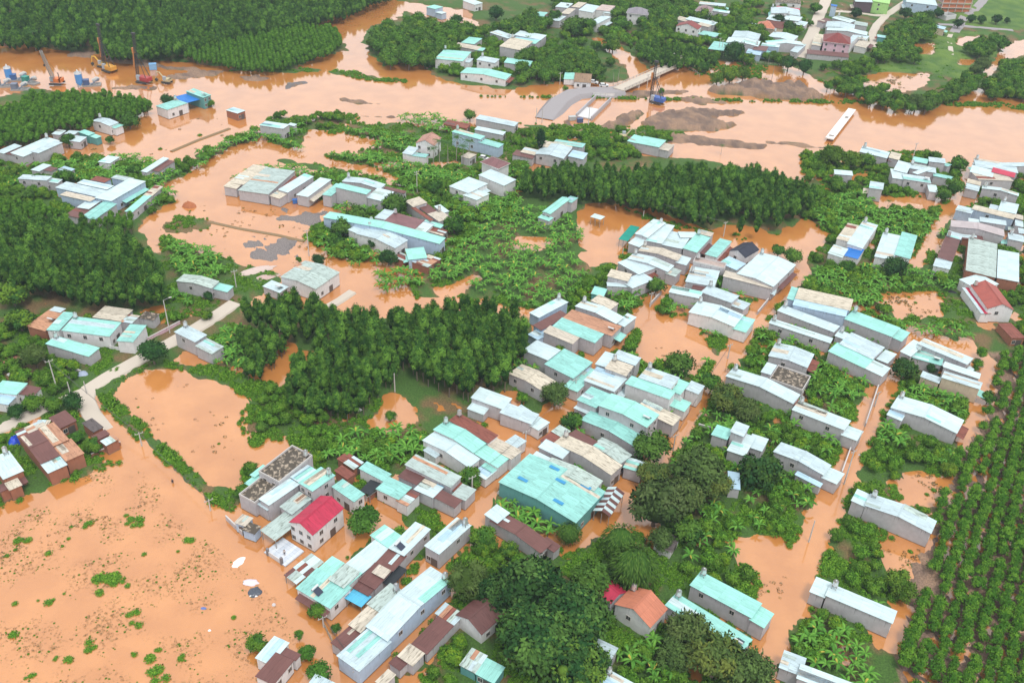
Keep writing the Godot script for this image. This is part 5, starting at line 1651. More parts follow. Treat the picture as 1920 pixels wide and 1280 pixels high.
	S(0.75,.7,[28.8,-281.1,67.1,-299.7,66.1,-280.8,33.3,-222.8,20.2,-197.6,0.6,-200.7,15.7,-249.8])
	S(0.68,.3,[-90.7,-126.0,-90.2,-127.2,-88.1,-126.9,-88.3,-125.7])
	S(0.68,.3,[-93.6,-126.1,-93.4,-126.9,-92.3,-127.0,-92.3,-126.0])
	S(0.68,.3,[-84.4,-132.6,-83.7,-134.0,-81.2,-133.6,-81.6,-132.1])
	S(0.68,.3,[-81.1,-132.0,-79.8,-134.2,-75.4,-133.2,-76.2,-131.0])
	S(0.68,.3,[-81.4,-132.3,-80.5,-133.9,-77.4,-133.4,-77.9,-131.6])
	S(0.68,.3,[-82.5,-128.5,-82.1,-129.5,-80.7,-129.4,-80.8,-128.3])
	S(0.68,.3,[-74.0,-124.0,-73.5,-125.1,-71.7,-124.9,-72.0,-123.8])
	S(0.68,.3,[-72.6,-122.0,-71.9,-123.3,-69.6,-122.9,-70.0,-121.6])
	S(0.68,.3,[-70.8,-118.0,-70.1,-119.3,-67.8,-118.9,-68.2,-117.6])
	S(0.68,.3,[-71.3,-114.5,-70.6,-115.8,-68.4,-115.4,-68.8,-114.2])
	S(0.68,.3,[-66.3,-111.2,-65.6,-112.5,-63.0,-112.1,-63.5,-110.8])
	S(0.68,.3,[-61.3,-114.2,-60.5,-115.6,-57.9,-115.1,-58.4,-113.7])
	S(0.68,.3,[-62.1,-116.2,-61.7,-117.1,-60.3,-117.0,-60.5,-116.0])
	S(0.68,.3,[-83.9,-113.0,-83.5,-114.0,-81.9,-113.8,-82.1,-112.9])
	S(0.68,.3,[-86.6,-111.1,-86.2,-112.1,-84.6,-111.9,-84.8,-110.9])
	S(0.68,.3,[-87.5,-108.7,-86.9,-109.9,-84.7,-109.6,-85.0,-108.4])
	S(0.68,.3,[-86.0,-107.1,-85.4,-108.2,-83.2,-107.9,-83.5,-106.8])
	S(0.68,.3,[-83.4,-148.5,-82.4,-150.4,-79.2,-149.8,-79.7,-147.8])
	S(0.68,.3,[-85.1,-150.9,-84.6,-152.2,-82.7,-152.0,-82.9,-150.7])
	S(0.68,.3,[-69.8,-143.8,-69.2,-145.2,-66.9,-144.9,-67.3,-143.5])
	S(0.68,.3,[-67.5,-142.4,-67.1,-143.5,-65.6,-143.4,-65.8,-142.2])
	S(0.68,.3,[-69.5,-140.3,-69.0,-141.4,-67.5,-141.3,-67.7,-140.1])
	S(0.68,.3,[-79.4,-116.3,-78.9,-117.4,-76.9,-117.2,-77.2,-116.0])
	S(0.68,.3,[-78.9,-114.8,-78.6,-115.7,-77.2,-115.7,-77.3,-114.7])
	S(0.68,.3,[-89.7,-128.8,-89.2,-130.0,-87.1,-129.7,-87.3,-128.5])
	S(0.68,.3,[-94.3,-142.8,-94.1,-143.8,-92.9,-143.8,-92.9,-142.7])
	S(0.68,.3,[-96.5,-138.7,-96.4,-139.5,-95.6,-139.7,-95.5,-138.8])
	S(0.68,.3,[-95.0,-117.9,-94.6,-119.1,-92.5,-118.8,-92.7,-117.7])
	S(0.68,.3,[-97.3,-125.6,-97.2,-126.4,-96.0,-126.5,-96.0,-125.6])
	S(0.68,.3,[-73.1,-130.0,-72.9,-130.7,-72.1,-130.9,-72.1,-130.0])
	S(0.68,.3,[-54.5,-124.0,-54.0,-124.9,-52.7,-124.9,-52.9,-123.8])
	S(0.68,.3,[-66.2,-115.7,-65.8,-116.8,-64.1,-116.6,-64.4,-115.6])
	S(0.68,.3,[-66.8,-113.9,-66.3,-115.0,-64.3,-114.8,-64.6,-113.7])
	S(0.68,.3,[-63.8,-109.3,-63.3,-110.4,-61.3,-110.2,-61.7,-109.1])
	S(0.68,.3,[-81.7,-112.5,-81.4,-113.4,-80.0,-113.3,-80.2,-112.4])
	S(0.68,.3,[-76.8,-139.6,-76.6,-140.5,-75.3,-140.6,-75.4,-139.5])
	S(0.68,.3,[-104.4,-141.7,-103.9,-143.3,-101.3,-142.9,-101.5,-141.3])
	S(0.68,.3,[-93.3,-147.1,-92.8,-148.6,-90.4,-148.3,-90.7,-146.8])
	S(0.68,.3,[-82.4,-160.4,-81.9,-161.9,-79.9,-161.6,-80.2,-160.2])
	S(0.68,.3,[-79.0,-157.1,-78.8,-158.2,-77.5,-158.3,-77.6,-157.1])
	tufts(24000,-0.22,0.3,[-120.5,-154.9,-103.9,-161.2,-89.0,-167.6,-79.9,-162.7,-73.1,-152.8,-59.1,-140.9,-45.4,-130.1,-38.9,-119.9,-45.5,-108.8,-94.4,-101.9])
	tufts(700,-0.3,0.6,[-108.1,-136.6,-100.8,-142.7,-93.6,-147.6,-85.7,-151.7,-78.7,-159.2,-77.9,-157.9,-85.0,-150.4,-92.8,-146.2,-100.0,-140.9,-107.3,-134.8])
	tufts(400,-0.2,0.5,[-105.7,-131.6,-98.4,-137.4,-89.3,-145.6,-82.3,-151.9,-81.7,-150.9,-88.7,-144.7,-97.9,-136.3,-105.2,-130.5])
	tufts(260,0.1,1.0,[-102.6,-197.9,-77.1,-206.9,-66.1,-191.5,-58.0,-164.1,-68.5,-161.7,-93.9,-185.2])
	tufts(200,0.0,0.9,[53.0,-160.5,66.4,-154.6,58.0,-131.7,50.0,-129.9])
	tufts(260,0.0,0.9,[87.1,-187.1,108.3,-178.5,99.2,-163.3,85.9,-173.3])
	tufts(350,0.0,0.9,[70.1,-150.0,96.4,-151.5,87.2,-137.5,69.4,-137.9])
	tufts(350,0.05,1.0,[-121.7,-302.1,-69.5,-303.0,-58.5,-262.9,-93.4,-266.6])
	tufts(150,0.0,1.0,[30.6,-227.9,57.7,-224.6,50.2,-213.8,32.9,-217.6])
	tufts(120,0,1.2,[118.1,-264.7,140.3,-260.1,130.3,-241.2,115.8,-245.9])
	tufts(120,0,1.0,[36.3,-152.8,66.0,-152.9,61.9,-144.9,37.3,-151.2])
	tufts(200,0,1.3,[171.5,-481.3,205.3,-477.7,191.9,-453.2,170.1,-457.8])
	tufts(200,0.1,1.2,[-186.2,-357.6,-117.5,-388.8,-104.6,-372.5,-151.3,-321.1])
func houses_far():
	H("white roofed house row with porch at the edge of the left young grove","c",-182.9,-335.4,2.73)
	B("m","W",4.01,0.00,0.00,-0.00,6.52,17.43)
	B("m","W",4.43,-4.64,1.21,-0.00,4.07,11.62)
	B("m","W",3.64,7.55,-5.45,-0.00,3.72,8.42)
	B("m","B",3.25,4.27,-6.10,-0.00,5.50,5.24)
	fit(0,0,0,0)
	H("small pale house with open porch beside the white row","c",-171.1,-345.7,3.01)
	B("m","W",3.41,0.00,0.00,-0.00,4.54,5.30)
	B("m","W",3.83,9.63,3.30,-0.00,3.51,4.67)
	B("m","W",3.64,5.08,4.72,-0.00,4.41,3.64)
	fit(0,0,0,0)
	H("little turquoise house with mint porch near the lone flooded tree","t",-169.8,-351.2,2.66)
	B("m","M",3.81,0.00,0.00,-0.00,5.76,3.16)
	B("m","M",3.23,-3.75,0.26,-0.00,5.17,2.77)
	fit(0,0,0,0)
	H("white roofed house with mint porch and tanks against the young grove","w",-166.4,-361.8,2.68)
	B("x","W",4.21,0.00,0.00,-0.00,10.14,4.67)
	B("m","M",3.43,-4.96,0.63,-0.00,3.93,4.23)
	fit(0,1,0,0)
	H("riverside house with mint roof behind a round tree","w",-146.5,-383.1,2.53)
	B("m","M",4.21,0.00,0.00,-0.00,7.84,10.34)
	fit(0,0,0,0)
	H("bright blue canopy between two riverside houses","b",-142.6,-391.6,2.38,"canopy")
	B("s","U",4.01,0.00,0.00,-0.00,8.96,7.41)
	fit(0,0,0,0)
	H("tall mint roofed riverside house with brown doors","t",-138.5,-394.4,2.57)
	B("m","M",5.41,0.00,0.00,-0.00,10.94,4.50)
	fit(0,0,0,0)
	H("low hut with mint roof and brown wall standing in the flood","k",-119.7,-382.3,2.57)
	B("m","W",3.21,0.00,0.00,-0.00,7.24,4.47)
	fit(0,0,0,0)
	H("grey roofed hut at the far left bank","c",-256.2,-468.3,2.93)
	B("m","W",3.21,0.00,0.00,-0.00,5.76,3.22)
	fit(0,0,0,0)
	H("lone white roofed house with bare walls beside the river","c",-99.1,-364.2,2.82)
	B("m","W",5.01,0.00,0.00,-0.00,11.07,5.09)
	B("m","W",3.63,-4.34,6.22,-0.00,3.13,2.38)
	fit(0,0,0,0)
	H("small blue house with mint roof in the far orchard","b",-51.0,-542.9,2.48)
	B("m","M",4.61,0.00,0.00,-0.00,7.04,6.59)
	B("m","W",3.43,-6.79,-2.22,-0.00,5.01,4.08)
	fit(0,0,0,0)
	H("white roofed far house at the top edge of the orchard","w",-30.7,-557.5,2.40)
	B("m","W",4.41,0.00,0.00,-0.00,9.98,6.53)
	fit(0,0,0,0)
	H("grey walled far house with white roof among trees","c",-11.8,-498.6,2.47)
	B("m","W",4.61,0.00,0.00,-0.00,12.36,6.39)
	fit(0,0,0,0)
	H("mint and cream roofed riverside cottage cluster","c",-27.1,-488.4,2.80)
	B("m","M",3.81,0.00,0.00,-0.00,7.42,10.80)
	B("m","C",3.63,-1.51,-9.07,-0.00,12.90,5.88)
	B("m","M",3.44,-8.67,-9.70,-0.00,4.67,5.09)
	fit(0,0,0,0)
	H("white house with raised mint roof on the far bank","w",-34.4,-459.6,2.92)
	B("m","M",5.21,0.00,0.00,-0.00,14.03,14.85)
	B("m","W",3.63,-7.72,-0.14,-0.00,3.03,6.57)
	fit(0,0,0,0)
	H("white flat walled house on the far bank","w",-17.4,-456.2,2.83)
	B("m","W",5.01,0.00,0.00,-0.00,9.50,6.83)
	fit(2,0,0,0)
	H("long mint roofed house with white walls on the far riverbank","w",-17.6,-439.5,2.83)
	B("x","M",3.81,0.00,0.00,-0.00,22.62,8.37)
	fit(3,0,0,0)
	H("low house with long white roof by the near riverbank","c",-10.3,-382.7,2.80)
	B("m","W",3.61,0.00,0.00,-0.00,17.56,4.93)
	fit(0,0,0,0)
	H("rust striped roof shed by the near riverbank","k",-26.7,-377.9,2.85)
	B("m","R",3.21,0.00,0.00,-0.00,10.46,5.21)
	fit(0,0,0,0)
	H("white roofed hut behind the rust striped shed","c",-12.7,-372.4,2.83)
	B("m","W",3.21,0.00,0.00,-0.00,12.54,3.88)
	fit(0,0,0,0)
	H("white villa with a pale pink gable roof","w",-36.1,-353.3,1.32)
	B("a","P",5.81,0.00,0.00,-0.00,8.65,7.78)
	B("m","W",4.03,-7.67,-4.64,1.57,4.17,7.41)
	B("m","M",3.64,-9.64,-0.77,1.57,7.63,3.26)
	fit(2,0,0,0)
	H("tall mint roofed house with a lower front by the palms","b",-20.9,-360.6,2.70)
	B("m","M",6.21,0.00,0.00,-0.00,13.14,4.09)
	B("m","M",4.63,-10.15,-0.03,-0.00,9.31,4.58)
	fit(2,0,0,0)
	H("cream roofed garage beside the parked white car","c",-19.9,-346.1,2.59)
	B("m","C",3.41,0.00,0.00,-0.00,4.23,5.01)
	fit(0,0,0,0)
	H("small white roofed concrete house at the plantation corner","c",124.1,-342.7,2.96)
	B("m","W",4.61,0.00,0.00,-0.00,6.84,4.44)
	fit(0,0,0,0)
	H("white roofed cube house with narrow end by the flooded plot","c",133.3,-331.0,2.79)
	B("m","W",5.21,0.00,0.00,-0.00,5.02,6.43)
	fit(0,0,0,0)
	H("grey walled house with stepped white roofs across the lane from the far banana plot","c",151.4,-340.3,2.94)
	B("m","W",4.61,0.00,0.00,-0.00,10.18,5.36)
	B("m","W",4.43,6.57,2.23,-0.00,4.92,8.92)
	B("m","W",3.64,-5.48,-5.29,-0.00,3.39,6.93)
	fit(0,0,0,0)
	H("white roofed house with long pale side roof beside the flooded lane","c",163.7,-345.6,2.79)
	B("m","M",3.61,0.00,0.00,-0.00,7.38,3.24)
	B("m","W",4.43,7.90,-0.21,-0.58,2.49,9.66)
	fit(0,0,0,0)
	H("white flat roofed house at the river end of the flooded lane","c",187.9,-356.2,2.86)
	B("m","W",4.41,0.00,0.00,-0.00,15.90,8.07)
	fit(0,0,0,0)
	H("pale roofed house with a crimson roof strip","c",182.6,-346.7,3.20)
	B("m","C",4.21,0.00,0.00,-0.00,13.91,8.05)
	B("m","W",4.43,2.10,3.74,-0.52,8.35,7.62)
	B("m","D",4.44,-6.08,2.87,-0.55,8.45,5.11)
	fit(0,0,0,0)
	H("long grey walled house with white roof and green tarp on its porch","c",180.2,-332.3,2.69)
	B("x","W",4.61,0.00,0.00,-0.00,12.84,2.80)
	B("m","W",3.63,9.56,0.14,-0.00,4.98,5.39)
	B("m","C",3.64,9.52,5.48,-0.00,4.99,4.28)
	fit(0,0,0,0)
	H("thatched roof hut with a tiny mint roofed room beside the two white cars","w",27.9,-440.9,-0.09)
	B("a","H",3.21,0.00,0.00,-0.00,8.07,11.99)
	B("m","M",3.03,-6.17,-2.26,3.14,5.67,9.62)
	fit(0,0,0,0)
	H("mint roofed house on the near riverbank with a cream porch","c",52.6,-365.8,2.69)
	B("m","M",4.21,0.00,0.00,-0.00,9.84,8.49)
	B("m","M",3.83,6.58,0.08,-0.00,4.59,7.94)
	B("m","C",3.44,-6.48,0.01,-0.00,4.67,7.39)
	fit(0,0,0,0)
	H("grouped white, lilac and mint roofs behind a round tree by the river","c",13.2,-351.9,2.81)
	B("x","W",4.41,0.00,0.00,-0.00,11.55,11.86)
	B("m","C",4.63,0.62,4.21,-0.00,12.12,6.25)
	B("m","M",4.44,-3.21,9.48,-0.00,12.44,4.49)
	B("m","C",3.85,8.89,-3.04,-0.00,6.17,5.40)
	B("m","L",3.86,-9.32,1.66,-0.00,6.29,6.63)
	B("m","B",3.48,10.11,-6.15,-0.00,8.47,5.21)
	fit(0,0,0,0)
	H("white and mint roofed cluster on the left side of the orchard","c",-4.3,-481.0,2.79)
	B("m","C",5.41,0.00,0.00,-0.00,11.90,16.48)
	B("m","W",4.83,-0.53,18.61,-0.00,14.95,8.69)
	B("m","M",4.44,-1.06,10.92,-0.00,13.44,8.45)
	fit(0,0,0,0)
	H("mint roofed house at the orchard edge by the far river","c",-2.8,-458.3,2.95)
	B("m","M",3.81,0.00,0.00,-0.00,12.77,7.60)
	fit(0,0,0,0)
	H("mint roofed pair of cottages near the top edge","c",8.3,-540.4,2.81)
	B("m","M",4.01,0.00,0.00,-0.00,6.20,8.61)
	B("m","M",3.43,-4.21,-4.29,-0.00,5.41,9.64)
	fit(0,0,0,0)
	H("brown roofed house in the top row of white houses","c",17.5,-533.8,2.75)
	B("m","W",4.01,0.00,0.00,-0.00,5.60,10.50)
	B("m","B",4.43,5.66,6.22,-0.00,4.45,13.24)
	fit(0,0,0,0)
	H("white roofed house second in the top row","c",21.3,-558.0,2.80)
	B("m","W",4.61,0.00,0.00,-0.00,7.43,10.19)
	B("m","C",4.43,-5.72,-9.80,-0.00,4.80,12.06)
	fit(0,0,0,0)
	H("cream topped far house in the top row","c",29.8,-559.2,2.75)
	B("m","C",4.81,0.00,0.00,-0.00,5.09,11.81)
	fit(0,0,0,0)
	H("pale mint and white far house right of the cream top","w",35.6,-554.0,2.78)
	B("m","W",4.61,0.00,0.00,-0.00,8.30,14.67)
	B("m","P4",4.83,-8.02,4.46,-0.00,8.15,12.18)
	B("m","W",4.24,-11.85,1.21,-0.00,5.25,9.17)
	fit(0,0,0,0)
	H("white roofed lone far house before the grey villa","w",40.2,-530.9,2.62)
	B("m","W",5.01,0.00,0.00,-0.00,5.48,16.72)
	fit(0,0,0,0)
	H("grey hip roofed villa with white balconies","w",62.1,-544.4,2.92)
	B("h","G2",6.41,0.00,0.00,-0.00,11.67,9.08)
	fit(2,0,0,0)
	H("white villa with dark red gable roof and purple framed windows","w",87.3,-521.1,1.15)
	B("a","R3",6.41,0.00,0.00,-0.00,7.28,12.28)
	fit(3,0,0,0)
	H("villa with purple hip roof and white upper storey","w",100.1,-552.9,2.77)
	B("h","P5",7.01,0.00,0.00,-0.00,8.12,9.41)
	fit(3,0,0,0)
	H("row of pale roofs behind the purple hipped villa","c",108.2,-574.9,2.89)
	B("m","W",4.41,0.00,0.00,-0.00,15.23,6.07)
	B("m","W",4.03,-6.24,-11.60,-0.00,9.70,4.99)
	fit(0,0,0,0)
	H("long white roofs in front of the purple hipped villa","c",97.0,-540.0,2.62)
	B("m","W",4.21,0.00,0.00,-0.00,16.73,6.81)
	B("m","C",4.03,10.25,-2.37,-0.00,6.93,7.14)
	B("m","C",4.24,-4.22,-6.14,-0.00,6.92,5.15)
	fit(0,0,0,0)
	H("pale mint roof beside the red gabled villa","c",98.2,-517.7,2.55)
	B("m","M",3.81,0.00,0.00,-0.00,10.23,7.87)
	fit(0,0,0,0)
	H("mint roofed open shed by two poles near the big dark tree","c",99.9,-495.3,2.78,"shed")
	B("s","M",4.41,0.00,0.00,-0.00,8.48,14.46)
	fit(0,0,0,0)
	H("wide white roofed hall behind the big dark tree","c",117.1,-514.2,2.82)
	B("x","W",4.81,0.00,0.00,-0.00,13.90,12.12)
	B("x","W",5.03,-0.29,-12.63,-0.00,16.71,9.37)
	fit(0,0,0,0)
	H("pale blue house with maroon roof by the far river wall","b",120.9,-494.0,2.81)
	B("m","B",4.61,0.00,0.00,-0.00,6.97,8.06)
	B("m","L",4.03,2.20,-6.19,-0.00,7.29,7.56)
	B("m","W",4.64,-4.05,7.54,-0.00,9.26,5.16)
	fit(0,0,0,0)
	H("orange roofed house between far trees","y",132.1,-535.8,2.81)
	B("h","T1",4.41,0.00,0.00,-0.00,9.29,10.24)
	B("m","R",3.63,6.24,1.21,-0.00,5.33,4.90)
	fit(0,0,0,0)
	H("white walled far house with dark ridged roof at the top","w",154.7,-585.9,2.99)
	B("m","K",5.21,0.00,0.00,-0.00,14.27,9.74)
	fit(2,0,0,0)
	H("pink edged white and blue roofed far house left of the far road","w",148.6,-564.8,2.96)
	B("x","W",4.61,0.00,0.00,-0.00,16.35,13.47)
	B("m","D",4.83,-1.83,7.27,-0.00,13.27,3.28)
	fit(0,0,0,0)
	H("long white roofs beside the far road behind round trees","c",150.2,-552.5,2.70)
	B("m","W",4.41,0.00,0.00,-0.00,9.02,9.90)
	B("m","W",4.43,8.60,-5.81,-0.00,7.77,10.18)
	B("m","W",3.84,-5.80,-5.09,-0.00,6.36,8.87)
	fit(0,0,0,0)
	H("dark brown tiled house among the far white roofs","y",137.1,-537.2,2.89)
	B("a","R4",4.41,0.00,0.00,-0.00,9.30,10.94)
	fit(0,0,0,0)
	H("wavy white roofed hall left of the far road","c",137.4,-517.3,2.65)
	B("x","W",4.21,0.00,0.00,-0.00,13.69,11.21)
	B("x","W",4.23,-4.01,-11.09,0.57,19.04,6.17)
	B("m","W",3.64,-11.90,-12.52,-0.00,3.97,16.78)
	fit(0,0,0,0)
	H("low brown and cream roofs on the right side of the far road","c",180.2,-556.5,2.41)
	B("m","W",4.01,0.00,0.00,-0.00,11.39,7.45)
	B("m","B",3.83,6.35,-10.59,-0.00,4.26,9.77)
	fit(0,0,0,0)
	H("broad white roofed row right of the far road","c",174.0,-540.7,2.82)
	B("x","W",4.61,0.00,0.00,-0.00,15.22,11.73)
	B("x","W",4.43,-4.12,-8.10,-0.00,21.41,7.18)
	B("m","G",4.04,-10.57,11.88,-0.00,7.15,7.46)
	fit(0,0,0,0)
	H("pink two storey villa with a dark red hip roof","p",163.2,-508.0,2.88)
	B("h","R3",6.61,0.00,0.00,-0.00,13.42,12.62)
	fit(3,0,0,0)
	H("white annex and sheds beside the pink villa","w",178.8,-512.5,2.63)
	B("m","C",3.61,0.00,0.00,-0.00,6.19,12.15)
	B("m","W",5.63,5.52,-2.26,-0.00,3.21,17.20)
	B("m","W",4.04,3.35,10.23,-0.00,6.64,8.48)
	fit(0,0,0,0)
	H("long maroon roofed wall shed in front of the pink villa","c",155.9,-494.5,2.92)
	B("m","B",3.21,0.00,0.00,-0.00,20.91,7.46)
	fit(0,0,0,0)
	H("pale roofed house between the far road and the pink villa","c",155.6,-514.3,2.80)
	B("m","C",4.21,0.00,0.00,-0.00,4.99,21.59)
	fit(0,0,0,0)
	H("bright blue water tank tower hut by the far road","b",178.8,-575.4,2.85,"tower")
	B("m","U",6.51,0.00,0.00,-0.00,3.56,3.70)
	fit(0,0,0,0)
	H("dark purple walled house with white roof at the top edge","d",199.8,-589.7,-3.30)
	B("m","W",6.51,0.00,0.00,-0.00,10.09,8.46)
	fit(0,0,0,0)
	H("lime green walled house at the top edge","l",210.8,-590.3,2.80)
	B("m","O2",7.01,0.00,0.00,-0.00,9.73,13.09)
	fit(0,0,0,0)
	H("broad pale blue and white house at the top edge","b",236.1,-595.2,2.91)
	B("m","W",6.01,0.00,0.00,-0.00,17.73,12.79)
	B("m","M",4.63,5.74,5.60,-0.00,6.47,10.56)
	fit(2,0,0,0)
	H("grey yellow walled house with pale blue roof by two parasols","y",230.3,-548.4,2.59)
	B("m","L",4.41,0.00,0.00,-0.00,8.88,5.72)
	B("m","W",3.63,6.80,-3.45,-0.00,4.65,5.50)
	fit(0,0,0,0)
	H("small mint roofed shed beside the winding far lane","t",193.6,-528.3,2.91,"shed")
	B("m","M",3.41,0.00,0.00,-0.00,4.91,4.94)
	fit(0,0,0,0)
	H("white roofed house on the near riverbank right of the plantation","c",142.3,-364.2,2.69)
	B("m","W",4.61,0.00,0.00,-0.00,10.92,7.10)
	B("m","C",3.83,-7.71,2.58,-0.00,4.18,7.03)
	fit(0,0,0,0)
	H("white roofed house seen end on beside the river bananas","c",149.1,-350.2,2.66)
	B("m","W",4.81,0.00,0.00,-0.00,5.17,10.62)
	B("m","M",4.43,-4.79,11.76,-0.00,5.86,5.10)
	fit(0,0,0,0)
	H("bright white roofed house between river bananas and lane","c",157.2,-350.7,2.85)
	B("m","W",4.41,0.00,0.00,-0.00,9.96,5.30)
	B("m","W",5.03,-5.46,9.02,-0.00,6.24,4.85)
	B("m","M",3.84,-9.33,8.93,-0.57,2.86,3.16)
	fit(0,0,0,0)
	H("white roofed house at the right edge by the river","c",190.3,-357.6,-3.06)
	B("m","W",4.41,0.00,0.00,-0.00,21.41,3.58)
	fit(0,0,0,0)
func houses_middle():
	H("grey rendered house with mint and white roofs and a small brown window","c",98.5,-224.4,2.44)
	B("m","W",4.61,0.00,0.00,-0.00,10.18,8.14)
	B("m","M",4.43,0.27,-6.43,-0.00,10.96,5.95)
	B("m","W",4.04,-7.53,-6.39,-0.00,5.57,5.51)
	B("m","W",3.25,-6.80,1.93,-0.00,3.41,6.32)
	fit(1,0,0,0)
	H("white and mint stepped house at the bend by the young plantation","c",121.2,-222.6,2.39)
	B("m","W",5.21,0.00,0.00,-0.00,14.26,4.35)
	B("m","W",4.43,7.48,-4.25,-0.00,3.32,8.71)
	fit(0,0,0,0)
	H("slim white roofed house with pale blue base beside the stepped house","c",116.5,-221.5,2.64)
	B("m","M",3.61,0.00,0.00,-0.00,7.87,4.85)
	B("m","W",4.83,-9.17,-3.31,-0.00,9.55,3.01)
	fit(0,0,0,0)
	H("rust orange sheet roof house at the edge of the dense left grove","k",-129.9,-221.5,2.84)
	B("m","T",3.41,0.00,0.00,-0.00,6.25,10.03)
	B("m","W",3.63,0.86,4.81,-0.00,3.89,2.30)
	fit(0,0,0,0)
	H("patched cream, blue and rust roofs behind the large turquoise house","c",-113.3,-225.6,2.93)
	B("m","C",3.61,0.00,0.00,-0.00,9.05,6.29)
	B("m","A",3.63,-5.19,-1.13,-0.00,5.66,4.25)
	B("m","K",3.24,-9.90,2.29,-0.00,4.58,3.60)
	fit(0,0,0,0)
	H("rounded grey roofed house with mint porch beside the dense left grove","c",-94.6,-243.9,2.87)
	B("x","G",4.21,0.00,0.00,-0.00,12.10,4.47)
	B("m","M",3.43,-7.94,0.57,-0.00,5.32,3.68)
	fit(0,0,0,0)
	H("sprawling cluster house with white, cream and red roofs at left","b",-138.2,-301.2,2.78)
	B("m","W",4.81,0.00,0.00,-0.00,7.21,17.58)
	B("m","W",4.03,13.40,-4.55,-0.00,18.03,5.40)
	B("m","C",4.24,9.89,-9.68,-0.00,13.28,3.09)
	B("m","W",4.25,11.28,0.15,-0.00,13.47,3.50)
	B("m","R",4.27,12.47,4.18,-0.00,6.50,3.51)
	B("m","G",4.08,6.84,8.69,-0.00,7.84,3.12)
	fit(1,0,0,0)
	H("turquoise and brown roofed house below the sprawling cluster","c",-140.3,-286.3,2.89)
	B("x","M",4.01,0.00,0.00,-0.00,5.40,12.63)
	B("m","B",3.23,6.61,0.29,-0.00,5.49,11.24)
	B("m","W",3.64,6.50,3.41,-0.00,4.85,6.19)
	fit(0,0,0,0)
	H("slim mint and cream roofed house among banana plants","c",-129.6,-293.6,2.97)
	B("m","M",3.61,0.00,0.00,-0.00,3.04,12.98)
	B("m","C",3.63,-0.06,10.18,-0.00,3.16,8.28)
	fit(0,0,0,0)
	H("pale grey roofed house with front porch at the far left","c",-171.3,-308.4,3.03)
	B("m","W",4.41,0.00,0.00,-0.00,11.00,3.74)
	B("m","W",3.43,-6.16,1.00,-0.00,5.16,3.35)
	fit(0,0,0,0)
	H("white and brown roofed house seen end on between banana rows","c",-131.7,-325.1,2.85)
	B("m","B",3.41,0.00,0.00,-0.00,3.89,10.08)
	B("m","W",4.03,1.88,-1.55,-0.00,2.57,13.65)
	fit(0,0,0,0)
	H("white roofed hut in the flooded scrub at left","w",-153.0,-329.1,2.88)
	B("m","W",3.01,0.00,0.00,-0.00,5.21,6.11)
	fit(0,0,0,0)
	H("row of low white, brown and blue roofs at the left bank","c",-174.0,-319.3,2.78)
	B("m","W",3.21,0.00,0.00,-0.00,4.09,6.16)
	B("m","B",3.23,-3.62,0.40,-0.00,4.50,3.40)
	B("m","L",3.24,-9.04,2.82,-0.00,5.01,3.21)
	fit(0,0,0,0)
	H("aged mint roofed tube house, leftmost of the row behind the flooded field","c",-90.5,-314.7,2.89)
	B("m","G",4.21,0.00,0.00,-0.00,11.87,20.85)
	B("m","C",3.63,10.00,-2.76,-0.00,5.16,12.02)
	fit(0,0,0,0)
	H("rust marked pink white roofed house beside the aged mint roof","c",-98.5,-319.8,2.84)
	B("m","C",3.81,0.00,0.00,-0.00,6.26,16.85)
	fit(0,0,0,0)
	H("white roofed tube house with cream porch, second from the right of its row","c",-79.7,-313.2,2.71)
	B("m","W",4.41,0.00,0.00,-0.00,4.31,15.49)
	B("m","C",3.63,0.52,-9.01,-0.00,4.39,5.68)
	fit(0,0,0,0)
	H("narrow white roofed tube house at the right of its row","c",-72.8,-310.9,2.78)
	B("m","W",4.21,0.00,0.00,-0.00,4.81,15.90)
	fit(0,0,0,0)
	H("grey rendered block with mint roof, two square windows and white roofs around","c",-55.8,-315.3,2.81)
	B("x","W",4.61,0.00,0.00,-0.00,15.44,4.46)
	B("m","M",6.43,-0.73,-9.08,-0.00,12.36,3.85)
	B("m","M",4.64,6.96,-9.46,-0.00,3.66,10.17)
	B("m","W",4.65,-9.83,-6.13,-0.00,6.53,8.62)
	B("m","B",3.67,-11.85,1.23,-0.00,8.22,2.20)
	fit(2,0,0,0)
	H("purple brown roofed house flanked by mint and pale roofs","w",-37.9,-287.5,2.77)
	B("m","P2",4.61,0.00,0.00,-0.00,11.61,7.36)
	B("m","W",4.63,7.93,1.16,-0.00,4.45,7.17)
	B("m","W",4.24,-7.52,-0.71,-0.00,4.33,6.67)
	fit(0,0,0,0)
	H("white warehouse house with two tone roof behind a dark tree","w",-43.8,-275.9,2.59)
	B("x","W",4.41,0.00,0.00,-0.00,16.26,6.77)
	B("m","W",4.03,10.36,0.18,-0.00,4.50,5.31)
	fit(0,0,0,0)
	H("bright white roofed house between the purple roof and the warehouse","w",-43.0,-282.3,2.79)
	B("m","W",4.41,0.00,0.00,-0.00,14.73,3.90)
	fit(0,0,0,0)
	H("roofless cream room with rust striped and white roofs around it","c",-26.5,-293.0,2.23)
	B("m","C",4.21,0.00,0.00,-0.00,7.40,5.21)
	B("m","R",4.23,4.40,-4.22,-0.00,12.39,1.51)
	B("m","C",4.64,12.60,-1.61,1.57,5.80,5.52)
	B("m","B",3.45,8.22,0.08,-0.00,7.44,4.03)
	B("m","W",4.07,4.34,3.62,-0.00,5.77,2.61)
	fit(0,0,0,0)
	H("mint fringed hut with blue barrel beside the purple roof","c",-26.7,-284.4,2.74)
	B("m","A",3.01,0.00,0.00,-0.00,6.39,4.07)
	B("m","M",3.63,2.83,2.75,-0.00,7.11,2.75)
	fit(0,0,0,0)
	H("long blue walled house with turquoise roof and two wall fans","b",-44.1,-281.4,2.79)
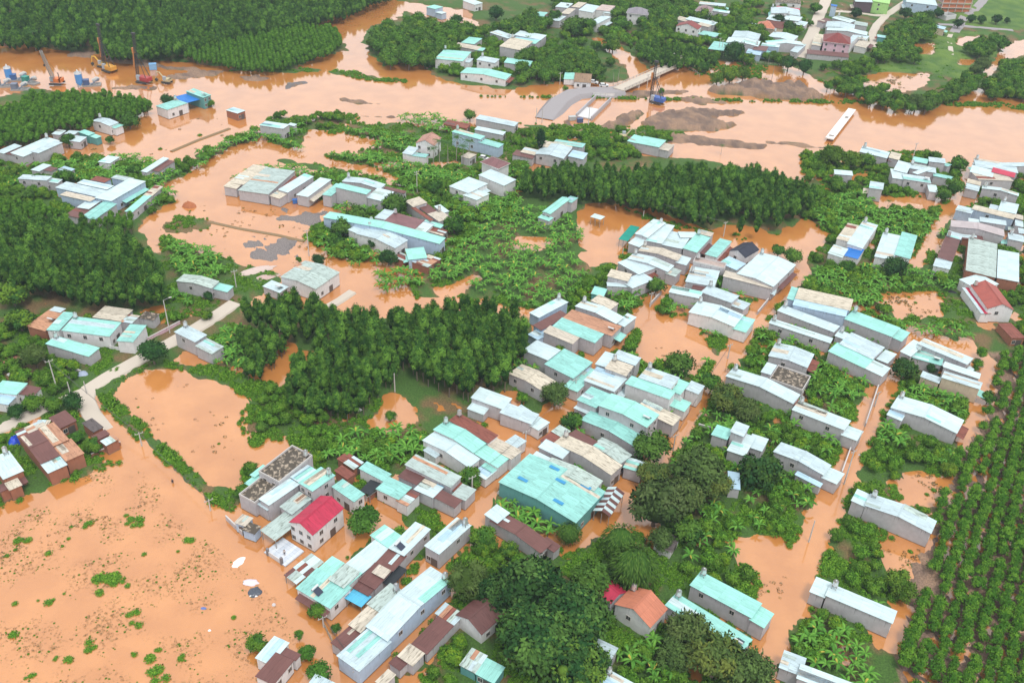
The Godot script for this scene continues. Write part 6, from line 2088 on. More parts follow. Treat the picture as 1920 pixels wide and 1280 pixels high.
	B("x","M",5.01,0.00,0.00,-0.00,43.17,4.72)
	fit(2,0,0,0)
	H("mint roofed blue annex behind the banana clump","b",-31.8,-267.5,-2.88)
	B("m","M",3.61,0.00,0.00,-0.00,6.07,7.18)
	fit(1,0,0,0)
	H("broad white house with aged pale green roof and rust patch beside the grove","w",-62.1,-249.9,2.66)
	B("x","G",4.61,0.00,0.00,-0.00,13.51,11.72)
	B("m","T",4.73,5.75,2.47,-0.00,3.64,2.06)
	fit(0,0,0,0)
	H("low white roof shed in front of the broad white house","c",-71.6,-244.8,2.66)
	B("m","W",3.01,0.00,0.00,-0.00,6.57,4.22)
	fit(0,0,0,0)
	H("rusty and silver sheet shed above the banana clump","k",-28.7,-265.0,2.57)
	B("m","A",2.81,0.00,0.00,-0.00,7.62,6.88)
	B("m","A",2.63,7.28,-2.65,-0.00,3.91,3.87)
	fit(0,0,0,0)
	H("large white house with lilac roof edge among trees near the middle","w",-18.2,-317.8,2.48)
	B("m","W",4.41,0.00,0.00,-0.00,9.40,10.87)
	B("h","P2",6.43,2.63,18.09,-0.00,8.53,6.46)
	B("m","W",5.24,-4.56,10.77,-0.00,12.31,7.17)
	B("m","W",4.05,-6.68,-3.41,-0.00,6.63,7.00)
	fit(1,0,0,0)
	H("turquoise roofed house on its own in the banana field","c",13.4,-303.2,2.62)
	B("x","M",5.01,0.00,0.00,-0.00,3.30,14.51)
	B("m","M",4.43,-1.46,8.24,-0.00,3.23,4.88)
	B("m","M",3.64,-0.25,-7.82,-0.00,4.52,3.23)
	fit(2,0,0,0)
	H("small white roofed pavilion on a grassy strip","c",27.8,-299.5,2.56,"pavilion")
	B("s","W",3.21,0.00,0.00,-0.00,4.23,3.14)
	fit(0,0,0,0)
	H("rounded white roofed hall with lower front beside the flooded plot","c",44.9,-288.7,2.56)
	B("x","W",5.21,0.00,0.00,-0.00,4.83,13.55)
	B("m","W",4.03,-0.29,-8.80,-0.00,4.38,6.45)
	fit(0,0,0,0)
	H("green net canopy leaning on the rounded hall","c",38.0,-288.8,2.70,"canopy")
	B("s","V",3.01,0.00,0.00,-0.00,3.35,11.60)
	fit(0,0,0,0)
	H("pale flat roof house with a grey strip between the hall and the mint roof","c",53.0,-283.2,2.74)
	B("m","W",4.21,0.00,0.00,-0.00,7.65,10.83)
	B("m","W",4.63,5.88,1.38,-0.00,5.67,14.66)
	fit(0,1,0,0)
	H("mint roofed house with cream rear roof and shopfront on the first street","c",59.5,-280.6,2.63)
	B("m","M",4.81,0.00,0.00,-0.00,4.99,12.51)
	B("m","C",5.03,-0.14,7.74,-0.00,4.64,3.23)
	B("m","W",4.64,4.69,3.92,0.61,6.18,4.11)
	fit(0,0,0,0)
	H("long pink white roofed house with cut corner facing the first street","c",46.6,-273.0,2.71)
	B("x","C",4.61,0.00,0.00,-0.00,13.43,4.46)
	B("m","W",4.03,-7.89,0.22,-0.00,3.70,5.46)
	fit(0,0,0,0)
	H("domed white roofed house with grey front on the first street","c",43.0,-267.0,2.60)
	B("x","W",4.41,0.00,0.00,-0.00,14.32,4.87)
	B("m","G",3.83,-8.14,-0.33,-0.00,3.58,4.84)
	fit(0,0,0,0)
	H("two level house with cream box and bright white roofs by the banana field","c",38.4,-265.1,2.25)
	B("m","W",4.21,0.00,0.00,-0.00,9.86,7.60)
	B("m","C",5.23,-2.78,-10.06,0.55,6.76,4.85)
	B("m","W",3.64,-4.84,-12.41,0.93,6.90,2.35)
	B("m","W",4.05,-6.80,-6.13,-0.00,5.64,9.42)
	fit(1,0,0,0)
	H("small mint shed among banana plants","t",25.9,-250.5,2.85,"shed")
	B("m","M",2.81,0.00,0.00,-0.00,4.10,4.71)
	fit(0,0,0,0)
	H("brown and white roofed house with a blue gable beside the dark plantation","b",10.4,-238.2,2.38)
	B("m","W",4.01,0.00,0.00,-0.00,4.05,12.76)
	B("m","B",4.03,-5.17,-4.60,-0.00,3.45,11.75)
	B("m","L",3.24,-6.83,-11.31,-0.00,4.15,5.23)
	fit(0,1,0,0)
	H("rust sheet and mint roofed house in the middle of the first street row","c",22.6,-230.5,2.60)
	B("m","T",4.41,0.00,0.00,-0.00,16.33,6.15)
	B("m","M",4.83,0.97,-6.23,-0.00,13.78,5.61)
	B("m","C",4.84,3.70,-11.05,-0.00,9.71,4.02)
	fit(0,0,0,0)
	H("cream and white roofed house with step down front on the first street","c",25.1,-236.1,2.51)
	B("x","W",4.61,0.00,0.00,-0.00,14.41,4.54)
	B("m","C",5.23,1.23,4.65,-0.00,7.10,4.52)
	B("m","W",4.04,-7.85,2.16,-0.00,3.19,6.79)
	fit(0,0,0,0)
	H("bright turquoise flat roofed house beside a palm on the second street","w",66.4,-278.6,2.61)
	B("m","M",4.41,0.00,0.00,-0.00,4.25,13.31)
	fit(0,0,0,0)
	H("dark navy gable house with a white arched front","w",74.6,-277.3,0.81)
	B("a","N2",4.61,0.00,0.00,-0.00,8.37,6.40)
	fit(1,0,0,0)
	H("low pale blue roofed house before the navy gable","w",69.6,-269.4,2.44)
	B("m","L",4.01,0.00,0.00,-0.00,6.48,5.91)
	fit(0,0,0,0)
	H("large white roofed house with pink band at the end of the second street","c",79.3,-264.4,2.53)
	B("x","W",5.21,0.00,0.00,-0.00,12.42,17.63)
	B("m","C",5.23,-0.69,1.39,-0.00,7.07,10.04)
	fit(0,0,0,0)
	H("concrete roof terrace house with pinkish flat top","c",61.6,-266.5,2.78)
	B("f","P3",5.21,0.00,0.00,-0.00,9.90,3.36)
	fit(0,1,0,0)
	H("white roofed house with a brown roof hatch on the first street","c",58.1,-258.0,2.81)
	B("m","W",4.41,0.00,0.00,-0.00,9.06,7.11)
	B("m","W",4.23,0.15,5.19,-0.00,9.05,4.00)
	B("m","B",3.64,0.12,-4.26,-0.00,3.71,3.07)
	fit(0,0,0,0)
	H("white hipped house with plain grey wall beside palm clumps","c",52.1,-249.7,2.76)
	B("m","W",4.41,0.00,0.00,-0.00,9.65,4.44)
	fit(0,0,0,0)
	H("white roofed house with open tilted porch","c",62.3,-249.1,2.51)
	B("m","W",4.61,0.00,0.00,-0.00,10.41,5.40)
	B("m","W",3.43,-6.95,0.50,-0.00,4.23,4.77)
	fit(0,0,0,0)
	H("long house with streaked concrete wall and cream white roof","c",72.5,-258.1,2.76)
	B("m","C",4.81,0.00,0.00,-0.00,15.33,3.93)
	fit(0,0,0,0)
	H("wide white house with mint front and vents, below the streaked wall","w",59.5,-238.2,2.63)
	B("x","W",4.41,0.00,0.00,-0.00,14.23,7.77)
	B("m","M",3.83,-8.57,0.13,-0.00,4.23,8.28)
	fit(0,1,0,0)
	H("cream and white roofed house with a bright blue front tarp and roof tank","w",117.4,-291.9,2.61)
	B("m","W",4.81,0.00,0.00,-0.00,5.33,20.29)
	B("m","C",4.63,4.21,-1.03,-0.00,5.00,14.07)
	B("m","W",3.84,3.91,-14.99,-0.00,4.95,7.17)
	B("m","U",3.65,-0.53,-12.49,-0.00,5.07,7.90)
	fit(0,1,0,0)
	H("twin roofed white and mint house with rooftop tanks","w",123.9,-284.6,2.71)
	B("m","W",4.61,0.00,0.00,-0.00,6.03,19.39)
	B("m","M",4.83,-5.28,3.37,-0.00,5.12,18.51)
	B("m","B",3.44,-4.33,-5.03,-0.00,4.09,4.96)
	fit(0,1,0,0)
	H("maroon roofed shop house with white ends by the flooded lane","w",145.0,-286.2,2.66)
	B("m","B",4.01,0.00,0.00,-0.00,4.87,18.20)
	B("m","W",4.13,-0.25,10.64,-0.00,4.77,4.65)
	B("m","W",3.64,0.16,-11.79,-0.00,5.23,5.97)
	fit(0,0,0,0)
	H("broad aged white roof market building with a brick gable stub","k",153.4,-279.9,2.75)
	B("m","G",4.61,0.00,0.00,-0.00,9.18,25.01)
	B("m","W",4.63,-8.06,-2.08,-0.00,6.49,20.89)
	fit(0,1,0,0)
	H("red roofed house with white front roof and pink striped awning","w",146.5,-253.8,1.57)
	B("a","R2",4.81,0.00,0.00,-0.00,13.97,8.06)
	B("m","W",4.03,10.58,0.25,0.49,7.61,9.29)
	B("m","A3",3.24,0.32,-4.16,-0.00,15.67,3.26)
	fit(0,1,0,0)
	H("rust striped shed at the right edge behind the banana patch","k",146.8,-238.2,1.67)
	B("m","R",3.01,0.00,0.00,-0.00,8.37,4.28)
	fit(0,0,0,0)
	H("white and cream roofed house with pale blue upper wall, top of the second street","b",93.2,-247.2,2.75)
	B("m","C",5.61,0.00,0.00,-0.00,16.20,7.08)
	B("m","M",4.63,9.09,0.49,-0.00,2.56,7.95)
	B("m","L",5.44,0.33,-4.71,-0.00,15.50,5.19)
	fit(1,0,0,0)
	H("low cream white roofed house with slatted end below the pale blue upper wall","c",86.6,-238.1,2.48)
	B("m","W",4.21,0.00,0.00,-0.00,17.88,4.29)
	fit(0,0,0,0)
	H("long turquoise roofed house with tall grey rendered wall","c",104.5,-235.7,2.46)
	B("m","M",5.01,0.00,0.00,-0.00,14.49,6.47)
	B("m","M",4.23,-7.98,1.22,-0.00,3.90,6.33)
	fit(0,0,0,0)
	H("slim white roofed house with teal end half hidden by a palm","c",83.0,-231.7,2.64)
	B("m","W",4.01,0.00,0.00,-0.00,18.14,3.04)
	fit(0,0,0,0)
	H("white roofed house with cluttered roof beside the turquoise roof","c",97.4,-227.9,2.54)
	B("m","W",4.21,0.00,0.00,-0.00,10.31,3.98)
	fit(0,0,0,0)
	H("low maroon roofed shed behind the maroon shop","k",156.9,-296.5,2.90,"shed")
	B("m","B",3.01,0.00,0.00,-0.00,6.97,3.84)
	fit(0,0,0,0)
	H("cream roofed house with pale blue wall by the flooded lane","b",170.4,-313.6,2.56)
	B("m","C",4.81,0.00,0.00,-0.00,14.26,4.55)
	B("m","W",4.03,9.10,-2.74,-0.00,5.69,4.93)
	fit(0,0,0,0)
	H("bright white roofed house on the back lane","c",177.2,-317.5,2.64)
	B("m","W",5.01,0.00,0.00,-0.00,6.07,9.14)
	B("m","W",4.03,4.36,-0.40,-0.00,3.47,4.02)
	fit(0,0,0,0)
	H("long lilac grey roofed house with wavy eave by the flooded lane","c",159.9,-301.0,2.80)
	B("x","C2",4.41,0.00,0.00,-0.00,17.42,5.49)
	B("m","W",5.23,-5.00,6.43,-0.00,8.65,3.93)
	B("m","W",4.64,1.08,4.71,-0.00,3.65,4.08)
	fit(0,0,0,0)
	H("pale grey roofed house at the right edge with tanks","c",170.8,-294.9,2.81)
	B("m","W",4.61,0.00,0.00,-0.00,5.10,5.17)
	B("m","W",4.63,-2.01,6.05,-0.00,1.85,4.21)
	fit(0,1,0,0)
	H("narrow house with white gable behind the right edge lane","c",176.3,-305.6,2.77)
	B("m","W",4.61,0.00,0.00,-0.00,2.72,4.88)
	B("m","C",4.23,-0.23,6.68,-0.00,2.76,3.84)
	fit(0,0,0,0)
func houses_near():
	H("long pale blue house with white roof and three side windows by the flooded road","b",-17.9,-126.5,0.96)
	B("x","W",4.61,0.00,0.00,-0.00,19.31,5.78)
	B("m","W",4.23,-13.31,0.35,-0.00,8.86,5.85)
	fit(3,1,0,0)
	H("low narrow house of grey, cream and maroon roofs beside the long pale blue house","c",-23.1,-128.3,0.97)
	B("m","G",3.61,0.00,0.00,-0.00,7.09,3.56)
	B("m","B",3.03,-11.39,0.59,-0.00,5.56,3.54)
	B("m","C",3.44,-6.33,0.31,-0.00,5.71,3.38)
	fit(0,0,0,0)
	H("white roofed house with three maroon roof sections in front of it, between two flooded yards","c",-19.9,-144.1,1.05)
	B("m","W",4.01,0.00,0.00,-0.00,9.65,4.17)
	B("m","B",3.63,-6.52,0.03,-0.00,4.84,4.52)
	B("m","B",3.44,-11.81,-0.14,-0.00,5.66,4.43)
	B("m","C",3.95,-10.53,0.53,-0.00,2.52,3.15)
	B("m","B",3.06,-15.39,-0.26,-0.00,2.21,4.07)
	B("s","L2",2.78,-17.66,0.11,-0.00,3.33,4.27)
	B("s","N",2.99,-9.33,2.99,-0.00,5.40,2.40)
	fit(2,0,0,0)
	H("mint roofed corner house with a worn grey dormer roof beside the flooded road","w",-35.6,-129.7,1.02)
	B("m","M",4.01,0.00,0.00,-0.00,6.38,9.23)
	B("m","M",3.83,4.64,-0.43,-0.00,5.89,8.21)
	B("m","G",4.54,4.45,1.55,-0.00,5.10,4.18)
	fit(2,0,0,0)
	H("long low house with mint rear roof and striped grey white roof behind the corner house","w",-28.0,-139.1,0.92)
	B("m","W",3.41,0.00,0.00,-0.00,8.58,4.63)
	B("m","M",3.63,6.40,-1.05,-0.00,4.49,5.79)
	fit(0,0,0,0)
	H("rusty white sheet lean-to between the tiled yard and the mint corner house","c",-40.9,-135.7,0.93,"shed")
	B("s","A",2.71,0.00,0.00,-0.00,7.55,3.90)
	fit(0,0,0,0)
	H("narrow grey walled house with tanks between the flooded yard and the big dark tree","c",-11.8,-144.9,0.97)
	B("m","W",4.61,0.00,0.00,-0.00,11.08,4.12)
	fit(1,1,0,0)
	H("brown hipped roof house with collapsed corner below the long pale blue house","w",-3.5,-125.7,0.87)
	B("a","B",3.41,0.00,0.00,-0.00,8.11,7.07)
	fit(0,0,0,0)
	H("maroon roofed shack row along the flooded passage beside the long pale blue house","c",-12.7,-120.4,0.97)
	B("m","B",3.01,0.00,0.00,-0.00,8.68,4.04)
	B("m","A",3.23,5.56,-0.49,-0.00,3.38,4.94)
	B("m","C",3.24,-6.36,-0.19,-0.00,3.58,3.91)
	B("m","B",2.85,-8.92,-1.09,-0.00,2.50,2.91)
	fit(0,0,0,0)
	H("cream roofed hut at the bottom edge beside the shack row","c",-20.6,-110.2,0.93)
	B("m","C",2.81,0.00,0.00,-0.00,3.51,2.07)
	fit(0,0,0,0)
	H("mint roofed hut with a chequered brown and white sheet roof under the big dark tree","t",-1.4,-112.7,1.07)
	B("m","M",3.01,0.00,0.00,-0.00,4.14,4.19)
	B("m","A",3.03,0.25,-3.82,-0.00,4.54,3.57)
	fit(0,0,0,0)
	H("house with maroon and mint roofs standing in floodwater at the bottom edge","w",-41.1,-110.6,1.15)
	B("m","B",3.71,0.00,0.00,-0.00,6.17,4.18)
	B("m","W",3.43,3.21,-2.98,-0.00,5.87,3.57)
	B("m","B",3.24,4.18,0.43,-0.00,1.77,3.71)
	fit(2,0,0,0)
	H("pale roofed house cut by the bottom edge beside three round bushes","w",-31.7,-108.2,1.14)
	B("m","W",3.21,0.00,0.00,-0.00,2.18,4.96)
	fit(0,0,0,0)
	H("white two storey house with a crimson roof and tiled front yard","w",-40.5,-148.4,1.02)
	B("a","D",5.41,0.00,0.00,-0.00,9.97,6.84)
	fit(3,0,0,0)
	H("concrete house with a flat roof stained dark and white","c",-50.5,-163.8,1.03)
	B("f","K",5.61,0.00,0.00,-0.00,10.85,6.19)
	B("f","K",4.03,-8.70,-0.30,-0.00,6.90,4.77)
	fit(1,1,0,0)
	H("long white roofed concrete house with a raised mint box behind the crimson roof","c",-42.3,-158.4,0.96)
	B("m","M",6.61,0.00,0.00,-0.00,7.07,4.62)
	B("m","W",5.03,-6.89,-4.79,-0.00,9.07,3.34)
	B("m","W",5.04,0.47,-5.02,-0.00,5.60,2.98)
	B("m","G",4.25,-6.60,-0.06,-0.00,5.94,3.98)
	B("m","W",3.46,-10.76,-5.44,-0.00,1.82,3.60)
	fit(1,0,0,0)
	H("pair of small mint lean-to roofs at the corner of the stained concrete house","c",-57.1,-160.3,1.07)
	B("m","M",3.41,0.00,0.00,-0.00,3.85,2.67)
	B("m","M",3.63,2.86,-1.23,-0.00,4.47,1.59)
	fit(0,0,0,0)
	H("white house with plain mint roof tucked behind the crimson roof","w",-35.2,-157.3,0.90)
	B("m","M",4.61,0.00,0.00,-0.00,3.32,7.43)
	fit(1,0,0,0)
	H("pale green sheet roof shelter beside the tiled yard","c",-47.5,-148.0,0.93,"shed")
	B("s","G",3.21,0.00,0.00,-0.00,9.70,4.90)
	fit(0,0,0,0)
	H("low cream and white roofed gatehouse at the corner of the flooded road","b",-56.5,-148.3,1.20)
	B("m","C",3.01,0.00,0.00,-0.00,3.04,2.86)
	B("m","K",2.83,-1.10,2.73,-0.00,2.52,3.41)
	fit(0,0,0,0)
	H("mint roofed row house with rust streaked cream end over a flooded yard","w",-25.3,-159.7,2.60)
	B("m","M",3.61,0.00,0.00,-0.00,6.69,4.93)
	B("m","M",3.63,7.02,1.94,-0.00,7.31,3.04)
	B("m","A",3.44,-4.31,-0.42,-0.00,3.41,4.87)
	fit(1,0,0,0)
	H("black shade net shed behind the mint row house","c",-30.8,-160.5,2.68,"shed")
	B("s","N",2.81,0.00,0.00,-0.00,2.92,4.42)
	fit(0,0,0,0)
	H("patchwork shack of rusty and silver sheets behind the crimson roofed house","k",-35.9,-168.5,2.50)
	B("m","A",2.81,0.00,0.00,-0.00,3.50,3.38)
	B("m","R",2.83,2.90,-0.02,-0.00,2.39,3.21)
	B("m","R",2.84,-0.84,-3.67,-0.00,4.47,2.51)
	fit(0,0,0,0)
	H("grey green roofed house with brown, blue and white front roofs by the flooded lane","c",-16.9,-165.0,2.61)
	B("m","G",4.61,0.00,0.00,-0.00,13.12,4.46)
	B("m","B",3.63,3.55,-3.65,-0.00,5.54,3.26)
	B("m","W",3.64,-2.02,-4.53,-0.00,5.48,4.16)
	B("m","L2",3.55,-2.61,-3.42,-0.00,4.13,2.42)
	B("m","B",3.56,-7.43,-4.76,-0.00,6.00,3.09)
	B("m","G",3.28,-9.14,-0.75,-0.00,3.87,4.45)
	fit(1,0,0,0)
	H("red brown roofed house stepping down to a cream roof at the lane","w",-8.5,-180.5,2.50)
	B("m","R",5.01,0.00,0.00,-0.00,12.64,3.91)
	B("m","C",4.03,-9.72,-0.22,-0.00,8.04,4.11)
	fit(0,1,0,0)
	H("turquoise roofed house in the middle of a row of three on the lane","w",-11.7,-177.5,2.49)
	B("x","M",4.61,0.00,0.00,-0.00,13.12,4.69)
	B("m","M",4.03,-9.79,0.16,-0.00,7.74,4.25)
	fit(1,0,0,0)
	H("white roofed house with small side awnings next to the turquoise roof","w",-13.4,-173.3,2.49)
	B("x","W",4.01,0.00,0.00,-0.00,14.93,4.18)
	B("m","W",3.03,-10.40,0.70,-0.00,3.74,4.92)
	B("m","W",2.74,3.77,-2.48,-0.00,4.11,2.22)
	fit(1,0,0,0)
	H("white roofed house with step down front, half hidden by trees above the red brown roof","c",-4.6,-193.3,2.71)
	B("m","W",4.41,0.00,0.00,-0.00,9.33,5.21)
	B("m","W",4.03,-8.76,-1.74,-0.00,8.94,4.61)
	B("m","W",2.94,1.88,-3.68,-0.00,4.90,3.25)
	fit(0,0,0,0)
	H("grey walled house with pale and mint roofs beside the tall dark plantation","c",15.5,-209.7,2.52)
	B("m","M",4.61,0.00,0.00,-0.00,9.50,9.52)
	B("m","W",5.03,8.76,-0.08,-0.00,8.27,6.34)
	fit(1,0,0,0)
	H("long cream white roofed house with teal shop front under a lone tree","c",5.7,-203.4,2.48)
	B("x","C",4.01,0.00,0.00,-0.00,11.56,5.77)
	fit(0,0,0,0)
	H("street front lean-to of pale mint sheets at the lane bend","w",18.8,-204.6,2.58)
	B("m","M",3.41,0.00,0.00,-0.00,4.41,11.51)
	fit(0,0,0,0)
	H("house with a beige roof terrace and white roofs behind it","c",28.7,-206.4,2.67)
	B("m","C",6.41,0.00,0.00,-0.00,6.18,5.25)
	B("m","W",5.43,0.40,6.43,-0.00,6.78,4.33)
	B("m","W",5.04,5.17,3.30,-0.00,3.46,6.97)
	fit(1,1,0,0)
	H("pale grey gable house with an olive side roof facing the lane","c",24.9,-202.3,2.58)
	B("m","W",5.21,0.00,0.00,-0.00,9.20,7.13)
	B("m","O",4.43,-0.88,-5.51,-0.00,5.34,2.28)
	fit(0,0,0,0)
	H("large white walled house with mint roofs stepping down to the second street","w",38.8,-202.3,2.61)
	B("m","W",6.61,0.00,0.00,-0.00,9.23,5.86)
	B("m","M",6.43,0.14,-4.98,-0.00,12.66,4.09)
	B("m","M",5.04,-5.34,1.52,-0.00,3.34,6.05)
	B("m","W",4.65,-8.76,3.97,-0.00,3.91,4.43)
	B("m","M",3.46,-7.73,-3.23,-0.00,4.77,4.63)
	fit(2,1,0,0)
	H("two storey concrete house with a broad turquoise roof and two small side windows","c",29.7,-187.3,2.54)
	B("x","M",7.21,0.00,0.00,-0.00,13.92,6.39)
	B("m","M",5.63,10.62,0.86,-0.00,5.86,7.17)
	B("m","C",4.44,-4.89,7.02,-0.00,10.72,4.43)
	fit(2,0,0,0)
	H("long low house with mint and white roof along the turquoise two storey house","c",26.0,-183.8,2.50)
	B("x","M",3.91,0.00,0.00,-0.00,16.70,4.94)
	B("m","W",3.43,10.22,1.66,-0.00,5.04,1.50)
	fit(0,0,0,0)
	H("grey roofed house with a maroon panel and dull sheets at the back","c",24.9,-175.3,2.41)
	B("x","G",4.21,0.00,0.00,-0.00,9.19,4.54)
	B("m","B",4.23,7.65,-1.53,-0.00,6.95,3.24)
	fit(0,0,0,0)
	H("long cream aged roof house with rust patched rear","c",19.1,-173.1,2.47)
	B("x","C",4.61,0.00,0.00,-0.00,16.98,4.61)
	B("m","R",3.83,10.51,-0.68,-0.00,3.34,4.56)
	B("m","G",4.04,10.22,3.02,-0.00,3.50,3.46)
	fit(0,1,0,0)
	H("wide aged white roof workshop with black stains","c",15.3,-165.5,2.58)
	B("x","G",5.01,0.00,0.00,-0.00,13.84,4.20)
	B("m","W",4.83,8.12,5.17,-0.00,6.90,3.67)
	B("m","W",4.24,9.34,0.25,-0.00,4.16,4.61)
	fit(0,0,0,0)
	H("big turquoise roofed workshop with dark blue roof lights and teal walls","t",10.5,-161.3,2.54)
	B("x","M",4.61,0.00,0.00,-0.00,21.12,12.55)
	fit(0,0,0,1)
	H("open shed with a striped brown and white gable roof","c",23.5,-158.9,1.12,"shed")
	B("S","S",3.01,0.00,0.00,-0.00,8.85,4.12)
	fit(0,0,0,0)
	H("small house with mint and cream striped roof beside the striped shed","c",30.3,-171.1,2.74)
	B("m","A2",3.61,0.00,0.00,-0.00,4.65,4.10)
	fit(0,0,0,0)
	H("white cube room and low white roofs over a brick wall among banana plants","c",57.1,-180.4,2.65)
	B("m","W",3.81,0.00,0.00,-0.00,4.61,8.54)
	B("m","M",4.03,5.46,1.36,-0.00,4.20,4.60)
	B("m","W",6.24,1.58,2.16,-0.00,3.51,4.78)
	B("m","W",3.65,-3.14,2.64,-0.00,4.22,5.54)
	fit(0,0,0,0)
	H("long white roofed house reaching out of a bushy tree on the third street","c",66.7,-204.1,2.54)
	B("x","W",4.21,0.00,0.00,-0.00,19.19,4.97)
	fit(0,0,0,0)
	H("white roofed shop with a green shade front at the lane","w",6.5,-186.3,2.43)
	B("m","W",3.21,0.00,0.00,-0.00,6.42,4.49)
	B("m","W",3.83,4.44,-0.28,-0.00,3.70,4.43)
	B("m","W",3.24,-1.87,-9.20,-0.00,3.80,4.05)
	fit(0,0,0,0)
	H("pale roof corner peeping between the dark round tree and the tree clump","c",53.2,-167.5,-3.28)
	B("m","L",3.41,0.00,0.00,-0.00,2.80,6.00)
	fit(0,0,0,0)
	H("grey walled house with a white roof and a cluttered rear wall on the third street","c",77.5,-218.8,2.67)
	B("x","W",4.21,0.00,0.00,-0.00,10.97,7.62)
	fit(1,1,0,0)
	H("grey block with a dark stained flat roof between two white roofs","c",75.0,-208.5,2.62)
	B("f","K",3.61,0.00,0.00,-0.00,8.98,7.34)
	B("m","W",5.03,5.86,-0.80,-0.00,2.81,5.35)
	fit(0,0,0,0)
	H("tall white roofed house with bare rendered side wall and a water tank behind","c",79.1,-191.7,2.54)
	B("m","W",4.81,0.00,0.00,-0.00,13.84,4.81)
	B("m","W",3.63,-8.48,-0.43,-0.00,4.21,4.76)
	fit(0,1,0,0)
	H("white roofed house with lean-to along its wall beside the dark round tree","c",70.7,-175.4,2.50)
	B("x","W",4.21,0.00,0.00,-0.00,12.98,4.67)
	B("m","W",3.43,-8.01,-0.01,-0.00,3.85,4.85)
	B("m","L",2.84,-3.90,-4.22,-0.00,6.46,1.74)
	fit(0,0,0,0)
	H("cream walled house with white roof facing the young plantation","y",121.3,-209.6,2.59)
	B("m","W",4.81,0.00,0.00,-0.00,9.89,3.66)
	B("m","W",3.23,7.42,-1.14,-0.00,5.11,3.19)
	fit(0,0,0,0)
	H("wide white roofed house with streaked wall and two roof vents beside banana plants","c",107.2,-194.9,2.54)
	B("x","W",4.21,0.00,0.00,-0.00,16.79,6.81)
	B("m","W",3.43,6.44,-3.43,-0.00,3.96,5.02)
	fit(0,1,0,0)
	H("long house with bare grey wall and kinked white roof standing alone in floodwater","c",88.7,-157.7,2.57)
	B("x","W",4.61,0.00,0.00,-0.00,14.89,4.83)
	B("m","W",4.33,8.78,0.01,-0.00,3.34,4.80)
	fit(0,0,0,0)
	H("long white roofed house with a lower porch at the foot of the third street","c",72.6,-131.3,2.61)
	B("m","W",4.61,0.00,0.00,-0.00,13.48,3.83)
	B("m","W",3.83,8.21,0.31,-0.00,3.22,4.84)
	fit(0,1,0,0)
	H("white roofed house cut by the bottom edge among banana plants","c",61.1,-112.3,2.70)
	B("m","W",4.61,0.00,0.00,-0.00,10.62,3.74)
	B("m","W",3.83,6.67,1.75,-0.00,4.29,4.56)
	fit(0,0,0,0)
	H("narrow mint roofed house with three dark wall slots and a tank, by the green scrub","c",45.4,-132.1,2.51)
	B("m","M",4.61,0.00,0.00,-0.00,13.86,4.84)
	B("m","M",4.23,-8.14,-0.23,-0.00,3.33,4.65)
	fit(0,1,0,0)
	H("mint roofed house with solar heater half hidden by the bushy tree","c",40.9,-125.2,2.45)
	B("m","M",4.21,0.00,0.00,-0.00,17.45,4.33)
	fit(0,1,1,0)
	H("white house with an orange tile gable roof and a rooftop tank","w",28.0,-128.3,0.89)
	B("a","T1",4.21,0.00,0.00,-0.00,6.34,8.68)
	fit(1,1,0,0)
	H("crimson sheet roof house half hidden under the big dark tree","c",22.3,-132.3,2.30)
	B("a","D",3.81,0.00,0.00,-0.00,4.58,4.85)
	fit(0,0,0,0)
	H("pair of pale roofs at the bottom edge under the big dark tree","c",22.3,-110.0,2.62)
	B("m","W",4.01,0.00,0.00,-0.00,7.15,4.05)
	B("m","W",3.83,6.28,5.86,-0.00,5.26,3.28)
	B("m","G",3.84,4.70,-0.62,-1.57,5.19,3.32)
	fit(0,0,0,0)
	H("brown roofed row house with a white front room behind banana plants","c",3.6,-148.0,2.47)
	B("x","B",3.41,0.00,0.00,-0.00,14.47,3.91)
	B("m","W",4.03,6.95,0.37,-0.00,3.94,4.36)
	B("m","B",3.04,-6.89,1.77,-0.00,4.00,2.55)
	fit(0,0,0,0)
	H("small dark roofed hut standing in the flooded creek","w",35.4,-147.8,2.62,"shed")
	B("m","B2",2.81,0.00,0.00,-0.00,4.28,4.94)
	fit(0,0,0,0)
	H("mint roofed house with a brown tiled annex at the left edge","w",-126.2,-189.8,2.99)
	B("m","M",3.81,0.00,0.00,-0.00,7.07,4.91)
	B("m","B",3.23,-4.82,0.54,-0.00,4.63,3.81)
	B("m","L",3.04,-0.68,-3.28,-0.00,4.62,4.45)
	fit(0,0,0,0)
	H("brick house with maroon, white and rust orange roofs and a cream lean-to","k",-109.1,-167.8,2.36)
	B("x","B",4.21,0.00,0.00,-0.00,12.46,4.49)
	B("m","W",4.03,-7.99,0.03,-0.00,4.60,4.52)
	B("m","T",4.44,1.96,4.17,-0.00,9.11,3.79)
	B("m","T",4.25,-5.57,4.50,-0.00,7.51,4.38)
	B("m","A",3.46,8.68,1.23,-1.57,6.54,2.88)
	B("m","A",3.48,9.29,3.91,-0.79,2.12,4.14)
	fit(0,0,0,0)
	H("brown sheet sheds with white patches around two round bushes","k",-108.5,-179.1,2.45)
	B("m","B",3.21,0.00,0.00,-0.00,5.61,4.29)
	B("m","B2",3.23,-7.25,3.74,-0.00,5.50,2.76)
	B("m","B",3.04,-11.78,3.21,-0.00,2.25,3.55)
	B("m","A",3.05,-14.97,3.70,-0.00,2.82,3.43)
	fit(0,0,0,0)
	H("big white roofed house at the left edge with a cream porch","k",-113.6,-160.9,2.34)
	B("m","W",4.41,0.00,0.00,-0.00,9.48,4.58)
	B("m","C",3.43,-6.20,-0.89,-0.00,2.99,2.89)
	B("m","B",3.24,-5.50,-2.96,-0.00,2.75,2.09)
	fit(0,1,0,0)
	H("low turquoise roofed house with a short porch beside the dry road","c",-120.1,-209.5,2.83)
	B("m","M",3.81,0.00,0.00,-0.00,9.76,4.21)
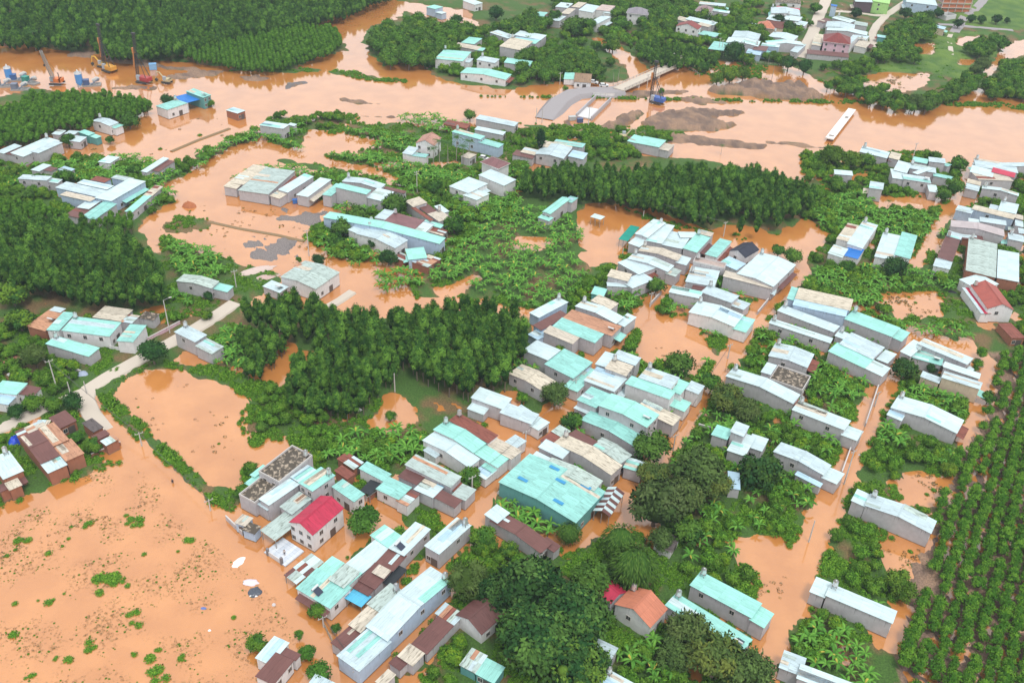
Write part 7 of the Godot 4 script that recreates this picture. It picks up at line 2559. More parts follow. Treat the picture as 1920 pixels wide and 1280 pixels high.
	B("m","M",3.63,-6.81,0.05,-0.00,4.78,4.49)
	fit(0,0,0,0)
	H("large turquoise roofed house with three brown shutters and a pink gable","w",-115.9,-217.3,3.04)
	B("m","M",4.61,0.00,0.00,-0.00,13.71,7.19)
	B("m","M",4.43,9.48,1.16,-0.00,3.68,9.36)
	B("m","M",4.24,-11.71,-0.62,-0.00,4.83,8.43)
	fit(3,0,0,0)
	H("bare concrete house with pale roof and pink parapet above banana plants","c",-88.0,-215.4,2.61)
	B("m","W",5.01,0.00,0.00,-0.00,8.11,4.39)
	B("m","G",4.03,-7.56,-0.48,-0.00,6.34,4.49)
	fit(0,1,0,0)
func single_trees():
	T("big","huge dark dense tree right of the brown hipped roof house",6.4,-129.7,7.63,13.2)
	T("big","huge dark dense tree left of the crimson sheet roof house",13.8,-123.4,7.63,13.2)
	T("big","huge dark dense tree right of the mint roofed hut",6.4,-117.1,8.00,13.8)
	T("big","huge dark dense tree left of the pair",14.9,-113.5,6.14,10.6)
	T("big","huge dark dense tree behind the brown hipped roof house",-1.0,-130.1,4.81,8.3)
	T("feather","feathery light tree behind the brown hipped roof house",-6.5,-132.9,4.76,8.2)
	T("broad","leafy green tree left of the crimson sheet roof house",18.5,-134.8,4.15,7.6)
	T("bamboo","feathery bamboo clump left of the small dark roofed hut",25.0,-144.7,4.75,9.8)
	T("bamboo","large feathery bamboo clump left of the small dark roofed hut",27.1,-137.0,5.68,11.8)
	T("bamboo","feathery bamboo clump right of the brown roofed row house",14.3,-148.6,3.01,6.2)
	T("olive","olive green bushy tree left of the mint roofed house",36.4,-121.9,4.74,8.7)
	T("olive","large olive green bushy tree in front of the mint roofed house",40.4,-115.2,5.78,10.6)
	T("olive","olive green bushy tree left of the white roofed house",46.6,-113.0,5.14,9.5)
	T("olive","olive green bushy tree in front of the mint roofed house",33.4,-117.1,3.64,6.7)
	T("olive","large olive green bushy tree right of the open shed",33.5,-154.8,6.58,12.1)
	T("olive","large olive green bushy tree left of the pale roof corner",44.7,-167.3,6.17,11.3)
	T("olive","olive green bushy tree left of the pale roof corner",40.6,-159.7,4.81,8.9)
	T("olive","olive green bushy tree right of the small house",33.8,-167.0,4.21,7.7)
	T("olive","olive green bushy tree in front of the white cube room",48.6,-164.4,4.17,7.7)
	T("broad","leafy green tree right of the small dark roofed hut",40.4,-149.7,3.26,6.0)
	T("dark","dark rounded tree right of the pale roof corner",59.6,-169.3,4.99,9.2)
	T("olive","olive green bushy tree left of the long white roofed house",55.9,-197.2,4.68,8.6)
	T("olive","olive green bushy tree behind the white cube room",60.8,-193.2,3.81,7.0)
	T("broad","leafy green tree right of the large white walled house",53.6,-205.4,3.12,5.7)
	T("broad","leafy green tree in front of the wide white house",45.9,-213.1,3.77,6.9)
	T("olive","olive green bushy tree right of the long cream white roofed house",11.9,-196.8,3.85,7.1)
	T("broad","leafy green tree right of the white roofed shop",15.8,-186.9,2.93,5.4)
	T("broad","leafy green tree behind the small house",34.7,-177.1,4.37,8.0)
	T("round","round bright green tree in front of the black shade net shed",-30.6,-149.4,3.72,6.4)
	T("round","small round bright green tree in front of the mint roofed corner house",-36.0,-126.0,2.01,3.5)
	T("round","small round bright green tree behind the house",-46.2,-117.4,2.04,3.5)
	T("round","small round bright green tree right of the house",-36.3,-115.7,1.82,3.1)
	T("round","round bright green tree behind the pale roofed house",-33.2,-111.0,2.37,4.1)
	T("round","small round bright green tree behind the pale roofed house",-38.8,-119.9,0.93,2.5)
	T("round","small round bright green tree left of the low narrow house",-31.9,-121.8,1.04,2.5)
	T("round","round bright green tree right of the narrow grey walled house",-4.1,-146.2,2.87,5.0)
	T("broad","small leafy green tree in front of the brown roofed row house",1.4,-144.0,2.05,3.8)
	T("round","round bright green tree right of the grey green roofed house",-8.5,-165.4,2.72,4.7)
	T("round","small round bright green tree behind the patchwork shack",-29.7,-188.0,1.48,2.6)
	T("round","round bright green tree left of the brown sheet sheds",-118.7,-185.8,2.66,4.6)
	T("round","round bright green tree behind the brown sheet sheds",-113.7,-186.0,2.40,4.1)
	T("dark","dark rounded tree behind the brown sheet sheds",-109.2,-186.8,2.54,4.7)
	T("dark","small dark rounded tree in front of the mint roofed house",-121.5,-182.3,2.10,3.9)
	T("round","round bright green tree right of the brown sheet sheds",-98.3,-171.3,2.28,3.9)
	T("round","small round bright green tree in front of the brown sheet sheds",-103.5,-174.0,1.79,3.1)
	T("dark","dark rounded tree left of the bare concrete house",-95.8,-206.8,3.84,7.1)
	T("feather","feathery light tree left of the low turquoise roofed house",-126.2,-203.5,3.94,6.8)
	T("round","small round bright green tree left of the pair",-59.4,-158.8,2.05,3.5)
	T("broad","leafy green tree left of the rust orange sheet roof house",-145.0,-232.3,4.30,7.9)
	T("broad","leafy green tree left of the low turquoise roofed house",-137.1,-219.6,3.85,7.1)
	T("broad","leafy green tree left of the long blue walled house",-58.3,-283.0,3.54,6.5)
	T("broad","leafy green tree left of the white warehouse house",-54.9,-292.8,3.63,6.7)
	T("broad","leafy green tree behind the broad white house",-59.1,-275.1,2.78,5.1)
	T("dark","dark rounded tree left of the white warehouse house",-46.6,-275.4,2.26,4.2)
	T("dark","dark rounded tree left of the mint roofed blue annex",-40.4,-265.3,2.88,5.3)
	T("dark","small dark rounded tree behind the broad white house",-62.5,-262.9,2.19,4.0)
	T("broad","leafy green tree behind the purple brown roofed house flanked",-42.6,-299.7,4.43,8.1)
	T("broad","leafy green tree right of the roofless cream room",-21.1,-288.3,3.59,6.6)
	T("broad","leafy green tree left of the large white house",-30.4,-317.1,3.28,6.0)
	T("round","round bright green tree right of the rounded white roofed hall",50.1,-291.8,2.54,4.4)
	T("broad","leafy green tree left of the white hipped house",43.6,-254.9,2.96,5.4)
	T("round","small round bright green tree in front of the low pale blue roofed house",66.0,-262.1,2.02,3.5)
	T("dark","dark rounded tree left of the slim white roofed house",108.2,-215.6,3.51,6.5)
	T("dark","small dark rounded tree in front of the slim white roofed house",116.7,-218.7,1.78,3.3)
	T("broad","leafy green tree behind the large white roofed house",87.1,-281.6,2.48,4.6)
	T("broad","leafy green tree right of the large white roofed house",90.9,-277.2,3.14,5.8)
	T("broad","leafy green tree right of the white roofed house",164.0,-335.0,4.02,7.4)
	T("broad","leafy green tree in front of the white roofed house",158.5,-329.9,2.98,5.5)
	T("lime","yellow green tree behind the small white roofed concrete house",124.1,-356.9,5.05,9.3)
	T("lime","yellow green tree left of the white roofed house",131.7,-356.6,3.79,7.0)
	T("broad","leafy green tree left of the white roofed house",137.5,-358.2,3.39,6.2)
	T("broad","leafy green tree left of the white flat roofed house",174.4,-358.0,3.60,6.6)
	T("broad","leafy green tree right of the bright white roofed house",168.7,-368.1,2.38,4.4)
	T("round","round bright green tree right of the grouped white",33.0,-364.4,3.01,5.2)
	T("conifer","narrow dark conifer left of the grouped white",7.8,-354.3,2.50,12.7)
	T("broad","leafy green tree left of the grouped white",5.1,-360.6,2.56,4.7)
	T("round","small round bright green tree behind the lone white roofed house",-102.4,-382.7,1.79,3.1)
	T("broad","leafy green tree right of the rust striped roof shed",-22.1,-389.7,2.72,5.0)
	T("round","round bright green tree right of the white roofed house",-158.3,-365.4,3.87,6.7)
	T("dark","dark rounded tree left of the riverside house",-151.1,-390.4,2.95,5.4)
	T("broad","leafy green tree left of the riverside house",-158.2,-381.6,2.45,4.5)
	T("round","small round bright green tree right of the tall mint roofed riverside house",-133.5,-393.0,1.83,3.1)
	T("broad","leafy green tree left of the small pale house",-174.9,-345.2,2.88,5.3)
	T("broad","small leafy green tree right of the little turquoise house",-160.6,-349.8,1.67,3.1)
	T("dark","dark rounded tree right of the mint roofed open shed",105.9,-484.5,5.38,9.9)
	T("broad","leafy green tree in front of the white roofed lone far house",44.0,-496.5,4.39,8.1)
	T("broad","leafy green tree right of the white roofed lone far house",51.5,-526.0,4.32,8.0)
	T("lime","yellow green tree in front of the white roofed lone far house",45.0,-489.8,3.80,7.0)
	T("broad","leafy green tree left of the brown roofed house",15.6,-536.4,4.10,7.5)
	T("broad","large leafy green tree right of the brown roofed house",25.1,-512.5,5.63,10.4)
	T("broad","leafy green tree left of the white roofed lone far house",34.2,-524.5,4.03,7.4)
	T("broad","leafy green tree left of the villa",87.9,-552.3,4.20,7.7)
	T("broad","leafy green tree in front of the villa",99.4,-548.7,4.78,8.8)
	T("broad","leafy green tree left of the white villa",76.1,-525.7,4.03,7.4)
	T("broad","leafy green tree behind the wide white roofed hall",120.2,-539.8,4.71,8.7)
	T("broad","leafy green tree right of the wide white roofed hall",124.6,-523.3,4.02,7.4)
	T("broad","leafy green tree behind the pale blue house",128.8,-513.8,2.83,5.2)
	T("lime","yellow green tree in front of the mint roofed open shed",92.1,-448.6,3.54,6.5)
	T("lime","yellow green tree left of the pale blue house",98.2,-450.0,4.56,8.4)
	T("lime","yellow green tree in front of the pale blue house",106.1,-457.8,3.60,6.6)
	T("broad","leafy green tree in front of the mint roofed open shed",87.8,-464.6,3.13,5.8)
	T("broad","leafy green tree left of the pale blue house",112.7,-479.8,3.21,5.9)
	T("lime","yellow green tree right of the pale blue house",126.5,-485.7,3.24,6.0)
	T("dark","dark rounded tree right of the pale blue house",131.0,-472.5,4.22,7.8)
	T("dark","dark rounded tree left of the long maroon roofed wall shed",138.1,-468.8,3.93,7.2)
	T("dark","dark rounded tree right of the dark brown tiled house",144.5,-535.6,4.10,7.5)
	T("dark","dark rounded tree behind the dark brown tiled house",141.5,-549.1,3.59,6.6)
	T("lime","small yellow green tree right of the long white roofs",158.5,-563.2,2.14,3.9)
	T("broad","leafy green tree left of the bright blue water tank tower hut",169.1,-577.4,3.74,6.9)
	T("dark","dark rounded tree right of the low brown",190.9,-571.1,3.40,6.3)
	T("broad","small leafy green tree right of the long white roofs",160.5,-552.2,2.11,3.9)
	T("broad","small leafy green tree in front of the long maroon roofed wall shed",149.5,-475.9,2.13,3.9)
	T("broad","leafy green tree in front of the long maroon roofed wall shed",156.8,-479.2,2.67,4.9)
	T("broad","small leafy green tree right of the long maroon roofed wall shed",164.6,-477.9,2.13,3.9)
	T("dark","dark rounded tree left of the broad pale blue",221.3,-574.5,3.73,6.9)
	T("dark","dark rounded tree behind the grey yellow walled house",232.0,-569.7,4.01,7.4)
	T("dark","dark rounded tree right of the broad pale blue",242.0,-579.9,3.13,5.8)
	T("dark","dark rounded tree right of the grey yellow walled house",246.6,-559.6,3.04,5.6)
	T("dark","dark rounded tree right of the small mint roofed shed",258.9,-572.8,2.79,5.1)
	T("dark","dark rounded tree right of the lime green walled house",264.6,-571.6,2.79,5.1)
	T("dark","dark rounded tree right of the dark purple walled house",273.3,-571.8,3.10,5.7)
	T("dark","small dark rounded tree right of the grey yellow walled house",281.8,-576.4,1.87,3.4)
	T("broad","leafy green tree right of the grey yellow walled house",256.3,-522.3,4.30,7.9)
	T("olive","olive green bushy tree right of the grey yellow walled house",231.7,-484.1,4.30,7.9)
	T("olive","olive green bushy tree in front of the grey yellow walled house",226.0,-478.6,3.20,5.9)
	T("olive","olive green bushy tree in front of the white annex",179.0,-425.2,4.36,8.0)
	T("olive","olive green bushy tree in front of the small mint roofed shed",183.8,-424.5,3.63,6.7)
	T("dark","dark rounded tree right of the white roofed far house",-16.6,-536.6,4.10,7.6)
	T("dark","dark rounded tree right of the small blue house",-37.4,-518.8,3.99,7.3)
	T("dark","dark rounded tree left of the white house",-46.6,-452.5,3.06,5.6)
	T("broad","leafy green tree behind the thatched roof hut",36.4,-491.3,3.00,5.5)
	T("broad","leafy green tree right of the thatched roof hut",42.5,-468.1,2.62,4.8)
	T("broad","leafy green tree in front of the brown roofed house",36.5,-454.2,3.07,5.6)
	T("broad","leafy green tree right of the white",1.5,-496.0,2.75,5.1)
	T("broad","small leafy green tree left of the thatched roof hut",19.4,-431.0,1.47,2.7)
	T("broad","leafy green tree in front of the pale mint",32.3,-477.2,3.19,5.9)
	T("round","small round bright green tree right of the thatched roof hut",64.0,-433.5,1.48,2.6)
	T("round","small round bright green tree behind the broad white house",-68.7,-263.7,1.02,2.5)
	T("broad","leafy green tree in front of the pale grey roofed house",-169.9,-298.2,2.58,4.8)
	T("broad","small leafy green tree in front of the pale grey roofed house",-164.5,-300.3,1.86,3.4)
	T("broad","leafy green tree left of the pale grey roofed house",-182.3,-315.5,3.08,5.7)
	T("broad","leafy green tree right of the pale grey roofed house",-171.9,-311.2,2.48,4.6)
	T("broad","leafy green tree right of the row",-162.9,-313.0,3.06,5.6)
	T("broad","leafy green tree behind the sprawling cluster house",-140.8,-320.6,2.73,5.0)
	T("broad","small leafy green tree left of the twin roofed white",121.9,-285.4,2.14,3.9)
	T("dark","dark rounded tree in front of the twin roofed white",122.7,-271.8,3.78,7.0)
	T("broad","leafy green tree left of the twin roofed white",107.8,-273.0,2.42,4.5)
	T("olive","olive green bushy tree left of the small dark roofed hut",34.2,-148.0,3.00,5.5)
	T("round","small round bright green tree in front of the white roofed house",69.8,-171.0,1.27,2.5)
	T("broad","small leafy green tree right of the cream walled house",128.0,-205.9,1.99,3.7)
	T("broad","small leafy green tree behind the bare concrete house",-88.4,-229.5,1.84,3.4)
	T("dark","small dark rounded tree in front of the rounded grey roofed house",-90.6,-239.9,1.58,2.9)
	T("broad","small leafy green tree behind the concrete house",-60.7,-181.3,1.58,2.9)
	T("lime","yellow green tree right of the long white roofed house",82.9,-138.9,2.90,5.3)
	T("lime","yellow green tree in front of the long house",84.0,-136.5,2.43,4.5)
	T("lime","small yellow green tree in front of the wide white roofed house",106.8,-176.1,2.06,3.8)
	palm("tall palm tree with drooping fronds left of the cream roofed garage",-31.0,-345.7,9.0)
	palm("tall palm tree with drooping fronds behind the large white house",-27.8,-344.6,9.0)
	palm("tall palm tree with drooping fronds in front of the tall mint roofed house",-24.9,-347.9,10.0)
	palm("tall palm tree with drooping fronds in front of the cream roofed garage",-21.9,-344.2,8.0)
	palm("palm tree with drooping fronds left of the cream roofed garage",-33.4,-343.0,7.0)
	palm("tall palm tree with drooping fronds in front of the rust striped roof shed",-20.2,-349.4,8.0)
	palm("tall palm tree with drooping fronds right of the thatched roof hut",44.5,-443.4,8.0)
	palm("palm tree with drooping fronds right of the thatched roof hut",42.4,-441.7,7.0)
	palm("palm tree with drooping fronds in front of the pale blue house",120.8,-460.6,7.0)
	palm("short palm tree with drooping fronds in front of the pale blue house",125.8,-459.7,5.0)
	palm("short palm tree with drooping fronds right of the mint roofed house",81.3,-365.5,4.0)
	palm("tall palm tree with drooping fronds right of the grey roofed hut",-235.7,-454.9,9.0)
	palm("short palm tree with drooping fronds in front of the long maroon roofed wall shed",142.8,-436.4,5.0)
	palm("palm tree with drooping fronds in front of the wavy white roofed hall",122.5,-478.9,6.0)
	palm("short palm tree with drooping fronds in front of the white roofed cube house",135.1,-320.6,4.0)
	palm("short palm tree with drooping fronds right of the lone white roofed house",-92.0,-375.1,4.0)
	palm("short palm tree with drooping fronds right of the low hut",-88.5,-374.3,4.0)
func objects():
	rig("black mast pile driver with a blue base on the mud by the curved road",60.9,-421.0,17.9,0.05,0.12,0.4,2.6,0.6)
	rig("black mast pile driver with a red base in the left river",-170.7,-418.3,21.3,0.4,0.05,0.05,2.8,2.0)
	rig("black mast pile driver with a yellow base beside the far left plantation",-191.0,-430.8,20.5,0.6,0.3,0.04,2.6,1.5)
	crawler_crane("orange crawler crane with a long grey lattice boom behind the left young grove",-207.2,-411.6,Vector3(2.7,18.8,12.8))
	silo("blue cement silo with a white top at the far left edge of the river",-229.2,-413.7,7.0)
	silo("blue cement silo with a white top right of the orange crane",-196.4,-410.3,7.2)
	mixer_barge("blue and grey mixing plant right of the far left silo",-225.5,-414.9,0.3,0.05,0.12,0.3)
	mixer_barge("green mixing plant between the far left silo and the orange crane",-219.0,-411.5,-0.4,0.03,0.25,0.2)
	mixer_barge("dark blue mixing plant right of the middle silo",-191.9,-412.2,0.3,0.06,0.1,0.22)
	mixer_barge("grey mixing plant cut by the left edge of the river",-228.6,-406.2,0.2,0.3,0.33,0.38)
	mixer_barge("slate blue mixing plant half behind the left young grove",-219.8,-403.3,0.1,0.15,0.18,0.25)
	excavator("yellow excavator on the mud bank left of the yellow pile driver",-196.2,-436.1,2.9,0.7,0.42,0.04)
	excavator("beige excavator in the water right of the red pile driver",-160.6,-418.9,2.9,0.5,0.42,0.25)
	excavator("red loader on the mud strip behind the mint riverbank house",42.3,-376.5,0.2,0.5,0.06,0.04)
	car("silver white car parked on the gravel road before the thatched hut",37.4,1.6,-435.1,0.1)
	car("white car parked with open lid right of the thatched hut",32.9,1.2,-440.0,-0.3)
	car("white car parked in front of the cream roofed garage",-14.0,0.2,-350.1,-0.5)
	pole("tall pole with two crossarms beside the white sacks at the dry lane",-116.4,-193.5,10.1,1,0)
	pole("short bare post at the dry lane corner",-108.6,-192.9,4.3,0,0)
	pole("bare pole left of the dry lane corner",-112.7,-192.6,4.1,0,0)
	pole("pole among shrubs on the flooded road bank",-88.1,-174.2,4.2,1,0)
	pole("pole by the round tree at the bend of the flooded road",-65.7,-153.7,3.4,1,0)
	pole("lamp pole rising behind the bare concrete house",-96.6,-222.1,11.0,0,1)
	pole("pole beside the rounded grey roofed house",-84.4,-247.4,6.4,1,0)
	pole("tall pole behind the roofless cream room",-37.0,-318.7,8.4,2,0)
	pole("pole at the edge of the gravel shoals",-66.6,-269.0,9.5,1,0)
	pole("pole at the dark plantation edge beside the flooded plot",44.6,-306.5,7.9,2,0)
	pole("pole at the dark plantation edge near the first street",71.3,-295.0,5.6,1,0)
	pole("pole behind the turquoise house in the banana field",21.7,-319.6,5.5,1,0)
	pole("pole on the first street before the palm clumps",41.5,-247.3,5.1,1,0)
	pole("leaning pole in the flooded second street",61.0,-221.7,4.9,1,0)
	pole("pole at the second street by the green shrub",52.5,-207.2,3.0,1,0)
	pole("bare tilted pole at the foot of the third street",67.8,-152.1,6.6,0,0)
	pole("pole standing in the water by the culvert",28.5,-390.0,8.7,1,0)
	pole("pole beside the concrete bridge",58.1,-440.1,6.6,1,0)
	pole("lamp pole on the concrete bridge",73.1,-476.4,4.8,0,1)
	pole("left pole of a pair by the mint open shed",99.4,-492.5,9.3,1,0)
	pole("right pole of a pair by the mint open shed",101.0,-492.7,8.2,1,0)
	pole("pole in front of the thatched hut row",17.2,-440.0,5.6,1,0)
	pole("left pole standing in water by the curved road",6.2,-390.5,6.9,0,0)
	pole("right pole standing in water by the curved road",8.7,-390.8,6.6,0,0)
	pole("pole at the front of the long pale blue house",-26.0,-111.6,4.1,2,0)
	pole("pole beside the round tree on the flooded road",-34.7,-123.3,3.0,1,0)
	pole("pole on the third street wall by the tall white roofed house",80.7,-171.5,10.6,1,0)
	pole("pale bare pole at the edge of the middle grove",-30.2,-199.7,6.1,0,0)
	pole("short pole in the flooded plot",35.2,-278.0,3.0,0,0)
	pole("thin pole at the river end of the plots",160.0,-368.6,7.4,1,0)
	pole("pole on the first street by the round tree",-7.7,-162.8,5.3,1,0)
	pole("pole on the first street by the aged workshop",4.4,-180.0,5.1,1,0)
	pole("pole on the first street by the grey walled house",17.3,-202.4,4.9,1,0)
	pole("pole on the second street by the leafy tree clump",40.9,-181.0,5.1,1,0)
	pole("pole on the third street by the grass plot",96.9,-202.5,4.8,1,0)
	pole("white post beside the blue pile driver",61.5,-431.3,7.1,0,0)
	wires("power line along the dark plantation edge",Vector3(44.6,7.9,-306.5),Vector3(71.3,5.6,-295.0),3)
	wires("power line crossing the mint corner house by the flooded road",Vector3(-26.0,4.1,-111.6),Vector3(-34.7,3.0,-123.3),3)
	wires("power line over the dry lane and its shrubs",Vector3(-116.4,10.1,-193.5),Vector3(-88.1,4.2,-174.2),2)
	wires("power line along the shrubs of the flooded road bank",Vector3(-88.1,4.2,-174.2),Vector3(-65.7,3.4,-153.7),2)
	wires("power line along the near end of the first street",Vector3(-7.7,5.3,-162.8),Vector3(4.4,5.1,-180.0),2)
	wires("power line along the middle of the first street",Vector3(4.4,5.1,-180.0),Vector3(17.3,4.9,-202.4),2)
	wires("power line along the upper part of the first street",Vector3(17.3,4.9,-202.4),Vector3(41.5,5.1,-247.3),2)
	wires("power line along the near end of the second street",Vector3(40.9,5.1,-181.0),Vector3(52.5,3.0,-207.2),2)
	wires("power line along the third street",Vector3(80.7,10.6,-171.5),Vector3(96.9,4.8,-202.5),2)
	wires("power line over the flooded second street",Vector3(61.0,4.9,-221.7),Vector3(52.5,3.0,-207.2),2)
	person("person in dark clothes wading along the flooded road",Vector3(-76.8,-.45,-162.0),.6,.12,Color(.03,.03,.04),Color(.05,.05,.06),.05)
	person("person in a white top and dark trousers standing on the tiled yard",Vector3(-46.3,.36,-141.2),.3,.03,Color(.6,.58,.57),Color(.06,.05,.055),.25)
	var br := thing("bridge", "narrow concrete bridge with railings rising over the creek", "bridge", Vector3(63.3, 2.1, -455.6), 0.91)
	var bs := begin()
	box(bs, Vector3(0, 0, 0), Vector3(63.1, .5, 6.0))
	part("deck", bs.commit(), mat("roadpale", .52, .46, .39, .9), br)
	for s in [-1, 1]:
		bs = begin()
		for k in int(63.1 / 3.0): box(bs, Vector3(-63.1 / 2 + 1.5 + k * 3.0, .75, s * 2.85), Vector3(.2, 1.0, .2))
		box(bs, Vector3(0, 1.2, s * 2.85), Vector3(63.1, .16, .16)); box(bs, Vector3(0, .8, s * 2.85), Vector3(63.1, .1, .1))
		part("railing", bs.commit(), mat("railing", .42, .38, .34, .9), br)
	for k in 3:
		bs = begin()
		box(bs, Vector3((k - 1) * 63.1 * .28, -1.6, 0), Vector3(.9, 2.8, 5.0))
		part("pier", bs.commit(), mat("parapet", .52, .5, .49), br)
	fence("road_railing","railing along the far road end of the bridge",Vector3(83.8,0.90,-487.6),Vector3(94.0,0.90,-486.4),1.0,mat("railing",.42,.38,.34,.9))
	fence("jetty_railing","grey double railing of a small bridge below the scrub",Vector3(81.4,0.80,-468.7),Vector3(85.2,0.80,-458.3),1.2,mat("railing",.42,.38,.34,.9))
	fence("river_fence","grey railing wall on the far river bank right of the big dark tree",Vector3(114.9,0.60,-481.8),Vector3(130.5,0.60,-479.0),1.2,mat("railing",.42,.38,.34,.9))
	var cu := thing("culvert", "half built concrete culvert with two side walls in the building pit", "culvert", Vector3(31.7, 0, -409.8), 1.19)
	for s in [-1, 1]:
		var cs := begin()
		box(cs, Vector3(0, .6, s * 3.5), Vector3(26.7, 2.6, .5))
		part("side_wall", cs.commit(), walls["c0"], cu)
	var cf := begin()
	box(cf, Vector3(-6.2, .35, 0), Vector3(12.3, .5, 6.4))
	part("floor_slab", cf.commit(), mat("freshslab", .62, .62, .63, .7), cu)
	var pt := thing("concrete_platform", "long white concrete platform standing alone in the river", "platform", Vector3(139.3, 0, -402.1), 1.08)
	var pq := begin()
	box(pq, Vector3(0, 1.4, 0), Vector3(40.8, .5, 3.4))
	part("deck", pq.commit(), mat("whiteslab", .72, .7, .68, .7), pt)
	pq = begin()
	for k in 5: box(pq, Vector3((k - 2) * 40.8 * .22, .2, 0), Vector3(.8, 2.0, 2.7))
	part("pier_wall", pq.commit(), mat("darkpier", .14, .1, .08, .9), pt)
	pq = begin()
	box(pq, Vector3(-40.8 * .42, 1.67, 0), Vector3(1.6, .06, 2.0)); box(pq, Vector3(40.8 * .2, 1.67, .4), Vector3(2.4, .06, 1.4))
	part("formwork", pq.commit(), mat("formwork", .25, .22, .2, .8), pt)
	var ty := thing("tiled_yard", "white tiled front yard of the crimson roofed house", "yard", Vector3(-46.7, 0, -142.3), -0.60)
	var yq := begin()
	box(yq, Vector3(0, -.1, 0), Vector3(6.6, .7, 5.4))
	part("slab", yq.commit(), mat("yardslab", .45, .45, .47, .6), ty)
	var nx := int(6.6 / .9)
	var nz := int(5.4 / .9)
	var tm := [mat("tile_a", .62, .67, .74, .25), mat("tile_b", .68, .73, .8, .25), mat("tile_c", .56, .62, .7, .2)]
	yq = begin()
	box(yq, Vector3(0, .27, 0), Vector3(.87, .05, .87))
	var tile := yq.commit()
	for i in nx:
		for j in nz: part("tile", tile, tm[(i * 7 + j * 3) % 3], ty, Vector3((i - (nx - 1) * .5) * .9, 0, (j - (nz - 1) * .5) * .9))
	yq = begin()
	box(yq, Vector3(0, .6, 2.6), Vector3(3.6, 1.3, .18))
	part("front_wall", yq.commit(), walls["w0"], ty)
	yq = begin()
	for s in [-1, 1]: box(yq, Vector3(s * 2.1, .9, 2.6), Vector3(.5, 2.2, .5))
	part("gate_pillar", yq.commit(), mat("pillar", .2, .19, .2, .8), ty)
	var hs_51 := begin()
	heap(hs_51,1.1,2.0,0.18,51)
	one("foam_sheet","crumpled white plastic sheet drifting on the flooded road","plastic sheet",hs_51,mat("foam",.8,.78,.76,.5),Vector3(-55.6,0,-139.0),-0.5)
	var hs_52 := begin()
	heap(hs_52,1.5,1.5,0.5,52)
	one("tarp_heap","dark tarpaulin drifting on the flooded road with a puffed middle","tarpaulin",hs_52,mat("darktarp",.06,.075,.1,.4),Vector3(-50.3,0,-131.2),0)
	var hs_53 := begin()
	heap(hs_53,1.9,1.0,0.35,53)
	one("plastic_waste","white and violet plastic waste at the upper end of the drifting tarpaulin","plastic waste",hs_53,mat("waste",.62,.58,.66,.5),Vector3(-51.7,0,-133.7),0)
	var hs_54 := begin()
	heap(hs_54,1.0,0.5,0.3,54)
	one("plastic_waste","small white plastic waste at the lower end of the drifting tarpaulin","plastic waste",hs_54,mat("waste2",.75,.74,.74,.5),Vector3(-50.3,0,-130.3),0)
	var hs_55 := begin()
	heap(hs_55,1.5,2.2,1.6,55)
	one("blue_tarp","bright blue tarpaulin thrown over a heap beside the brick house","tarpaulin",hs_55,mat("bluetarp",.015,.07,.55,.4),Vector3(-118.2,0.3,-173.4),0)
	var hs_56 := begin()
	heap(hs_56,2.2,1.2,0.8,56)
	one("sack_heap","heap of white sacks on the grass by the dry lane","sacks",hs_56,mat("sack",.72,.72,.72,.7),Vector3(-117.3,0.3,-199.9),0)
	var hs_57 := begin()
	heap(hs_57,1.6,1.4,0.9,57)
	one("sack_heap","white and blue covered heap beside the dry lane","sacks",hs_57,mat("sack2",.3,.36,.48,.6),Vector3(-112.8,0.3,-201.0),0)
	var hs_58 := begin()
	heap(hs_58,2.6,1.8,1.8,58)
	one("clay_mound","rounded red clay mound in the flooded field","mound",hs_58,mat("clay",.4,.14,.06,.9),Vector3(-114.7,0,-299.9),0)
	var hs_59 := begin()
	heap(hs_59,6.5,2.2,0.8,59)
	one("rubble_heap","long heap of broken white and brown rubble beside the scrub","rubble",hs_59,mat("rubble",.55,.44,.4,.9),Vector3(-81.3,0.2,-257.9),0.6)
	var hs_60 := begin()
	heap(hs_60,4.5,2.0,0.7,60)
	one("rubble_heap","rubble heap beside the broad white house","rubble",hs_60,mat("rubble2",.5,.36,.33,.9),Vector3(-76.8,0.2,-254.3),0.6)
	var hs_61 := begin()
	heap(hs_61,5,2.2,0.7,61)
	one("brick_rubble","pile of red brick rubble at the left edge behind the mint house","rubble",hs_61,mat("brickrub",.4,.17,.12,.9),Vector3(-134.3,0.3,-205.9),0.5)
	var hs_62 := begin()
	heap(hs_62,1.5,0.8,0.5,62)
	one("laundry_waste","pale plastic heap on the grass at the left edge","plastic waste",hs_62,mat("waste3",.7,.7,.7,.5),Vector3(-130.9,0.3,-199.7),0)
	var hs_63 := begin()
	heap(hs_63,0.7,0.4,0.12,63)
	one("blue_scrap","blue plastic scrap floating on the open field","plastic waste",hs_63,mat("bluescrap",.1,.16,.4,.5),Vector3(-59.4,0,-126.6),0)
	var hs_64 := begin()
	heap(hs_64,0.8,0.4,0.4,64)
	one("white_jug","white jerrycan floating in the creek beside the small hut","jerrycan",hs_64,mat("jug",.78,.78,.78,.4),Vector3(30.8,0,-150.7),0)
	var hs_65 := begin()
	heap(hs_65,2.0,1.2,0.7,65)
	one("net_heap","dark net heap in the banana patch by the red roofed house","net",hs_65,mat("net",.03,.03,.04,.9),Vector3(138.8,0,-263.5),0)
	var hs_66 := begin()
	heap(hs_66,0.5,0.35,0.15,66)
	one("floating_bag","white bag floating on the third street","plastic waste",hs_66,mat("bag",.8,.78,.76,.5),Vector3(87.6,0,-182.5),0)
	var hs_67 := begin()
	heap(hs_67,0.35,0.3,0.15,67)
	one("floating_bag","white bag in the flooded field left of the bottom fence","plastic waste",hs_67,mat("bag",.8,.78,.76,.5),Vector3(-56.7,0,-121.3),0)
	var hs_68 := begin()
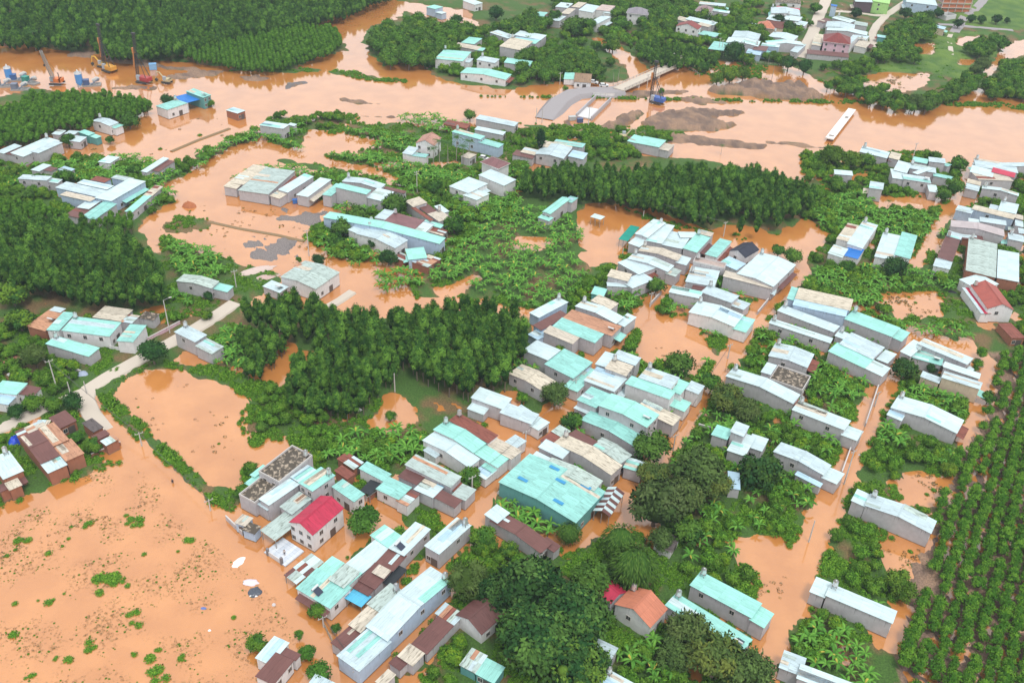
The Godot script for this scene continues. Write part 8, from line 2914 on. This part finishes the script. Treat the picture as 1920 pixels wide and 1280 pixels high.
	heap(hs_68,0.45,0.45,0.4,68)
	one("floating_ball","pale ball floating on the flooded road by the corner house","ball",hs_68,mat("ball",.6,.55,.55,.5),Vector3(-45.7,0,-128.2),0)
	var hs_69 := begin()
	heap(hs_69,3.5,0.8,0.8,69)
	one("stones","pile of pale stones on the dark mound by the river","stones",hs_69,mat("stones",.6,.58,.56,.9),Vector3(104.7,0.8,-451.0),0)
	var hs_70 := begin()
	heap(hs_70,0.9,0.6,0.4,70)
	one("plastic_roll","white plastic waste on the mud by the middle grove","plastic waste",hs_70,mat("waste2",.75,.74,.74,.5),Vector3(-38.4,0.3,-191.3),0)
	var hs_71 := begin()
	heap(hs_71,0.6,0.6,0.9,71)
	one("raised_tank","round steel jar beside the green hedge of the lane","jar",hs_71,mat("steel",.7,.71,.72,.3,.5),Vector3(-1.4,0,-163.2),0)
	var cb287 := begin()
	box(cb287, Vector3(0,1.3,0), Vector3(3.2,2.6,2.4)); box(cb287, Vector3(0,2.6,0), Vector3(3.3600000000000003,.12,2.56))
	one("container","light blue container on the mud right of the red pile driver","container",cb287,mat("cont287",0.2,0.4,0.65,.5),Vector3(-172.6,.1,-436.2),.3)
	var cb1087 := begin()
	box(cb1087, Vector3(0,0.8,0), Vector3(2.4,1.6,1.8)); box(cb1087, Vector3(0,1.6,0), Vector3(2.56,.12,1.96))
	one("container","dark blue box on the mud below the culvert","container",cb1087,mat("cont1087",0.06,0.09,0.2,.5),Vector3(25.0,.1,-393.8),.3)
	var cb1073 := begin()
	box(cb1073, Vector3(0,0.8,0), Vector3(3,1.6,1.8)); box(cb1073, Vector3(0,1.6,0), Vector3(3.16,.12,1.96))
	one("container","grey box tank on the mud left of the dark blue box","container",cb1073,mat("cont1073",0.4,0.42,0.42,.5),Vector3(21.8,.1,-395.9),.3)
	var cb910 := begin()
	box(cb910, Vector3(0,0.7,0), Vector3(1.0,1.4,1.0)); box(cb910, Vector3(0,1.4,0), Vector3(1.16,.12,1.16))
	one("container","blue barrel stand in the yard of the roofless cream room","container",cb910,mat("cont910",0.05,0.15,0.5,.5),Vector3(-11.9,.1,-316.3),.3)
	var cb553 := begin()
	box(cb553, Vector3(0,0.7,0), Vector3(1.6,1.4,1.2)); box(cb553, Vector3(0,1.4,0), Vector3(1.76,.12,1.3599999999999999))
	one("container","blue water drum at the porch of the tube house row","container",cb553,mat("cont553",0.04,0.15,0.45,.5),Vector3(-78.9,.1,-305.9),.3)
	wall_run("white sheet wall along the far side of the building pit",Vector3(32.1,0.60,-425.4),Vector3(41.8,0.60,-425.9),1.2,"w")
	fence("bamboo_fence","leaning bamboo fence along the flooded road by the maroon roof",Vector3(-34.8,0.00,-123.7),Vector3(-29.8,0.00,-115.5),1.4,mat("bamboofence",.32,.28,.22,.9),3,1.2)
	fence("roadside_fence","grey fence of the corner yard by the round tree",Vector3(-33.7,0.00,-125.4),Vector3(-31.2,0.00,-129.5),1.0,mat("bamboofence",.32,.28,.22,.9),2,1.5)
	wall_run("low grey wall along the third street before the banana plot",Vector3(91.9,0.00,-193.7),Vector3(100.1,0.00,-210.7),1.2,"c")
	wall_run("low grey wall along the third street by the grass plot",Vector3(80.9,0.00,-174.8),Vector3(85.4,0.00,-183.9),1.2,"c")
	wall_run("grey yard wall of the roofed bungalow at the dry lane",Vector3(-128.2,0.00,-207.5),Vector3(-113.6,0.00,-201.8),1.0,"c")
	wall_run("white front wall of the large turquoise roofed house",Vector3(-110.3,0.00,-213.1),Vector3(-105.2,0.00,-212.3),1.2,"w")
	wall_run("pink wall beside the dry lane at the bare concrete house",Vector3(-101.3,0.00,-217.7),Vector3(-95.1,0.00,-226.8),1.2,"p")
	wall_run("stained wall left of the stained flat roof house",Vector3(-61.4,0.00,-151.0),Vector3(-56.6,0.00,-146.5),1.4,"c")
	wall_run("brick yard wall below the two round bushes",Vector3(-98.3,0.00,-169.5),Vector3(-93.2,0.00,-174.3),1.0,"k")
	wall_run("low grey wall at the foot of the second street",Vector3(48.5,0.00,-190.8),Vector3(53.7,0.00,-188.6),1.0,"c")
	wall_run("brick wall before the white cube room",Vector3(51.7,0.00,-187.8),Vector3(55.2,0.00,-183.3),1.6,"k")
	wall_run("grey wall along the first street at the palm clumps",Vector3(41.3,0.00,-247.3),Vector3(45.6,0.00,-254.8),1.2,"c")
	wall_run("grey yard wall beside the second street vents house",Vector3(73.7,0.00,-245.4),Vector3(78.4,0.00,-253.1),1.3,"c")
	wall_run("brick wall of the flooded yard behind the two tank house",Vector3(-31.2,0.00,-158.7),Vector3(-28.5,0.00,-162.1),1.4,"k")
	wall_run("old brick wall in the flooded yard of the row house",Vector3(-20.5,0.00,-161.1),Vector3(-17.8,0.00,-158.7),1.3,"k")
	var uf := thing("unfinished_building", "unfinished orange brick frame building at the top right edge", "building", Vector3(257.7, 0, -599.6), .1)
	var us := begin()
	for i in 5:
		for j in 2: box(us, Vector3(-9 + i * 4.5, 4, -4 + j * 8), Vector3(.4, 9, .4))
	part("columns", us.commit(), mat("framecol", .5, .42, .38, .9), uf)
	us = begin()
	for k in 3: box(us, Vector3(0, 2.8 + k * 2.8, 0), Vector3(19, .3, 9))
	part("floors", us.commit(), mat("framefloor", .52, .4, .36, .9), uf)
	for k in 3:
		for i in 4:
			us = begin()
			box(us, Vector3(-6.75 + i * 4.5, 1.1 + k * 2.8, 3.7), Vector3(4.0, 1.7, .2))
			part("brick_infill", us.commit(), mat("infill", .5, .17, .08, .9), uf)
	var rb := thing("roofless_room", "small roofless room with white walls on the far meadow edge", "building", Vector3(248.1, 0, -581.4), .5)
	var rs := begin()
	for s in [-1, 1]:
		box(rs, Vector3(0, 1.2, s * 3.0), Vector3(8, 3.4, .3)); box(rs, Vector3(s * 4.0, 1.2, 0), Vector3(.3, 3.4, 5.7))
	part("wall", rs.commit(), walls["w0"], rb)
	var pa0 := thing("parasol", "pale left parasol beside the grey yellow walled house", "parasol", Vector3(218.9, .5, -546.2))
	var pc0 := begin()
	tube(pc0, Vector3(0, 2.0, 0), Vector3(0, 2.9, 0), 1.7, .05, 10)
	part("canopy", pc0.commit(), mat("parasol", .75, .6, .5, .8), pa0)
	pc0 = begin()
	tube(pc0, Vector3(0, 0, 0), Vector3(0, 2.1, 0), .05, .05, 5)
	part("pole", pc0.commit(), mat("armgrey", .36, .35, .34), pa0)
	var pa1 := thing("parasol", "pale right parasol beside the grey yellow walled house", "parasol", Vector3(222.2, .5, -542.7))
	var pc1 := begin()
	tube(pc1, Vector3(0, 2.0, 0), Vector3(0, 2.9, 0), 1.7, .05, 10)
	part("canopy", pc1.commit(), mat("parasol", .75, .6, .5, .8), pa1)
	pc1 = begin()
	tube(pc1, Vector3(0, 0, 0), Vector3(0, 2.1, 0), .05, .05, 5)
	part("pole", pc1.commit(), mat("armgrey", .36, .35, .34), pa1)
func roads():
	var concrete := mat("roadpale", .52, .46, .39, .9)
	var gravel := mat("roadgrey", .3, .28, .29, .95)
	ribbon("dry_lane","pale concrete lane running down from the grove to the flooded road",[Vector3(-82.6,0.60,-238.9),Vector3(-86.1,0.60,-231.7),Vector3(-90.6,0.60,-223.5),Vector3(-96.6,0.55,-214.2),Vector3(-101.5,0.55,-207.3),Vector3(-106.1,0.50,-200.3),Vector3(-109.0,0.45,-195.0),Vector3(-108.3,0.35,-190.7),Vector3(-104.6,0.20,-185.3),Vector3(-100.2,0.05,-180.6),Vector3(-94.9,-0.15,-175.1)],4.2,concrete)
	ribbon("side_lane","pale lane at the left edge by the mint roofed house",[Vector3(-128.1,0.40,-175.8),Vector3(-123.1,0.40,-179.0),Vector3(-121.1,0.40,-181.8),Vector3(-117.0,0.42,-186.3),Vector3(-112.2,0.44,-191.0),Vector3(-109.1,0.46,-194.1)],3.6,concrete)
	ribbon("curved_road","grey gravel road curving round the building pit to the bridge",[Vector3(9.6,0.30,-395.6),Vector3(12.8,1.20,-404.3),Vector3(16.8,1.50,-416.3),Vector3(23.0,1.60,-426.3),Vector3(31.7,1.60,-430.2),Vector3(40.3,1.70,-431.0),Vector3(45.6,2.00,-432.9)],7.6,gravel,1.4)
	ribbon("far_road","pale far road between the white roofed rows",[Vector3(141.7,0.60,-494.7),Vector3(148.3,0.60,-510.5),Vector3(158.8,0.60,-538.2),Vector3(170.6,0.60,-573.0),Vector3(183.6,0.60,-609.2),Vector3(195.5,0.60,-642.6)],6.0,concrete)
	ribbon("winding_lane","narrow lane winding to the far houses at the top right",[Vector3(187.4,0.60,-517.7),Vector3(193.3,0.60,-543.2),Vector3(201.3,0.60,-561.6),Vector3(212.4,0.60,-581.5),Vector3(225.9,0.60,-601.7),Vector3(244.3,0.60,-628.8)],4.0,concrete)
	ribbon("cross_lane","pale lane under the lime green house",[Vector3(181.3,0.60,-585.7),Vector3(193.9,0.60,-585.4),Vector3(205.2,0.60,-580.4),Vector3(212.4,0.62,-581.5)],3.0,concrete)
	ribbon("meadow_road","grey road at the edge of the far meadow",[Vector3(242.4,0.60,-552.3),Vector3(260.9,0.60,-586.7),Vector3(272.4,0.60,-602.0),Vector3(291.7,0.60,-634.0)],5.0,gravel)
	ribbon("meadow_path","grey path below the far meadow",[Vector3(238.4,0.60,-567.2),Vector3(247.7,0.60,-567.5),Vector3(259.2,0.60,-565.0),Vector3(279.4,0.60,-561.8)],3.0,gravel)
	ribbon("foot_path","pale foot path through the far green bank",[Vector3(220.7,0.50,-494.6),Vector3(228.2,0.50,-517.3),Vector3(235.7,0.50,-541.8),Vector3(245.6,0.50,-561.3)],2.4,concrete)
	ribbon("grove_path","pale path between the green scrub and the grove",[Vector3(-55.3,0.50,-238.7),Vector3(-52.4,0.50,-242.8),Vector3(-49.3,0.50,-248.2)],2.4,concrete)
	ribbon("pond_bank","narrow earth bank between two flooded ponds",[Vector3(-135.3,0.30,-345.0),Vector3(-128.5,0.30,-356.8),Vector3(-119.3,0.30,-370.1)],1.2,mat("earth",.22,.15,.08,.95))
	ribbon("plot_dyke","low dyke between the gravel shoals",[Vector3(-104.9,0.20,-289.2),Vector3(-93.0,0.20,-285.2),Vector3(-79.7,0.20,-281.9),Vector3(-70.1,0.20,-278.4)],1.2,mat("earth",.22,.15,.08,.95))
